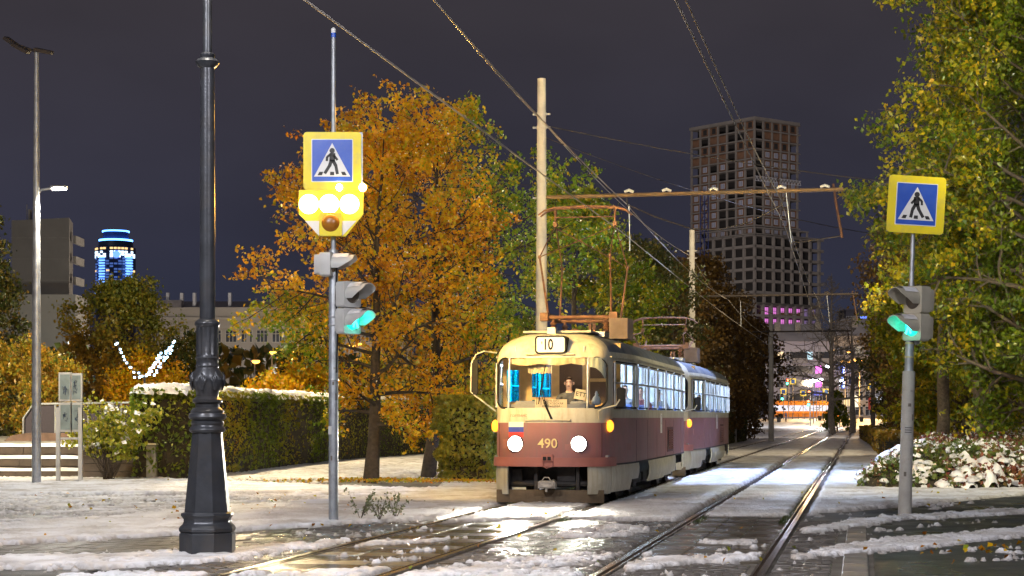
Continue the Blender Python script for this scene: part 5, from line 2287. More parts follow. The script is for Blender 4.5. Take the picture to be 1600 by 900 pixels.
# dark slim masts on the right and centre far away
for (px, Y, H, r, lab) in ((1205, 112, 8.4, .15, "bare grey mast standing at the left edge of the far alley opening"),
                           (1364, 150, 10.4, .17, "dark slim mast at the right edge of the alley, left of the right crossing post")):
    x = (px - 800) * Y / F
    o = MB()
    o.lathe([(r * 1.2, -.05), (r * .8, H)], 14)
    q = o.build("mast", M_darksteel if px > 1300 else M_polewhite, None, smooth=40, loc=(x, Y, 0))
    tag(q, lab, "mast")


def wire(name, pts, r, m, lab, sag=0.0, n=10, group=None):
    b = MB()
    P = []
    for i in range(len(pts) - 1):
        a, c = Vector(pts[i]), Vector(pts[i + 1])
        for k in range(n):
            q = k / n
            p = a.lerp(c, q)
            p.z -= sag * 4 * q * (1 - q)
            P.append(p)
    P.append(Vector(pts[-1]))
    b.tube(P, r, 8)
    o = b.build(name, m, None, smooth=60)
    tag(o, lab, "wire", group)
    return o


M_wire = mat("grey_copper_wire", (.42, .38, .34), .6, .0, .05)
zc = 5.72
wire("contact_wire", [T(-9, -.15, zc), T(23.3, 0.05, zc), T(57, -.1, zc), T(89, .1, zc), T(150, 0, zc)], .013, M_wire, "contact wire over the left track touching the raised pantograph", .02, group="tram contact wires")
wire("contact_wire", [T(-9, 3.45, zc), T(23.3, 3.7, zc), T(57, 3.45, zc), T(89, 3.6, zc), T(150, 3.6, zc)], .012, M_wire, "lower contact wire over the empty right track", .02, group="tram contact wires")
wire("messenger_wire", [T(-9, .55, 6.95), T(23.3, .15, 6.35), T(57, 0, 6.35), T(89, 0, 6.35), T(150, 0, 6.4)], .011, M_wire, "messenger wire above the left track running past the nearest mast", .25, group="tram messenger wires")
wire("messenger_wire", [T(-9, 3.20, 6.75), T(23.3, 3.6, 6.35), T(57, 3.6, 6.35), T(89, 3.6, 6.35), T(150, 3.6, 6.4)], .011, M_wire, "messenger wire above the empty right track, upper of its pair", .25, group="tram messenger wires")
wire("feeder_wire", [T(-9, -.15, 8.35), T(23.35, -1.80, 8.3), T(57.5, -1.55, 8.2), T(89, -2, 8.0)], .011, M_wire, "thin high feeder wire strung between the tops of the pale masts", .35)
wire("span_wire", [T(23.35, -1.80, 8.2), T(34, 11.0, 7.6), T(40, 22, 7.9)], .012, M_darksteel, "dark span wire sloping right from the top clamps of the nearest mast", .3)
wire("span_wire", [T(23.35, -1.80, 7.95), T(40, 6.0, 7.2), T(57.5, 8.0, 6.6)], .010, M_darksteel, "second dark span wire leaving the nearest mast just below the top clamps", .3)
# ================================================================ vegetation
AUTUMN = leafmat("golden_leaves", [(0, (.28, .09, .004)), (.25, (.58, .24, .004)), (.55, (.70, .39, .006)), (.78, (.46, .40, .01)), (1, (.16, .26, .012))])
AUTUMN2 = leafmat("rust_and_olive_leaves", [(0, (.28, .12, .012)), (.4, (.42, .24, .02)), (.7, (.26, .25, .03)), (1, (.09, .15, .025))])
GREEN = leafmat("green_yellow_leaves", [(0, (.045, .10, .006)), (.45, (.13, .19, .008)), (.75, (.34, .31, .008)), (1, (.62, .38, .01))])
DARKG = leafmat("dark_olive_leaves", [(0, (.02, .04, .01)), (.5, (.06, .07, .015)), (.8, (.14, .10, .015)), (1, (.20, .12, .02))])
DARKR = leafmat("dark_rust_leaves", [(0, (.04, .028, .008)), (.5, (.11, .06, .012)), (1, (.17, .10, .02))])
HEDGE = leafmat("hedge_leaves", [(0, (.06, .11, .012)), (.45, (.18, .24, .02)), (.8, (.42, .38, .03)), (1, (.35, .16, .02))])
HEDGE2 = leafmat("rusty_hedge_leaves", [(0, (.10, .12, .02)), (.35, (.22, .17, .02)), (.8, (.40, .18, .025)), (1, (.16, .20, .025))])
COTON = leafmat("cotoneaster_leaves", [(0, (.05, .09, .02)), (.4, (.13, .17, .03)), (.65, (.20, .05, .045)), (.85, (.34, .13, .05)), (1, (.28, .28, .05))])
BUSHY = leafmat("lime_bush_leaves", [(0, (.16, .22, .02)), (.5, (.36, .38, .03)), (1, (.50, .42, .05))])
SNOWLEAF = M_snow


def leaves(name, C, size, m, parent, seed, tint=None, flat=0.3, elong=1.5, upright=0.0):
    """One crown mesh of small folded leaf faces at centres C."""
    rs = np.random.RandomState(seed)
    n = len(C)
    C = np.asarray(C, float)
    nrm = rs.normal(size=(n, 3))
    nrm[:, 2] = nrm[:, 2] * (1 - flat) + flat * 1.2
    nrm /= np.linalg.norm(nrm, axis=1)[:, None]
    a = rs.normal(size=(n, 3))
    a[:, 2] -= 0.6
    u = a - nrm * (a * nrm).sum(1)[:, None]
    u /= np.linalg.norm(u, axis=1)[:, None] + 1e-9
    w = np.cross(nrm, u)
    s = size * rs.uniform(.6, 1.25, n)[:, None]
    fold = nrm * s * .18
    v0 = C - u * s * elong * .5
    v1 = C + w * s * .5 + fold - u * s * .1
    v2 = C + u * s * elong * .5
    v3 = C - w * s * .5 + fold - u * s * .1
    V = np.stack([v0, v1, v2, v3], 1).reshape(-1, 3).astype(np.float32)
    me = bpy.data.meshes.new(name)
    me.vertices.add(4 * n)
    me.vertices.foreach_set('co', V.reshape(-1))
    # two triangles, folded on the midrib v0-v2
    b = np.arange(n) * 4
    tri = np.stack([b, b + 1, b + 2, b, b + 2, b + 3], -1).astype(np.int32).reshape(-1)
    me.loops.add(len(tri))
    me.polygons.add(2 * n)
    me.loops.foreach_set('vertex_index', tri)
    me.polygons.foreach_set('loop_start', np.arange(0, 6 * n, 3, dtype=np.int32))
    me.polygons.foreach_set('loop_total', np.full(2 * n, 3, dtype=np.int32))
    me.update(calc_edges=True)
    if tint is None:
        tint = rs.uniform(0, 1, n)
    at_ = me.attributes.new("tint", 'FLOAT', 'POINT')
    at_.data.foreach_set('value', np.repeat(np.clip(tint, 0, 1), 4).astype(np.float32))
    me.materials.append(m)
    o = bpy.data.objects.new(name, me)
    COL.objects.link(o)
    if parent is not None:
        o.parent = parent
    return o


def skeleton(H, R0, base, rnd, prof, levels=3, n_limb=22, lean=(0, 0), trunk_r=.16, sub=(7, 5), droop=.1):
    """trunk and limbs: returns MB of the wood and list of twig segments"""
    mb = MB()
    pts = []
    k = 9
    off = Vector((0, 0, 0))
    for i in range(k + 1):
        q = i / k
        off += Vector((rnd.uniform(-1, 1), rnd.uniform(-1, 1), 0)) * .05 * H / 9
        pts.append(Vector((lean[0] * q, lean[1] * q, 0)) * H * .12 + off + Vector((0, 0, q * H * .97)))
    pts[0] = Vector((0, 0, -.05))
    rads = [max(.012, trunk_r * (1 - .93 * (i / k)) * (1.25 if i == 0 else 1)) for i in range(k + 1)]
    mb.tube(pts, rads, 10)
    twigs = []

    def on_trunk(z):
        q = min(max(z / (H * .97), 0), .999) * k
        i = int(q)
        return pts[i].lerp(pts[i + 1], q - i), rads[i]

    def branch(p, d, L, r, lev):
        n = 4
        P = [p]
        dd = d.copy()
        for i in range(n):
            dd = (dd + Vector((rnd.uniform(-1, 1), rnd.uniform(-1, 1), rnd.uniform(-1, 1))) * .22 + Vector((0, 0, .05 - droop * (i / n)))).normalized()
            P.append(P[-1] + dd * L / n)
        if r > .006:
            mb.tube(P, [r * (1 - .75 * i / n) for i in range(n + 1)], 6 if lev == 0 else 4, cap=False)
        if lev >= levels - 1:
            twigs.append((P[1], P[-1]))
            return
        nb = sub[min(lev, len(sub) - 1)]
        for j in range(nb):
            q = .25 + .75 * (j + rnd.random() * .8) / nb
            i = min(int(q * n), n - 1)
            pp = P[i].lerp(P[i + 1], q * n - i)
            ax = (P[i + 1] - P[i]).normalized()
            side = ax.cross(Vector((rnd.uniform(-1, 1), rnd.uniform(-1, 1), rnd.uniform(-.6, 1)))).normalized()
            nd = (ax * .75 + side * .9).normalized()
            branch(pp, nd, L * rnd.uniform(.38, .58) * (1.15 - .4 * q), r * .45, lev + 1)
        twigs.append((P[-2], P[-1]))
    for i in range(n_limb):
        q = (i + rnd.random() * .7) / n_limb
        z = base + (H * .94 - base) * q
        p, tr = on_trunk(z)
        a = i * 2.399 + rnd.uniform(-.5, .5)
        L = R0 * prof(q) * rnd.uniform(.75, 1.15)
        el = .15 + .75 * q + rnd.uniform(-.15, .15)
        d = Vector((math.cos(a), math.sin(a), el)).normalized()
        branch(p, d, L, tr * .45, 0)
    twigs.append((pts[-2], pts[-1]))
    return mb, twigs


def crown_pts(twigs, n, spread, rs):
    A = np.array([t[0] for t in twigs])
    B = np.array([t[1] for t in twigs])
    L = np.linalg.norm(B - A, axis=1) + .1
    idx = rs.choice(len(A), n, p=L / L.sum())
    t = rs.uniform(0, 1.12, n)[:, None]
    return A[idx] + (B[idx] - A[idx]) * t + rs.normal(size=(n, 3)) * spread * np.array([1, 1, .8]), idx


def fit(mb, tw, H, R0):
    """scale the grown wood so that the crown has the wanted height and radius"""
    e = np.array([t[1] for t in tw])
    sz = H / e[:, 2].max()
    sr = R0 / np.percentile(np.hypot(e[:, 0], e[:, 1]), 93)

    def g(v):
        k = min(1.0, max(0.0, v[2] / 1.0))
        k = 1 + (sr - 1) * k
        return Vector((v[0] * k, v[1] * k, v[2] * sz))
    mb.v = [tuple(g(v)) for v in mb.v]
    for i, t in enumerate(tw):
        tw[i] = (g(t[0]), g(t[1]))


TREE_ROUND = lambda q: math.sin(PI * min(1, .18 + q * .80)) ** .7
TREE_BROADLOW = lambda q: (1 - q) ** .55 * .95 + .12
TREE_CONE = lambda q: (1 - q) ** .85 + .08
TREE_EGG = lambda q: math.sin(PI * (.12 + q * .80)) ** .8


def tree(label, x, y, H, R0, base, seed, nleaf, lsize, m, prof=TREE_ROUND, name="tree", group=None, bark=None, trunk_r=.15, n_limb=22, spread=.16, tint_fn=None, lean=(0, 0), sub=(7, 5), snow=0, z=0.0, droop=.1):
    rnd = random.Random(seed)
    rs = np.random.RandomState(seed)
    mb, tw = skeleton(H, R0, base, rnd, prof, 3, n_limb, lean, trunk_r, sub, droop)
    fit(mb, tw, H, R0)
    root = empty(name, (x, y, z), label=label, cat="tree", group=group)
    mb.build("trunk", bark or M_bark, root, smooth=60)
    C, idx = crown_pts(tw, nleaf, spread, rs)
    ct = rs.uniform(0, 1, len(tw))
    tint = .45 * ct[idx] + .55 * rs.uniform(0, 1, nleaf)
    if tint_fn is not None:
        tint = tint_fn(C, tint)
    leaves("crown", C, lsize, m, root, seed + 1, tint)
    if snow:
        k = rs.choice(len(C), snow)
        leaves("snow_and_glint_specks", C[k] + np.array([0, 0, .03]), lsize * .62, M_snow, root, seed + 2, flat=.95, elong=1.1)  # white specks of snow that also stand in for glints on the leaves
    return root


# the two golden trees left of the tram
tree("golden orange lime tree, left and nearer of the two beside the crossing", -3.42, 43.4, 9.3, 3.0, 1.5, 11, 20000, .078, AUTUMN, TREE_EGG, "lime_tree", "golden trees left of the tram", trunk_r=.165, n_limb=30, spread=.085,
     tint_fn=lambda C, t: np.clip(t + np.where(C[:, 2] < 4.5, .40 * np.clip(-C[:, 0] - .4, 0, 1), -.05), 0, 1), lean=(.25, 0), snow=1500)
tree("golden orange lime tree just behind the first, its trunk nearer the tram", -2.20, 47.0, 10.2, 3.5, 1.6, 23, 24000, .078, AUTUMN, TREE_EGG, "lime_tree", "golden trees left of the tram", trunk_r=.17, n_limb=30, spread=.085, lean=(.2, 0), snow=1500,
     tint_fn=lambda C, t: np.clip(t + np.clip((C[:, 0] - .2) * .26, 0, .6), 0, 1))
# green tree behind the pantograph and others along the alley's left
tree("green leaved tree glinting behind the raised pantograph", 2.1, 56.0, 9.4, 2.6, 1.0, 31, 17000, .10, GREEN, TREE_EGG, "lime_tree", None, n_limb=26, spread=.15, snow=1500)
tree("olive green tree standing between the pantograph and the second mast", 4.9, 68.0, 8.3, 2.5, .8, 37, 14000, .11, DARKG, TREE_EGG, "lime_tree", None, n_limb=26, spread=.18, snow=500)
tree("rust brown tree just left of the second overhead wire mast", 7.3, 82.0, 8.9, 2.5, .8, 41, 12000, .13, DARKR, TREE_EGG, "lime_tree", None, n_limb=26, spread=.2)
tree("tall dark rusty larch above the rear tram, right of the second mast", 9.6, 92.0, 9.9, 2.7, .7, 43, 13000, .13, DARKR, TREE_EGG, "larch_tree", None, n_limb=32, spread=.2)
tree("low dark larch with its skirts behind the rear tram's tail", 11.6, 103.0, 9.0, 2.7, .6, 47, 12000, .14, DARKR, TREE_EGG, "larch_tree", None, n_limb=30, spread=.2)
tree("small dark brown tree at the very end of the dark row behind the trams", 15.4, 122.0, 8.8, 3.0, .6, 53, 10000, .17, DARKR, TREE_EGG, "larch_tree", None, n_limb=28, spread=.25)
# filler trees behind the golden ones
tree("orange leaved tree far behind the hedge, seen through the golden branches", -10.2, 90.0, 4.4, 2.0, .9, 61, 6000, .13, AUTUMN, TREE_EGG, "lime_tree", None, n_limb=20, spread=.2)
tree("olive tree behind the hedge in the gap left of the tram mirror", -3.6, 80.0, 7.0, 3.0, .8, 67, 9000, .13, AUTUMN2, TREE_EGG, "lime_tree", None, n_limb=22, spread=.2)

# left background trees
tree("dark evergreen tree at the left edge behind the floodlight mast", -20.9, 72.0, 10.4, 2.0, .5, 71, 14000, .12, DARKG, TREE_CONE, "spruce_tree", None, n_limb=38, spread=.18, snow=250)
tree("orange and green poplar behind the notice frame, in front of the blue tower", -20.2, 92.0, 8.7, 2.9, 1.2, 73, 15000, .14, AUTUMN2, TREE_EGG, "poplar_tree", None, n_limb=30, spread=.2,
     tint_fn=lambda C, t: np.clip(t * .5 + .5 * np.clip((C[:, 2] - 3.0) / 4 + (C[:, 0]) * .12, 0, 1), 0, 1))
tree("young golden tree low at the left edge beside the steps", -16.9, 62.0, 4.4, 1.6, .7, 79, 7000, .10, AUTUMN2, TREE_EGG, "young_tree", None, n_limb=20, spread=.13, trunk_r=.06)
tree("small young golden tree between the left edge and the mast", -14.9, 58.0, 3.6, 1.2, .7, 83, 4500, .09, AUTUMN2, TREE_EGG, "young_tree", None, n_limb=16, spread=.12, trunk_r=.05)
tree("low orange tree under the poplar, behind the dark screens", -16.2, 80.0, 4.6, 2.0, .7, 85, 8000, .11, AUTUMN, TREE_EGG, "young_tree", None, n_limb=20, spread=.16, trunk_r=.08)
tree("grey green tree dusted with snow left of the ornate lamp post, before the pale facade", -15.4, 84.0, 5.4, 1.5, .6, 89, 7000, .12, DARKG, TREE_EGG, "young_tree", None, n_limb=22, spread=.2, snow=900)
tree("orange tree right of the ornate lamp post low behind the hedge", -9.6, 72.0, 3.4, 1.4, .6, 97, 5000, .11, AUTUMN, TREE_EGG, "young_tree", None, n_limb=18, spread=.16)

# right side: large green yellow trees
tree("large green and yellow tree filling the right edge behind the crossing sign", 13.7, 46.0, 15.5, 3.9, 1.2, 101, 74000, .095, GREEN, TREE_EGG, "birch_tree", None, M_bark2, .22, 48, .13,
     tint_fn=lambda C, t: np.clip(t * .72 + .06 + np.where((C[:, 0] < -1.8), .22, 0) * (t > .4), 0, 1), sub=(9, 6), snow=900)
tree("yellow green tree standing just behind the largest right tree", 17.6, 58.0, 16.5, 4.8, 1.0, 103, 52000, .12, GREEN, TREE_EGG, "birch_tree", None, M_bark2, .26, 40, .22, sub=(9, 6))
tree("low yellow green tree behind the right hedge, left of the thick trunks", 17.2, 68.0, 8.5, 3.4, .5, 107, 30000, .12, GREEN, TREE_EGG, "birch_tree", None, M_bark2, .16, 32, .2, tint_fn=lambda C, t: np.clip(t * .7 + .3, 0, 1))
tree("dark rust brown tree behind the right crossing signal", 18.8, 82.0, 12.4, 2.9, .6, 109, 15000, .13, DARKR, TREE_EGG, "larch_tree", None, M_bark, .2, 36, .2)
tree("dark tree deeper behind the right signal with its outline against the sky", 21.9, 92.0, 14.8, 3.4, .6, 113, 15000, .15, DARKG, TREE_EGG, "larch_tree", None, M_bark, .2, 38, .22)
tree("low dark olive tree above the trimmed hedge, right of the alley", 23.9, 110.0, 7.5, 2.1, .5, 117, 8000, .15, DARKG, TREE_EGG, "larch_tree", None, M_bark, .15, 26, .2)
for i, (x, y, r, lab) in enumerate(((16.3, 62.5, .30, "thick grey tree trunk under the right crown, rightmost of the pair"), (15.2, 63.5, .22, "thinner brown tree trunk under the right crown, left of the pair"))):
    b = MB()
    b.tube([(x, y, -.05), (x + .1, y, 1.5), (x + .05, y, 4), (x + .3, y, 8)], [r * 1.2, r, r * .9, r * .5], 12)
    o = b.build("tree_trunk", M_bark2, None, smooth=60)
    tag(o, lab, "tree trunk")

# bare larch over the far end of the alley and other bare trees


def bare_tree(label, x, y, H, R0, base, seed, prof=TREE_CONE, n=46):
    rnd = random.Random(seed)
    mb, tw = skeleton(H, R0, base, rnd, prof, 3, n, (0, 0), .30, (8, 5), .25)
    fit(mb, tw, H, R0)
    for a, b_ in tw:
        mb.tube([a, b_], [.022, .010], 3, cap=False)
    root = empty("bare_larch", (x, y, 0), label=label, cat="tree", group="bare trees at the end of the alley")
    mb.build("trunk", mat("grey_bare_bark", (.20, .17, .14), .9, 0, .3, 6), root)


bare_tree("tall bare larch with drooping branches left of centre at the alley's end", 29.5, 165.0, 14.8, 4.6, 3.0, 201, n=34)
bare_tree("second bare larch, right of the tallest one, thinner crown over the far street", 34.2, 180.0, 11.5, 3.0, 4.0, 207, n=22)
tree("dim green tree at the far end right of the bare larches", 43.0, 190.0, 9.5, 3.6, 2.0, 211, 7000, .30, DARKG, TREE_EGG, "far_tree", None, M_bark, .2, 24, .5)
tree("small pale green fir by the far crossroads lit by lamps", 38.6 - 1.2, 206.0, 4.6, 1.5, .3, 215, 3000, .22, GREEN, TREE_CONE, "fir_tree", None, M_bark, .08, 26, .14)

# ---- hedges: leaves over a dark woody core


def hedge(name, label, poly, h, m, seed, n, lsize, cat="hedge", z=0.0, snowtop=0.0, slump=0.25, core=None, tint_fn=None, group=None):
    """poly: footprint as list of world points (counter clockwise)"""
    rs = np.random.RandomState(seed)
    root = empty(name, (0, 0, z), label=label, cat=cat, group=group)
    P = np.array(poly, float)
    cx, cy = P.mean(0)
    inner = (P - [cx, cy]) * .0 + P
    # shrink for the core
    d = np.linalg.norm(P - [cx, cy], axis=1)[:, None]
    inner = P - (P - [cx, cy]) / d * np.minimum(.42, d * .3)
    b = MB()
    k = len(P)
    b.add([(x, y, -.02) for x, y in inner] + [(x, y, h - .22) for x, y in inner],
          [tuple(range(k)), tuple(range(2 * k - 1, k - 1, -1))] + [(i, (i + 1) % k, k + (i + 1) % k, k + i) for i in range(k)])
    b.build("branches", mat("dark_twig_core", (.035, .028, .016), .95, 0, .5, 8), root)
    # sample: sides and top
    seg = []
    for i in range(k):
        a = P[i]
        c = P[(i + 1) % k]
        seg.append(np.linalg.norm(c - a))
    seg = np.array(seg)
    x0, y0 = P.min(0)
    x1, y1 = P.max(0)
    area = (x1 - x0) * (y1 - y0)
    per = seg.sum() * h
    nside = int(n * per / (per + area * .9))
    i = rs.choice(k, nside, p=seg / seg.sum())
    t = rs.uniform(0, 1, nside)[:, None]
    q = P[i] + (P[(i + 1) % k] - P[i]) * t
    dirc = (q - [cx, cy])
    dirc /= np.linalg.norm(dirc, axis=1)[:, None]
    lump = vnoise(q[:, 0] + q[:, 1] * .7, rs.uniform(0, h, nside) * 0 + q[:, 1], 1.2, seed)
    zz = rs.uniform(0.02, 1, nside) ** .9 * h
    lum2 = vnoise(q[:, 0] * 1.3 + q[:, 1] * 1.3, zz * 2.2, 1.4, seed + 5)
    q = q - dirc * (rs.exponential(.13, nside)[:, None] + (.5 - lum2[:, None]) * slump)
    S = np.stack([q[:, 0], q[:, 1], zz], -1)
    nt_ = n - nside
    X = rs.uniform(x0, x1, nt_ * 3)
    Yy = rs.uniform(y0, y1, nt_ * 3)
    ins = np.zeros(len(X), bool)
    for a_ in range(k):
        ax, ay = P[a_]
        bx, by = P[(a_ + 1) % k]
        c_ = ((ay > Yy) != (by > Yy)) & (X < (bx - ax) * (Yy - ay) / (by - ay + 1e-12) + ax)
        ins ^= c_
    X, Yy = X[ins][:nt_], Yy[ins][:nt_]
    Zt = h - rs.exponential(.07, len(X)) + .10 * (vnoise(X, Yy, 1.5, seed + 9) - .4)
    C = np.concatenate([S, np.stack([X, Yy, Zt], -1)])
    tint = .5 * vnoise(C[:, 0] * 1.0 + C[:, 1], C[:, 2] * 2, 1.6, seed + 3) + .5 * rs.uniform(0, 1, len(C))
    if tint_fn is not None:
        tint = tint_fn(C, tint)
    leaves("foliage", C, lsize, m, root, seed, tint, flat=.1)
    # bare stems at the foot
    b = MB()
    for j in range(int(seg.sum() * 3)):
        i_ = rs.choice(k, p=seg / seg.sum())
        q_ = P[i_] + (P[(i_ + 1) % k] - P[i_]) * rs.uniform()
        dd = (q_ - [cx, cy])
        dd /= np.linalg.norm(dd)
        q_ = q_ - dd * rs.uniform(.15, .35)
        b.tube([(q_[0], q_[1], 0), (q_[0] + rs.uniform(-.1, .1), q_[1] + rs.uniform(-.1, .1), .7)], [.018, .01], 4, cap=False)
    tag(b.build("stems", M_bark, root), kind='stuff')
    if snowtop > 0:
        gx_ = np.arange(x0 - .1, x1 + .1, .09)
        gy_ = np.arange(y0 - .1, y1 + .1, .14)
        A, B = np.meshgrid(gx_, gy_)
        inside = np.zeros(A.shape, bool)
        dist = np.full(A.shape, 1e9)
        for a_ in range(k):
            ax, ay = P[a_]
            bx, by = P[(a_ + 1) % k]
            c_ = ((ay > B) != (by > B)) & (A < (bx - ax) * (B - ay) / (by - ay + 1e-12) + ax)
            inside ^= c_
            dx, dy = bx - ax, by - ay
            tt = np.clip(((A - ax) * dx + (B - ay) * dy) / (dx * dx + dy * dy), 0, 1)
            dist = np.minimum(dist, np.hypot(A - ax - tt * dx, B - ay - tt * dy))
        sd = np.where(inside, dist, -dist)
        nz_ = vnoise(A, B, 2.6, seed + 30) * .45 + vnoise(A, B, 6.5, seed + 31) * .55
        c_ = np.clip((sd + .05) / .28, 0, 1) * snowtop + (nz_ - .5) * .9
        hh = np.clip((c_ - .45) / .4, -1, 1)
        Z = h - .02 + np.where(hh > 0, np.abs(hh) ** .6 * .15 * (0.25 + 1.3 * vnoise(A, B, 5.0, seed + 35)) + .03 * vnoise(A, B, 9.0, seed + 33), hh * .12)
        so = grid_mesh("snow_cap", A, B, Z, M_snow, parent=root, mask=(hh > 0))
    return root


# long clipped hedge on the left, in two visible stretches
hedge("hedge", "long tall clipped snow capped hedge running back behind the ornate lamp post", [(-9.25, 43.7), (-8.05, 44.7), (-7.6, 50.0), (-6.15, 63.8), (-3.0, 77.5), (-4.4, 78.4), (-7.7, 64.5), (-9.0, 52), (-9.7, 45.6)], 2.22, HEDGE, 301, 46000, .085, snowtop=.95,
      tint_fn=lambda C, t: np.clip(np.where(C[:, 1] < 46.5, t * .75, .22 + t * .62 + .25 * np.sin(C[:, 1] * .8)), 0, 1))
hedge("hedge", "dark clipped hedge at the foot of the larches behind the rear tram", [(7.6, 86), (9.5, 86), (12.7, 103), (15.2, 116), (13.4, 117), (10.5, 101)], 1.8, DARKG, 311, 7000, .16)
hedge("shrub", "dense olive green shrub touching the left side of the front tram", [(-1.72, 43.2), (-.55, 42.9), (-.15, 44.0), (-.8, 45.2), (-1.8, 44.6)], 2.05, AUTUMN2, 317, 9000, .085, cat="shrub", tint_fn=lambda C, t: .5 + .5 * t, slump=.5)
# low snowy cotoneaster bed on the right
BED = np.array([(7.5, 38.9), (9.4, 37.9), (14.0, 39.6), (26, 45), (26, 62), (14.8, 60), (10.6, 52), (8.5, 44)])


def bed_front(x, y):
    """distance inside the bed and the height of the foliage there"""
    inside = np.zeros(x.shape, bool)
    dist = np.full(x.shape, 1e9)
    k = len(BED)
    for a_ in range(k):
        ax, ay = BED[a_]
        bx, by = BED[(a_ + 1) % k]
        c_ = ((ay > y) != (by > y)) & (x < (bx - ax) * (y - ay) / (by - ay + 1e-12) + ax)
        inside ^= c_
        dx, dy = bx - ax, by - ay
        tt_ = np.clip(((x - ax) * dx + (y - ay) * dy) / (dx * dx + dy * dy), 0, 1)
        dist = np.minimum(dist, np.hypot(x - ax - tt_ * dx, y - ay - tt_ * dy))
    d = np.where(inside, dist, -dist)
    lump = vnoise(x, y, 1.1, 91) * .5 + vnoise(x, y, 2.6, 92) * .5
    h = np.clip(d / 1.5, 0, 1) ** .6 * (.62 + .42 * lump) * np.clip(1 + (y - 40) * .006, 1, 1.12)
    return d, h


bd = empty("cotoneaster_bed", (0, 0, 0), label="low sprawling red and green shrub bed loaded with clumps of snow on the right", cat="shrub")
rs = np.random.RandomState(331)
gx_ = np.arange(7.2, 26.2, .16)
gy_ = np.arange(37.6, 62.4, .18)
A, B = np.meshgrid(gx_, gy_)
D_, H_ = bed_front(A, B)
grid_mesh("branches", A, B, np.where(D_ > 0, H_ * .80 - .05, -.05), mat("dark_twig_core", (.035, .028, .016), .95, 0, .5, 8), parent=bd, mask=D_ > .1)
x = rs.uniform(7.3, 26, 130000)
y = 37.7 + 24 * rs.uniform(0, 1, 130000) ** 1.5
d_, h_ = bed_front(x, y)
keep = (d_ > .02)
x, y, d_, h_ = x[keep][:42000], y[keep][:42000], d_[keep][:42000], h_[keep][:42000]
zc_ = h_ * (.72 + .33 * rs.uniform(0, 1, len(x))) + rs.exponential(.03, len(x))
tint = .55 * vnoise(x, y, .8, 93) + .45 * rs.uniform(0, 1, len(x)) + .12 * np.clip((y - 44) / 10, 0, 1)
leaves("foliage", np.stack([x, y, zc_], -1), .085, COTON, bd, 333, np.clip(tint, 0, 1), flat=.15)
nb_ = vnoise(A, B, 1.9, 95) * .5 + vnoise(A, B, 4.5, 96) * .5
gs_x = np.arange(7.2, 22, .07)
gs_y = np.arange(37.6, 46, .09)
A2, B2 = np.meshgrid(gs_x, gs_y)
D2, H2 = bed_front(A2, B2)
n2_ = vnoise(A2, B2, 1.7, 95) * .45 + vnoise(A2, B2, 4.0, 96) * .55
lim = .53 + .16 * np.clip(D2 / 1.4, 0, 2) + np.clip((9.5 - A2) * .08, 0, .15)
e2 = n2_ - lim
grid_mesh("snow_blanket", A2, B2, H2 * .97 + np.clip(e2, -.1, .25) * .85 - .01, M_snow, parent=bd, mask=(e2 > 0) & (D2 > .0))
k_ = rs.choice(len(x), 3300)
leaves("snow_and_glint_specks", np.stack([x[k_], y[k_], h_[k_] * 1.02 + .05], -1), .075, M_snow, bd, 334, flat=.9, elong=1.1)
hedge("hedge", "low trimmed green hedge at the right edge of the alley, beyond the snowy bed", [(12.9, 62), (15.6, 62), (24.0, 105), (27.6, 130), (25.4, 131), (19.9, 100)], .92, HEDGE2, 337, 9000, .15, snowtop=.25, tint_fn=lambda C, t: .2 + .5 * t)
# snow clumps lying in the bed: near ones are single parts
rs = np.random.RandomState(5)
clm = []
for v in range(4):
    b = MB()
    n1, n2 = 10, 5
    vs = []
    for i in range(n2 + 1):
        for k in range(n1):
            ph = i / n2 * PI * .55
            r = 1 + .28 * math.sin(k * 2.1 + v) * math.sin(ph * 2 + v) + rs.uniform(-.1, .1)
            vs.append((math.sin(ph) * math.cos(2 * PI * k / n1) * r, math.sin(ph) * math.sin(2 * PI * k / n1) * r * .8, math.cos(ph) * .55 + rs.uniform(-.05, .05) * (i > 0)))
    fs = [(i * n1 + k, (i + 1) * n1 + k, (i + 1) * n1 + (k + 1) % n1, i * n1 + (k + 1) % n1) for i in range(n2) for k in range(n1)]
    b.add(vs, fs)
    o = b.build("snow_clump", M_snow, bd, smooth=70, loc=(8.5 + v, 40.0, .5))
    o.scale = (.2, .2, .16)
    clm.append(o.data)
cnt = 0
while cnt < 290:
    x = rs.uniform(7.6, 21)
    y = 38.0 + rs.exponential(2.6)
    if y > 58:
        continue
    d_, h_ = bed_front(np.array([x]), np.array([y]))
    if d_[0] < .05:
        continue
    front = d_[0]
    s = rs.uniform(.05, .15) * (1.3 if front < 1.3 and rs.uniform() < .6 else .8)
    o = inst(clm[cnt % 4], "snow_clump", bd, (x, y, h_[0] * 1.02 - .02), (rs.uniform(-.3, .3), rs.uniform(-.3, .3), rs.uniform(0, 6)), (s * rs.uniform(.8, 1.3), s, s * rs.uniform(1.0, 1.5)))
    cnt += 1

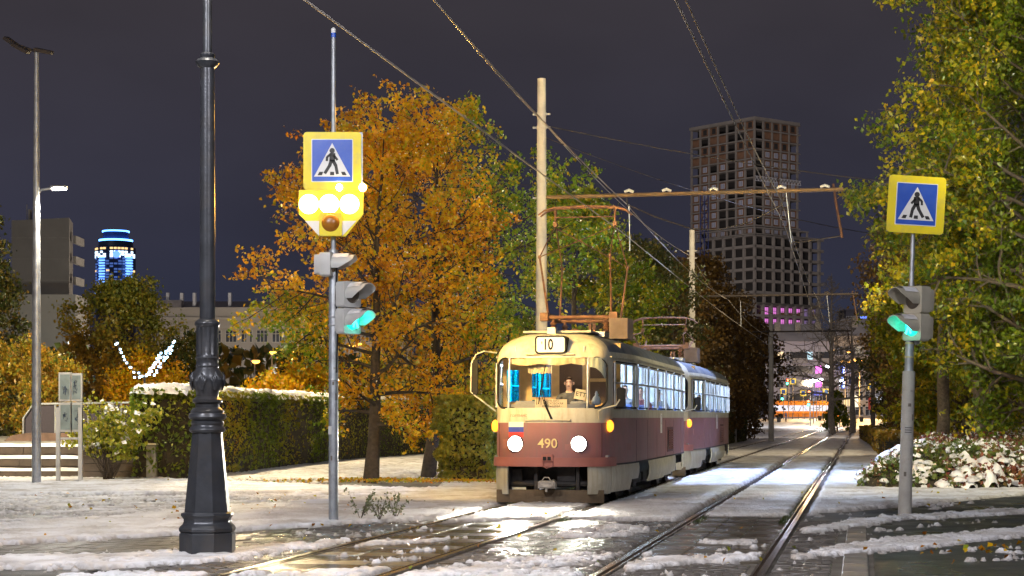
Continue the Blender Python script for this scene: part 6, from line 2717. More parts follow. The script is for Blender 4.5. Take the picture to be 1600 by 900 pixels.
# bush by the steps
rs = np.random.RandomState(8)
bu = empty("bush", (-9.75, 43.3, 0), label="small lime yellow bush dotted with snow in front of the low board wall", cat="bush")
b = MB()
tw = []
rnd = random.Random(4)
for i in range(26):
    a = rnd.uniform(0, 2 * PI)
    sp = rnd.uniform(.3, 1.15)
    tip = Vector((math.cos(a) * sp, math.sin(a) * sp * .6, rnd.uniform(.9, 1.85)))
    m1 = tip * .5 + Vector((rnd.uniform(-.1, .1), 0, .1))
    b.tube([(rnd.uniform(-.12, .12), rnd.uniform(-.1, .1), 0), m1, tip], [.016, .011, .005], 4, cap=False)
    tw.append((m1, tip))
    for j in range(4):
        q = m1.lerp(tip, rnd.random())
        e_ = q + Vector((rnd.uniform(-.4, .4), rnd.uniform(-.3, .3), rnd.uniform(-.1, .35)))
        b.tube([q, e_], [.007, .003], 3, cap=False)
        tw.append((q, e_))
b.build("stems", M_bark, bu)
C, ix = crown_pts(tw, 2400, .07, rs)
leaves("foliage", C, .085, BUSHY, bu, 77)
k = rs.choice(len(C), 160)
leaves("snow_and_glint_specks", C[k] + [0, 0, .02], .14, M_snow, bu, 78, flat=.95, elong=1.1)

# weeds by the left post
for i, (x, y, h, lab) in enumerate(((-2.25, 26.6, .42, "small grey green weed sprouting from the snow right of the left post"), (-1.95, 26.4, .34, "second small leafy weed in the snow, farther right of the left post"), (-1.75, 27.0, .40, "third spindly weed near the tram track's edge by the left post"))):
    b = MB()
    rnd = random.Random(i + 40)
    tw = []
    for j in range(9):
        a = rnd.uniform(0, 2 * PI)
        tip = Vector((math.cos(a) * .20, math.sin(a) * .15, h * rnd.uniform(.6, 1.1)))
        b.tube([(0, 0, 0), tip * .5 + Vector((0, 0, .05)), tip], [.005, .004, .002], 3, cap=False)
        tw.append((tip * .3, tip))
    w = empty("weed", (x, y, 0.02), label=lab, cat="plant", group="weeds in the snow by the left post")
    b.build("stems", M_bark2, w)
    C, ix = crown_pts(tw, 150, .02, np.random.RandomState(i))
    leaves("foliage", C, .03, leafmat("weed_leaves", [(0, (.10, .12, .05)), (1, (.22, .24, .12))]) if i == 0 else bpy.data.materials["weed_leaves"], w, i)

# fallen leaves
rs = np.random.RandomState(15)
P = []
for (cx, cy, sx_, sy_, n) in ((-2.6, 42.6, 1.6, .7, 500), (-1.0, 42.4, .8, .5, 500), (-3.4, 43.2, .5, .5, 260), (-4, 30, 3, 5, 90), (3, 20, 3, 2, 18), (6.5, 20.5, 1.2, .5, 60), (7, 34, 3, 2, 30)):
    P.append(np.stack([rs.normal(cx, sx_, n), rs.normal(cy, sy_, n), np.full(n, .055)], -1))
P = np.concatenate(P)
fl = leaves("fallen_leaves", P, .065, AUTUMN, None, 19, flat=.97, elong=1.2)
tag(fl, "orange and yellow fallen leaves strewn on the snow under the golden trees", "leaves", kind='stuff')
# grass tufts along the right track
P = np.stack([rs.uniform(0, 1, 2600) for _ in range(3)], -1)
S = 9.5 + P[:, 0] ** 1.6 * 32
tt = np.where(P[:, 1] < .5, 3.58 + .795 - .13 - P[:, 2] ** 2 * .09, np.where(P[:, 1] < .75, 3.58 - .795 + .13 + .1 * P[:, 2], .9 + P[:, 2] * .15))
G = np.stack([TO.x + TD.x * S + TN.x * tt, TO.y + TD.y * S + TN.y * tt, .005 + .012 * P[:, 2]], -1)
gr = leaves("grass", G, .018, leafmat("track_grass", [(0, (.02, .035, .01)), (1, (.07, .09, .02))]), None, 21, flat=0, elong=3.0)
tag(gr, "short dark grass growing along the inner edges of the rails", "grass", kind='stuff')
# ================================================================ buildings and the far crossroads
M_slabc = mat("raw_concrete_frame", (.24, .22, .20), .9, 0, .15, .3)
M_brick = mat("orange_block_infill", (.20, .11, .065), .9, 0, .3, .5)
M_void = mat("unglazed_interior_shade", (.03, .028, .028), .9)  # near-black colour stands in for shade inside the open floors
M_winfr = mat("white_window_frame", (.55, .56, .60), .5)
M_dglass = mat("dark_window_glass", (.05, .055, .07), .12, 0, .3, .3)
M_pink = emit("magenta_lit_room", (.85, .22, .75), .9, (.3, .1, .3))

tw_ang = math.atan2(.62, .78)
cb = at(1179, 652, 560)
tower = empty("tower_under_construction", (cb.x, 560, 0), tw_ang, label="dark unfinished concrete high rise with stepped upper block and magenta lit lower rooms", cat="high rise")


def frame_block(x0, x1, y0, y1, z0, nf, fh, bx, by, infill, parent, colw=.55, st=.2, ex=0.0):
    mb = MB()
    mb.box(x0 + 2.2, x1 - .5, y0 + 2.2, y1 - .5, z0, z0 + nf * fh - .1)
    mb.build("inner_core", M_void, parent)
    sl = MB()
    sl.box(0, x1 - x0 + .8 + ex, 0, y1 - y0 + .8, -st, st)
    me = None
    for f in range(nf + 1):
        if me is None:
            o = sl.build("floor_slab", M_slabc, parent)
            me = o.data
        else:
            o = inst(me, "floor_slab", parent)
        o.location = (x0 - .4, y0 - .4, z0 + f * fh + (.01 if f == 0 else 0))
    cm = MB()
    cm.box(-colw / 2, colw / 2, -colw / 2, colw / 2, 0, nf * fh)
    me = None
    pos = [(x0 + (x1 - x0) * i / bx, y0) for i in range(bx + 1)] + [(x0, y0 + (y1 - y0) * j / by) for j in range(1, by + 1)]
    for p in pos:
        if me is None:
            o = cm.build("column", M_slabc, parent)
            me = o.data
        else:
            o = inst(me, "column", parent)
        o.location = (p[0], p[1], z0)
    return pos


up0, lo0 = 58.6, 4.6
frame_block(0, 19.5, 0, 28, up0, 12, 3.0, 5, 7, True, tower, .55, .2, .7)
frame_block(-1.0, 28, -1.0, 25, 4.6, 9, 3.6, 8, 7, False, tower, .9, .4)
frame_block(-1.0, 28.6, -1.0, 26, 37.0, 6, 3.6, 7, 6, False, tower, .8, .45, 1.5)
frame_block(-1.0, 23, -1.0, 25, 58.6, 1, 2.2, 6, 5, False, tower, .5)
mb = MB()
mb.box(-.6, 20.2, -.6, 28.6, up0 + 36.0, up0 + 36.9)
mb.build("parapet", M_slabc, tower)
mb = MB()
mb.box(6, 13, 12, 22, up0 + 36.9, up0 + 38.4)
mb.build("roof_house", M_slabc, tower)
# infill panels and windows of the upper block
rr = random.Random(77)
pm = MB()
w_ = 19.5 / 5 - .56
pm.box(-w_ / 2, w_ / 2, .1, .35, .2, 2.7)
wm_ = MB()
wm_.cur = 0
wm_.box(-.85, .85, -.02, .1, .75, 2.35)
wm_.cur = 1
wm_.box(-.74, -.06, -.03, -.02, .85, 2.25)
wm_.box(.06, .74, -.03, -.02, .85, 2.25)
pme = wme = None
M_pale_room = mat("pale_blue_grey_glass", (.30, .32, .42), .3)
for f in range(12):
    for face, nb in ((0, 5), (1, 7)):
        for i in range(nb):
            if face == 0 and (i == 0 or (i == 4 and f % 3 == 0)):
                continue
            if face == 1 and (i in (2,) or rr.random() < .18):
                continue
            if face == 0:
                loc = ((i + .5) * 3.9, .0, up0 + f * 3.0)
                rz = 0
            else:
                loc = (.0, (i + .5) * 4.0, up0 + f * 3.0)
                rz = -PI / 2
            if pme is None:
                p = pm.build("infill_panel", M_brick, tower)
                pme = p.data
            else:
                p = inst(pme, "infill_panel", tower)
            p.location = loc
            p.rotation_euler = (0, 0, rz)
            if f < 9 and not (face == 1 and f > 7):
                if wme is None:
                    q = wm_.build("window", [M_winfr, M_pale_room], p)
                    wme = q.data
                else:
                    q = inst(wme, "window", p)
            else:
                if f % 2:
                    q = MB()
                    q.box(-.8, .8, .05, .099, .7, 2.4)
                    q.build("opening", M_void, p)  # flat dark slab painted to read as a shaded opening
# lower block: back panels, lit rooms
for f in range(9):
    for i in range(8):
        z = 4.6 + f * 3.6
        if f >= 7 and rr.random() < .35:
            q = MB()
            q.box(-1.0 + i * 3.625 + .5, -1.0 + (i + 1) * 3.625 - .5, -.6, -.4, z + .2, z + 1.3)
            q.build("infill_panel", M_brick, tower)
        if f in (6, 7, 8) and i >= 1 and not (f == 6 and i > 4):
            q = MB()
            q.box(-1.0 + i * 3.625 + .6, -1.0 + (i + 1) * 3.625 - .6, -.45, -.35, z + .35, z + 2.7)
            q.build("lit_room", M_pink if i < 6 else emit("dim_violet_room", (.4, .25, .6), .35), tower)
            q = MB()
            for xx in (.33, .66):
                q.box(-1.0 + (i + xx) * 3.625 - .06, -1.0 + (i + xx) * 3.625 + .06, -.55, -.46, z + .35, z + 2.7)
            q.box(-1.0 + i * 3.625 + .6, -1.0 + (i + 1) * 3.625 - .6, -.52, -.47, z + 1.5, z + 1.62)
            q.build("window_frame", M_slabc, tower)
# blue lattice hoist on the left face
b = MB()
M_hoist = mat("blue_lattice_steel", (.05, .07, .22), .6)
for dx in (0, 1.8):
    for dy in (0, 1.8):
        b.tube([(-3.2 + dx, 19 + dy, 5), (-3.2 + dx, 19 + dy, 74)], .14, 4)
for k in range(34):
    z = 6 + k * 2
    s_ = k % 2
    b.tube([(-3.2 + 1.8 * s_, 19, z), (-3.2 + 1.8 * (1 - s_), 19, z + 2)], .10, 4)
    b.tube([(-3.2, 19 + 1.8 * s_, z), (-3.2, 19 + 1.8 * (1 - s_), z + 2)], .10, 4)
b.build("hoist_mast", M_hoist, tower)
for x0 in (-2, 9):
    b = MB()
    for k in range(7):
        b.tube([(x0 + k * 1.4, -2.2, 75.2), (x0 + k * 1.4 + .7, -2.2, 76.6), (x0 + (k + 1) * 1.4, -2.2, 75.2)], .10, 4)
    b.tube([(x0, -2.2, 75.2), (x0 + 9.8, -2.2, 75.2)], .13, 4)
    b.tube([(x0, -2.2, 76.6), (x0 + 9.8, -2.2, 76.6)], .13, 4)
    b.build("lattice_platform", M_winfr, tower)


def facade(name, label, x0, x1, Y, z0, z1, m, floors, bays, ww, wh, lit=(), balc=(), depth=12, cat="building", cornice=0.5, frame=M_winfr, zf0=None, top_margin=1.2, mats_win=None):
    root = empty(name, (0, 0, 0), label=label, cat=cat)
    b = MB()
    b.box(x0, x1, Y, Y + depth, z0, z1)
    b.build("wall", m, root)
    b = MB()
    b.box(x0 - cornice, x1 + cornice, Y - cornice, Y + depth + cornice, z1, z1 + .5)
    b.build("cornice", m, root)
    fh = (z1 - z0 - top_margin) / floors
    wme_ = pme_ = None
    lm = None
    for f in range(floors):
        for i in range(bays):
            x = x0 + (x1 - x0) * (i + .5) / bays
            z = z0 + fh * f + fh * .52
            if wme_ is None:
                q = MB()
                q.box(-ww / 2 - .12, ww / 2 + .12, -.10, .05, -wh / 2 - .14, wh / 2 + .12)
                o = q.build("window", frame, root)
                wme_ = o.data
                q = MB()
                nsp = 2 if ww < 1.7 else 3
                g = (ww - .12 * (nsp - 1)) / nsp
                for k in range(nsp):
                    xa = -ww / 2 + k * (g + .12)
                    q.box(xa, xa + g, -.13, -.10, -wh / 2, wh * .18)
                    q.box(xa, xa + g, -.13, -.10, wh * .18 + .1, wh / 2)
                p = q.build("pane", M_dglass, o)
                pme_ = p.data
            else:
                o = inst(wme_, "window", root)
                p = inst(pme_, "pane", o)
            if (f, i) in lit:
                p.data = pme_.copy()
                p.data.materials[0] = lit[(f, i)]
            o.location = (x, Y - .02, z)
    for f, i in balc:
        x = x0 + (x1 - x0) * (i + .5) / bays
        z = z0 + fh * f
        q = MB()
        q.box(x - 1.7, x + 1.7, Y - 1.2, Y - .15, z - .1, z + 1.0)
        q.cur = 1
        q.box(x - 1.6, x + 1.6, Y - 1.1, Y - .2, z + 1.0, z + 2.3)
        q.build("balcony", [mat("pale_balcony_panel", (.42, .40, .40), .8), M_dglass], root)
    return root, fh


W_warm = emit("warm_lit_window", (1.0, .72, .38), 1.4)
W_cool = emit("cool_lit_window", (.55, .85, 1.0), 1.3)
W_mag = emit("magenta_lit_window", (.95, .15, .8), 2.2)
W_dim = emit("dim_lit_window", (.8, .65, .45), .45)
Zr = 1.25
# far apartment houses beyond the crossroads
X = lambda px, Y: (px - 800) * Y / F
fa, fh = facade("apartment_house", "five storey pale lilac apartment house beyond the far crossroads, magenta window in it", X(1196, 400), X(1302, 400), 400, Zr, 18.0, mat("pale_lilac_plaster", (.50, .48, .55), .9, 0, .1, .2), 5, 7, 1.5, 1.7,
                lit={(4, 1): W_warm, (4, 4): W_cool, (3, 5): W_mag, (2, 5): W_mag, (0, 2): W_warm, (1, 0): W_dim, (2, 3): W_dim, (0, 5): W_cool}, balc=((1, 3), (2, 3), (3, 3), (4, 3), (2, 6), (3, 6), (4, 6), (1, 6)))
fb, fh = facade("apartment_house", "beige apartment house with shop windows and arched lit doorway, right of the alley's end", X(1303, 396), X(1460, 396), 396, Zr, 19.0, mat("warm_beige_plaster", (.48, .41, .34), .9, 0, .12, .2), 5, 10, 1.6, 1.8,
                lit={(4, 2): W_dim, (3, 5): W_dim, (2, 0): W_dim}, balc=((2, 1), (3, 1), (3, 4)))
for o_, (xa, xb, Y, z) in ((fa, (X(1190, 400), X(1304, 400), 400, 18.5)), (fb, (X(1302, 396), X(1464, 396), 396, 19.5))):
    b = MB()
    b.add([(xa - 1, Y - 1, z), (xb + 1, Y - 1, z), (xb - 3, Y + 6, z + 4.2), (xa + 3, Y + 6, z + 4.2), (xa - 1, Y + 13, z), (xb + 1, Y + 13, z)], [(0, 1, 2, 3), (3, 2, 5, 4), (0, 3, 4), (1, 5, 2), (1, 0, 4, 5)])
    b.build("snowy_roof", mat("snow_dusted_roof", (.34, .33, .35), .8, 0, .2, .3), o_)
    for k in range(3):
        c_ = MB()
        x = xa + (xb - xa) * (.2 + .28 * k)
        c_.box(x, x + 1.3, Y + 2.5, Y + 3.6, z + 1, z + 4.4)
        c_.build("chimney", M_concrete, o_)
# shop front pieces of the beige house
for (px0, px1, py0, py1, nm, m) in ((1332, 1341, 618, 636, "arched_entrance", emit("cream_lit_doorway", (1.0, .82, .55), 1.6)), (1357, 1362, 620, 640, "red_door", mat("red_door_paint", (.45, .04, .03), .5)),
                                    (1319, 1330, 622, 634, "shop_window", emit("yellow_shop_glow", (1.0, .75, .35), 1.1)), (1366, 1378, 618, 634, "shop_window", emit("white_shop_glow", (.9, .9, 1.0), 1.2)), (1396, 1410, 620, 636, "shop_window", emit("white_shop_glow", (.9, .9, 1.0), 1.2))):
    p0, p1 = at(px0, py1, 395.5), at(px1, py0, 395.5)
    q = MB()
    if nm == "arched_entrance":
        w = (p1.x - p0.x) / 2
        cx = (p0.x + p1.x) / 2
        q.prism([(cx - w, p0.z), (cx + w, p0.z)] + [(cx + w * math.cos(a), p1.z - w + w * math.sin(a)) for a in [PI * k / 8 for k in range(9)]], 395.3, 395.8)
    else:
        q.box(p0.x, p1.x, 395.3, 395.8, p0.z, p1.z)
    q.build(nm, m, fb)
b = MB()
p0, p1 = at(1316, 606, 394), at(1320.5, 570, 394)
b.box(p0.x, p1.x, 393.6, 394.4, p0.z, p1.z)
vs_ = b.build("vertical_sign", emit("blue_sign_glow", (.08, .18, 1.0), 3.0), fb)
rs_ = random.Random(2)
b = MB()
nz = 7
for k in range(nz):
    z = p0.z + (p1.z - p0.z) * (k + .5) / nz
    b.box(p0.x + .12, p1.x - .12, 393.5, 393.6, z - .22, z + .22)
b.build("white_sign_marks", emit("white_sign_glow", (.8, .85, 1.0), 5.0), vs_)
b = MB()
p0, p1 = at(1272, 618, 398), at(1284, 611, 398)
b.box(p0.x, p1.x, 397.6, 398.4, p0.z, p1.z)
o = b.build("blue_shop_board", emit("dim_blue_board", (.10, .12, .7), 1.0), fa)

# darker blocks farther away
dk_, _ = facade("office_block", "dark distant office block with a few yellow and blue lit windows above the bare larches", X(1322, 620), X(1420, 620), 620, 0, 38.5, mat("dark_grey_plaster", (.10, .10, .13), .9), 9, 9, 2.2, 2.2,
                lit={(7, 1): W_warm, (7, 3): W_warm, (7, 5): W_warm, (8, 2): emit("blue_window", (.1, .2, 1), 2), (8, 6): emit("blue_window", (.1, .2, 1), 2), (5, 4): W_dim}, depth=14)
# pale facade on the left
lf, fh = facade("institute_building", "long pale classical building with cornice and white framed windows behind the left trees", X(228, 300), X(640, 300), 300, Zr, 17.8, mat("pale_cream_plaster", (.36, .33, .29), .9, 0, .08, .2), 5, 17, 1.7, 1.9, frame=mat("cream_window_surround", (.45, .42, .36), .8))
b = MB()
b.box(X(238, 300), X(640, 300), 300.6, 311, 18.3, 20.0)
b.build("attic_wall", mat("pale_cream_plaster", (.42, .38, .33)), lf)
b = MB()
b.box(X(234, 300), X(642, 300), 299.6, 311.5, 16.5, 17.0)
b.build("string_course", mat("pale_cream_plaster", (.42, .38, .33)), lf)
b = MB()
b.add([(X(246, 300), 301, 20), (X(640, 300), 301, 20), (X(640, 300), 310, 21.6), (X(256, 300), 310, 21.6)], [(0, 1, 2, 3)])
b.box(X(240, 300), X(282, 300), 300.4, 303, 20.0, 21.2)
b.build("roof", mat("grey_tin_roof", (.14, .13, .14), .6), lf)
for px in (254, 276, 296, 352):
    b = MB()
    b.box(X(px, 300), X(px + 4.5, 300), 303, 304, 20, 22.6)
    b.build("chimney", M_winfr, lf)
for px in (246, 282, 330, 385, 440, 500):
    b = MB()
    b.box(X(px, 300), X(px + 6, 300), 299.75, 300, Zr, 16.5)
    b.build("pilaster", mat("pale_cream_plaster", (.42, .38, .33)), lf)
# grey block with balconies
gb = empty("panel_block", (0, 0, 0), label="tall grey blank walled panel block at the far left behind the trees", cat="building")
b = MB()
b.add([(X(18, 250), 250, 0), (X(108, 250), 250, 0), (X(114, 262), 262, 0), (X(18, 262), 262, 0), (X(18, 250), 250, 29.0), (X(108, 250), 250, 29.4), (X(114, 262), 262, 29.9), (X(18, 262), 262, 29.5)],
      [(3, 2, 1, 0), (4, 5, 6, 7), (0, 1, 5, 4), (1, 2, 6, 5), (2, 3, 7, 6), (3, 0, 4, 7)])
b.build("wall", mat("grey_panel_wall", (.20, .19, .175), .9, 0, .08, .3, dirt=(.14, .13, .12), dscale=.2), gb)
for k in range(1, 10):
    b = MB()
    b.box(X(17, 250), X(109, 250) + .03, 249.96, 250.0, k * 2.95, k * 2.95 + .06)
    b.build("panel_joint", M_concrete, gb)
    b = MB()
    b.box(X(109, 251), X(111.5, 251) + .15, 253, 258, k * 2.9, k * 2.9 + 1.1)
    b.build("balcony", M_concrete, gb)
b = MB()
b.box(X(38, 250), X(41, 250), 252, 253, 29, 30.8)
b.tube([(X(36, 250), 252, 29), (X(36, 250), 252, 31.5)], .06, 4)
b.build("chimney", M_concrete, gb)
b = MB()
b.box(X(-60, 240), X(118, 240), 240, 248, 0, 18.0)
o = b.build("annex", mat("grey_beige_annex_wall", (.26, .25, .22), .9, 0, .08, .3), gb)
# blue lit round tower far away
bt = empty("lit_tower", (X(181, 1200), 1200, 0), label="distant round glass tower ringed with blue light, far left skyline", cat="high rise")
M_tg = mat("dark_tower_glass", (.03, .05, .12), .3)
kx = 1200 / F


def zt(py):
    return EYE + (HZ - py) * kx


b = MB()
b.lathe([(31 * kx * 1.0, 0), (30.5 * kx, zt(388)), (26 * kx, zt(386))], 32)
b.build("shaft", M_tg, bt, smooth=40)
b = MB()
b.lathe([(27 * kx, zt(386)), (26 * kx, zt(378)), (20 * kx, zt(377)), (19.5 * kx, zt(363)), (17 * kx, zt(361))], 32)
b.build("crown_tiers", M_tg, bt, smooth=40)
M_bring = emit("blue_white_light_ring", (.10, .32, 1.0), 7.0)
for py, r in ((376, 25), (362, 19.8), (366, 13)):
    b = MB()
    b.lathe([(r * kx, zt(py + 1.0)), (r * kx + .5, zt(py + 1)), (r * kx + .5, zt(py - 1.0)), (r * kx, zt(py - 1.0))], 32)
    b.build("light_ring", M_bring, bt)
rs_ = random.Random(9)
cnt_ = 0
for px in (-15, 26.5):
    for k in range(14):
        b = MB()
        x = px * kx
        b.box(x - 1.9, x + 1.9, -31 * kx - .5, -20 * kx, zt(404 + k * 4.2 + 1.8), zt(404 + k * 4.2))
        b.build("light_bar", emit("pale_blue_bar_light", (.14, .36, 1.0), 2.6), bt)
for row, py, em, p_ in ((0, 390.5, emit("amber_office_window", (1, .62, .25), 1.6), .7), (1, 400, emit("white_blue_window", (.6, .8, 1.0), 3.2), .75), (2, 396, emit("white_blue_window", (.6, .8, 1.0), 3.2), .5), (3, 403, emit("white_blue_window", (.6, .8, 1.0), 3.2), .5), (4, 450, emit("amber_office_window", (1, .62, .25), 1.6), .3), (5, 425, emit("amber_office_window", (1, .62, .25), 1.6), .12), (6, 458, emit("pale_blue_bar_light", (.14, .36, 1), 2.6), .8)):
    for i in range(15):
        if rs_.random() > p_:
            continue
        a = R(-165 + 150 * i / 14)
        b = MB()
        Mx = Matrix.Translation((31.2 * kx * math.cos(a), 31.2 * kx * math.sin(a), zt(py))) @ Matrix.Rotation(a + PI / 2, 4, 'Z')
        b.box(-.95, .95, -.2, .2, -.55, .7, Mx)
        b.build("window", em, bt)
for k in range(13):
    for i in range(11):
        if rs_.random() > .62:
            continue
        a = R(-150 + 120 * i / 10)
        b = MB()
        Mx = Matrix.Translation((31.2 * kx * math.cos(a), 31.2 * kx * math.sin(a), zt(406 + k * 4.2))) @ Matrix.Rotation(a + PI / 2, 4, 'Z')
        b.box(-1.1, 1.1, -.2, .2, -.5, .6, Mx)
        b.build("window", emit("dim_blue_shaft_glow", (.10, .22, .75), .55), bt)  # dim window grid added to make the shaft glow bluer
b = MB()
b.lathe([(.1, -.3), (2.4, -.3), (2.4, .3), (.1, .3)], 16, Matrix.Translation((8 * kx, -31.5 * kx, zt(400))) @ Matrix.Rotation(PI / 2, 4, 'X'))
b.build("round_emblem", emit("deep_blue_emblem", (.05, .12, 1.0), 5.0), bt)
# dark ridge of trees closing the skyline low behind everything
rsx = np.random.RandomState(44)
hx = np.concatenate([rsx.uniform(-170, 60, 9000), rsx.uniform(60, 240, 9000)])
top = 5.5 + 4.0 * vnoise(hx, hx * 0, .06, 3) + 2.5 * vnoise(hx, hx * 0, .3, 4)
hz = rsx.uniform(0, 1, 18000) ** .8 * top
hy = np.where((hx > 60), 345, 215) + rsx.uniform(-6, 6, 18000)
hpx = 800 + hx * F / hy
ok = ~((hpx > 1190) & (hpx < 1490))
bl = leaves("far_trees", np.stack([hx[ok], hy[ok], hz[ok] + 1.0], -1), 1.15, DARKG, None, 45)
tag(bl, "low dark mass of far trees along the foot of the distant buildings", "trees", kind='stuff')

# ---- far crossroads: bus, fence, lamps, signals, pedestrian
Yb = 306.0  # bus put in place of streaks of light, their orange painted on
bus = empty("bus", (X(1203, Yb), Yb, Zr), label="bus painted and lit in place of orange and white light streaks at the end of the alley", cat="bus")
b = MB()
b.box(0, 11.8, 0, 2.5, .35, 1.35, bev=.05)
b.build("lower_body", mat("orange_streak_paint", (.75, .28, .02), .4), bus)
b = MB()
b.box(0, 11.8, 0, 2.5, 2.35, 3.1, bev=.15)
b.build("roof", mat("orange_streak_paint", (.75, .28, .02), .4), bus)
for i in range(8):
    b = MB()
    b.box(.15 + i * 1.45, 1.5 + i * 1.45, .05, 2.45, 1.35, 2.35)
    b.build("window", emit("bus_window_glow", (.85, .85, 1.0), 1.0), bus)
for x in (1.8, 9.3):
    b = MB()
    b.lathe([(.1, -.1), (.48, -.1), (.48, .1), (.1, .1)], 16, Matrix.Translation((x, .1, .48)) @ Matrix.Rotation(PI / 2, 4, 'X'))
    b.build("wheel", M_black, bus)
fn = empty("street_fence", (X(1200, 296), 296, Zr), label="low dark railings in front of the bus at the far crossroads", cat="fence")
for k in range(12):
    b = MB()
    b.box(k * 1.0, k * 1.0 + .08, 0, .08, 0, .95)
    b.build("post", M_darksteel, fn)
    b = MB()
    for j in range(6):
        b.box(k + .16 + j * .14, k + .20 + j * .14, 0, .04, .15, .85)
    b.box(k, k + 1, 0, .05, .85, .92)
    b.build("railing_panel", M_darksteel, fn)


def person_standing(label, loc, rz=0.0):
    N = []
    E = []

    def a(p, r, m, to=None):
        N.append((p, (r, r) if not hasattr(r, '__len__') else r, m))
        if to is not None:
            E.append((to, len(N) - 1))
        return len(N) - 1
    pel = a((0, 0, .92), (.16, .13), 1)
    w = a((0, 0, 1.12), (.14, .11), 1, pel)
    c = a((0, 0, 1.32), (.18, .12), 1, w)
    nb = a((0, 0, 1.44), (.10, .08), 1, c)
    nk = a((0, 0, 1.52), (.05, .05), 0, nb)
    hd = a((0, -.02, 1.62), (.08, .09), 0, nk)
    a((0, 0, 1.70), (.065, .075), 0, hd)
    for s in (-1, 1):
        sh = a((s * .18, 0, 1.40), .065, 1, nb)
        el = a((s * .24, .02, 1.12), .05, 1, sh)
        wr = a((s * .24, -.08, .90), .035, 1, el)
        pm = a((s * .24, -.10, .82), (.03, .02), 0, wr)
        hp = a((s * .09, 0, .86), .09, 1, pel)
        kn = a((s * .10, s * .12, .48), .065, 2, hp)
        an = a((s * .10, s * .16 + .02, .10), .045, 2, kn)
        a((s * .11, s * .16 - .10, .03), .04, 3, an)
    o = skin_body("person", N, E, [M_skin, M_coatblue, M_trouser, M_signblack])
    head_extras(o, Vector((0, -.015, 1.62)), (0, -1, 0), M_hairdark)
    o.location = loc
    o.rotation_euler = (0, 0, rz)
    tag(o, label, "person")
    return o


person_standing("pedestrian in a blue coat walking at the far left end of the alley", (X(1228, 285), 285, float(rise(285))), .9)


def street_lamp(px, Y, H, heads, m, em, label, group, polem=None, r=.09, z0=None):
    z0 = float(rise(Y)) if z0 is None else z0
    root = empty("street_lamp", (X(px, Y), Y, z0), label=label, cat="street lamp", group=group)
    b = MB()
    b.lathe([(r * 1.3, 0), (r, 1), (r * .6, H)], 10)
    b.build("pole", polem or m, root)
    for dx in heads:
        b = MB()
        b.tube([(0, 0, H - .2), (dx * .5, 0, H), (dx, 0, H)], .05, 5)
        b.box(dx - .35, dx + .35, -.15, .15, H - .02, H + .10)
        ah_ = b.build("arm", polem or m, root)
        b = MB()
        b.lathe([(.02, -.30), (.34, -.20), (.42, 0), (.02, .01)], 12, Matrix.Translation((dx, 0, H - .02)))
        b.build("lamp_head", em, ah_, smooth=60)
    return root


M_osod = emit("orange_sodium_lamp", (1.0, .45, .07), 6)
M_wled = emit("white_led_lamp", (.85, .93, 1.0), 25)
M_opole = mat("orange_lit_pole", (.40, .36, .30), .6)
G1 = "orange street lamps at the far crossroads"
for px, Y, H, hd_, lab in ((1343, 300, 10.0, (-.65, .65), "double headed orange street lamp standing right of the blue vertical sign"), (1321, 318, 10.3, (-.5, .6), "orange street lamp just behind the right bare larch trunk"), (1300, 330, 12.6, (.4,), "higher orange street lamp glowing beside the tall bare larch"), (1325, 345, 13.0, (.1,), "highest orange street lamp, between the two bare larches")):
    street_lamp(px, Y, H, hd_, M_opole, M_osod, lab, G1)
G2 = "white headed lamp poles on the far square"
for i, px in enumerate((1266, 1271, 1276, 1280, 1285)):
    street_lamp(px, 272 + i * 8, 6.9 - .05 * i, (-.2, .2) if i % 2 else (-.3,), M_galv, M_wled, ["first pole from the left of the row of five white lamps on the far square", "second pole from the left of the row of five white lamps", "middle pole of the row of five white lamps", "fourth pole of the row of five white lamps", "rightmost pole of the row of five white lamps"][i], G2, r=.07)
street_lamp(1300, 258, 9.0, (-.5,), M_galv, M_wled, "slender white lamp leaning over the snow left of the bare larch trunk", None, r=.08)
street_lamp(1312, 262, 7.0, (.3,), M_galv, M_wled, "short grey lamp pole right of the bare larch trunk", None, r=.07)
for i, (px, py, Y) in enumerate(((425, 551, 205), (437, 550, 225), (457, 547, 190), (549, 541, 215), (560, 538, 240), (398, 565, 180), (577, 556, 235), (597, 541, 260))):
    p = at(px, py, Y)
    street_lamp(px, Y, p.z + .1, (0.12,), M_opole, M_osod, ["orange lamp on the left of the first pair right of the lamp post", "orange lamp on the right of the pair beyond the hedge", "brightest orange lamp behind the drooping golden branches", "orange lamp seen just right of the left crossing pole", "small orange lamp near the golden tree's trunks, higher one", "orange lamp low beside the ornate lamp post", "low orange lamp behind the nearer golden trunk", "faint orange lamp farthest right behind the golden leaves"][i], "orange street lamps beyond the left hedge", z0=0.0)
street_lamp(105, 120, at(105, 604, 120).z + .1, (0.0,), M_opole, M_osod, "single orange lamp glowing at the edge of the white notice frame", None, z0=0.0)

M_tlg = emit("far_green_signal", (.05, 1.0, .45), 14)
M_tlr = emit("far_red_signal", (1.0, .10, .04), 14)
M_tly = emit("glowing_yellow_board", (1.0, .62, .02), 1.2)  # emission makes the sign boards glow in place of falling light


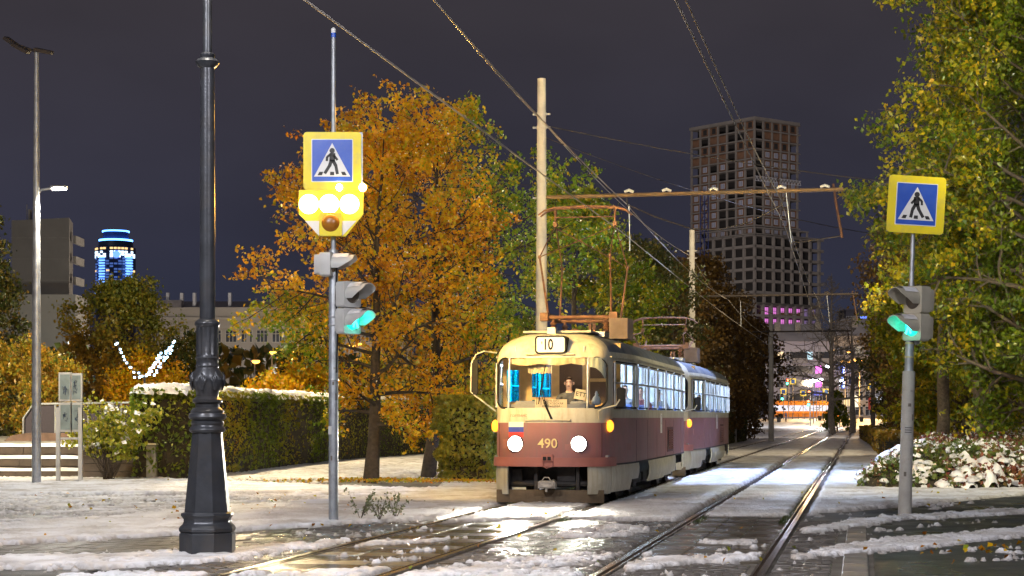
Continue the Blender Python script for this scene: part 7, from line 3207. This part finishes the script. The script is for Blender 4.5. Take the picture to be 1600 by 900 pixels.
def traffic_light(px, py, Y, green, label):
    p = at(px, py, Y)
    z0 = float(rise(Y))
    root = empty("traffic_light", (p.x, Y, z0), label=label, cat="traffic signal", group="traffic lights at the far crossroads")
    b = MB()
    b.tube([(.25, .1, 0), (.25, .1, p.z - z0 + .5)], .07, 6)
    b.build("pole", M_opole, root)
    b = MB()
    b.box(-.2, .2, -.1, .1, p.z - z0 - .5, p.z - z0 + .6, bev=.03)
    c_ = b.build("signal_case", M_black, root)
    for dz, mm in ((-.25, M_tlg if green else M_lensdark), (.3, M_lensdark if green == 1 else M_tlr)):
        b = MB()
        b.lathe([(.02, .05), (.17, .03), (.19, 0)], 12, Matrix.Translation((0, -.11, p.z - z0 + dz)) @ Matrix.Rotation(PI / 2, 4, 'X'))
        b.build("lens", mm, c_)


def yellow_sign(px, py, Y, label):
    p = at(px, py, Y)
    z0 = float(rise(Y))
    root = empty("crossing_sign", (p.x, Y, z0), label=label, cat="sign", group="yellow edged signs at the far crossroads")
    b = MB()
    b.tube([(0, .05, 0), (0, .05, p.z - z0)], .05, 6)
    b.build("pole", M_opole, root)
    b = MB()
    b.box(-.5, .5, -.03, .03, p.z - z0 - .5, p.z - z0 + .5)
    q = b.build("board", M_tly, root)
    b = MB()
    b.box(-.30, .30, -.05, -.03, p.z - z0 - .33, p.z - z0 + .33)
    b.build("inner_panel", M_blue, q)


for a in ((1230, 597, 300, 2, "traffic light with red over green hanging high left at the far crossroads"), (1222, 621, 296, 1, "green traffic light low at the left by the far bus"), (1263, 630, 292, 2, "traffic light with red over green in front of the bus's right end"), (1384, 622, 300, 1, "green traffic light close left of the right crossing post"), (1264, 615, 305, 0, "amber lit traffic light above the bus's right end")):
    traffic_light(*a)
for a in ((1239, 596, 301, "yellow sign high left beside the hanging red and green light"), (1224, 612, 297, "yellow sign above the low green light at the left"), (1255, 614, 299, "yellow sign in the middle of the far crossroads over the bus"), (1291, 612, 303, "yellow sign just left of the bare larch trunk"), (1385, 607, 301, "yellow sign near the right crossing post"), (1361, 604, 305, "yellow sign hidden half behind the dark slim mast")):
    yellow_sign(*a)
for i, (px, Y, lab) in enumerate(((1281, 290, "dark litter bin at the foot of the white lamp poles"), (1346, 286, "grey litter bin right of the far street lamp"), (1217, 285, "dark litter bin left of the walking pedestrian"))):
    b = MB()
    b.lathe([(.28, 0), (.34, .75), (.30, .8), (.05, .82)], 12)
    o = b.build("litter_bin", M_darksteel, None, loc=(X(px, Y), Y, float(rise(Y))))
    tag(o, lab, "bin")

# ---- light garland shaped like a V behind the left trees
ga = empty("light_garland", (0, 0, 0), label="blue white light garland in a wide V shape between the left trees", cat="light decoration")
Yg = 74.0
lines = [((180, 532), (203, 575)), ((203, 575), (226, 590)), ((226, 590), (275, 533)), ((232, 586), (253, 552)), ((240, 588), (268, 545)), ((207, 587), (226, 590))]
b = MB()
for a, c in lines:
    b.tube([at(a[0], a[1], Yg), at(c[0], c[1], Yg)], .025, 5)
b.tube([at(226, 590, Yg), Vector((at(226, 590, Yg).x, Yg, 0))], .05, 6)
b.build("frame", M_darksteel, ga)
b = MB()
rg = random.Random(6)
for a, c in lines:
    pa, pc = at(a[0], a[1], Yg), at(c[0], c[1], Yg)
    n = int((pc - pa).length / (.085 if a[0] > 225 else .16))
    for k in range(n):
        p = pa.lerp(pc, (k + rg.random()) / n) + Vector((rg.uniform(-.06, .06), -.05, rg.uniform(-.06, .06)))
        b.box(p.x - .035, p.x + .035, p.y - .03, p.y + .03, p.z - .035, p.z + .035)
tag(b.build("bulbs", emit("ice_blue_bulbs", (.45, .75, 1.0), 9), ga), kind='stuff')

# light of the far lamps, with points added to light the facades
for p, e_, c_ in (((X(1335, 300), 296, 9.5), 14000, (1.0, .55, .15)), ((X(1290, 300), 318, 11), 16000, (1.0, .62, .28)), ((X(1250, 330), 345, 9), 12000, (.75, .78, 1.0)), ((X(1380, 350), 360, 10), 14000, (1.0, .75, .5)), ((X(455, 200), 190, 8.4), 5000, (1, .55, .15)), ((X(400, 230), 255, 9), 24000, (1.0, .85, .7)), ((X(90, 200), 215, 12), 9000, (.9, .85, .75))):
    lamp("far_lamp_and_facade_light", 'POINT', p, e_, c_, .5)
lamp("tower_fill_spot", 'SPOT', (cb.x - 40, 380, 20), 450000, (1.0, .86, .80), 2.0, (cb.x + 5, 560, 60), 42, .8)  # spot added to brighten the tower, no lamp stands there
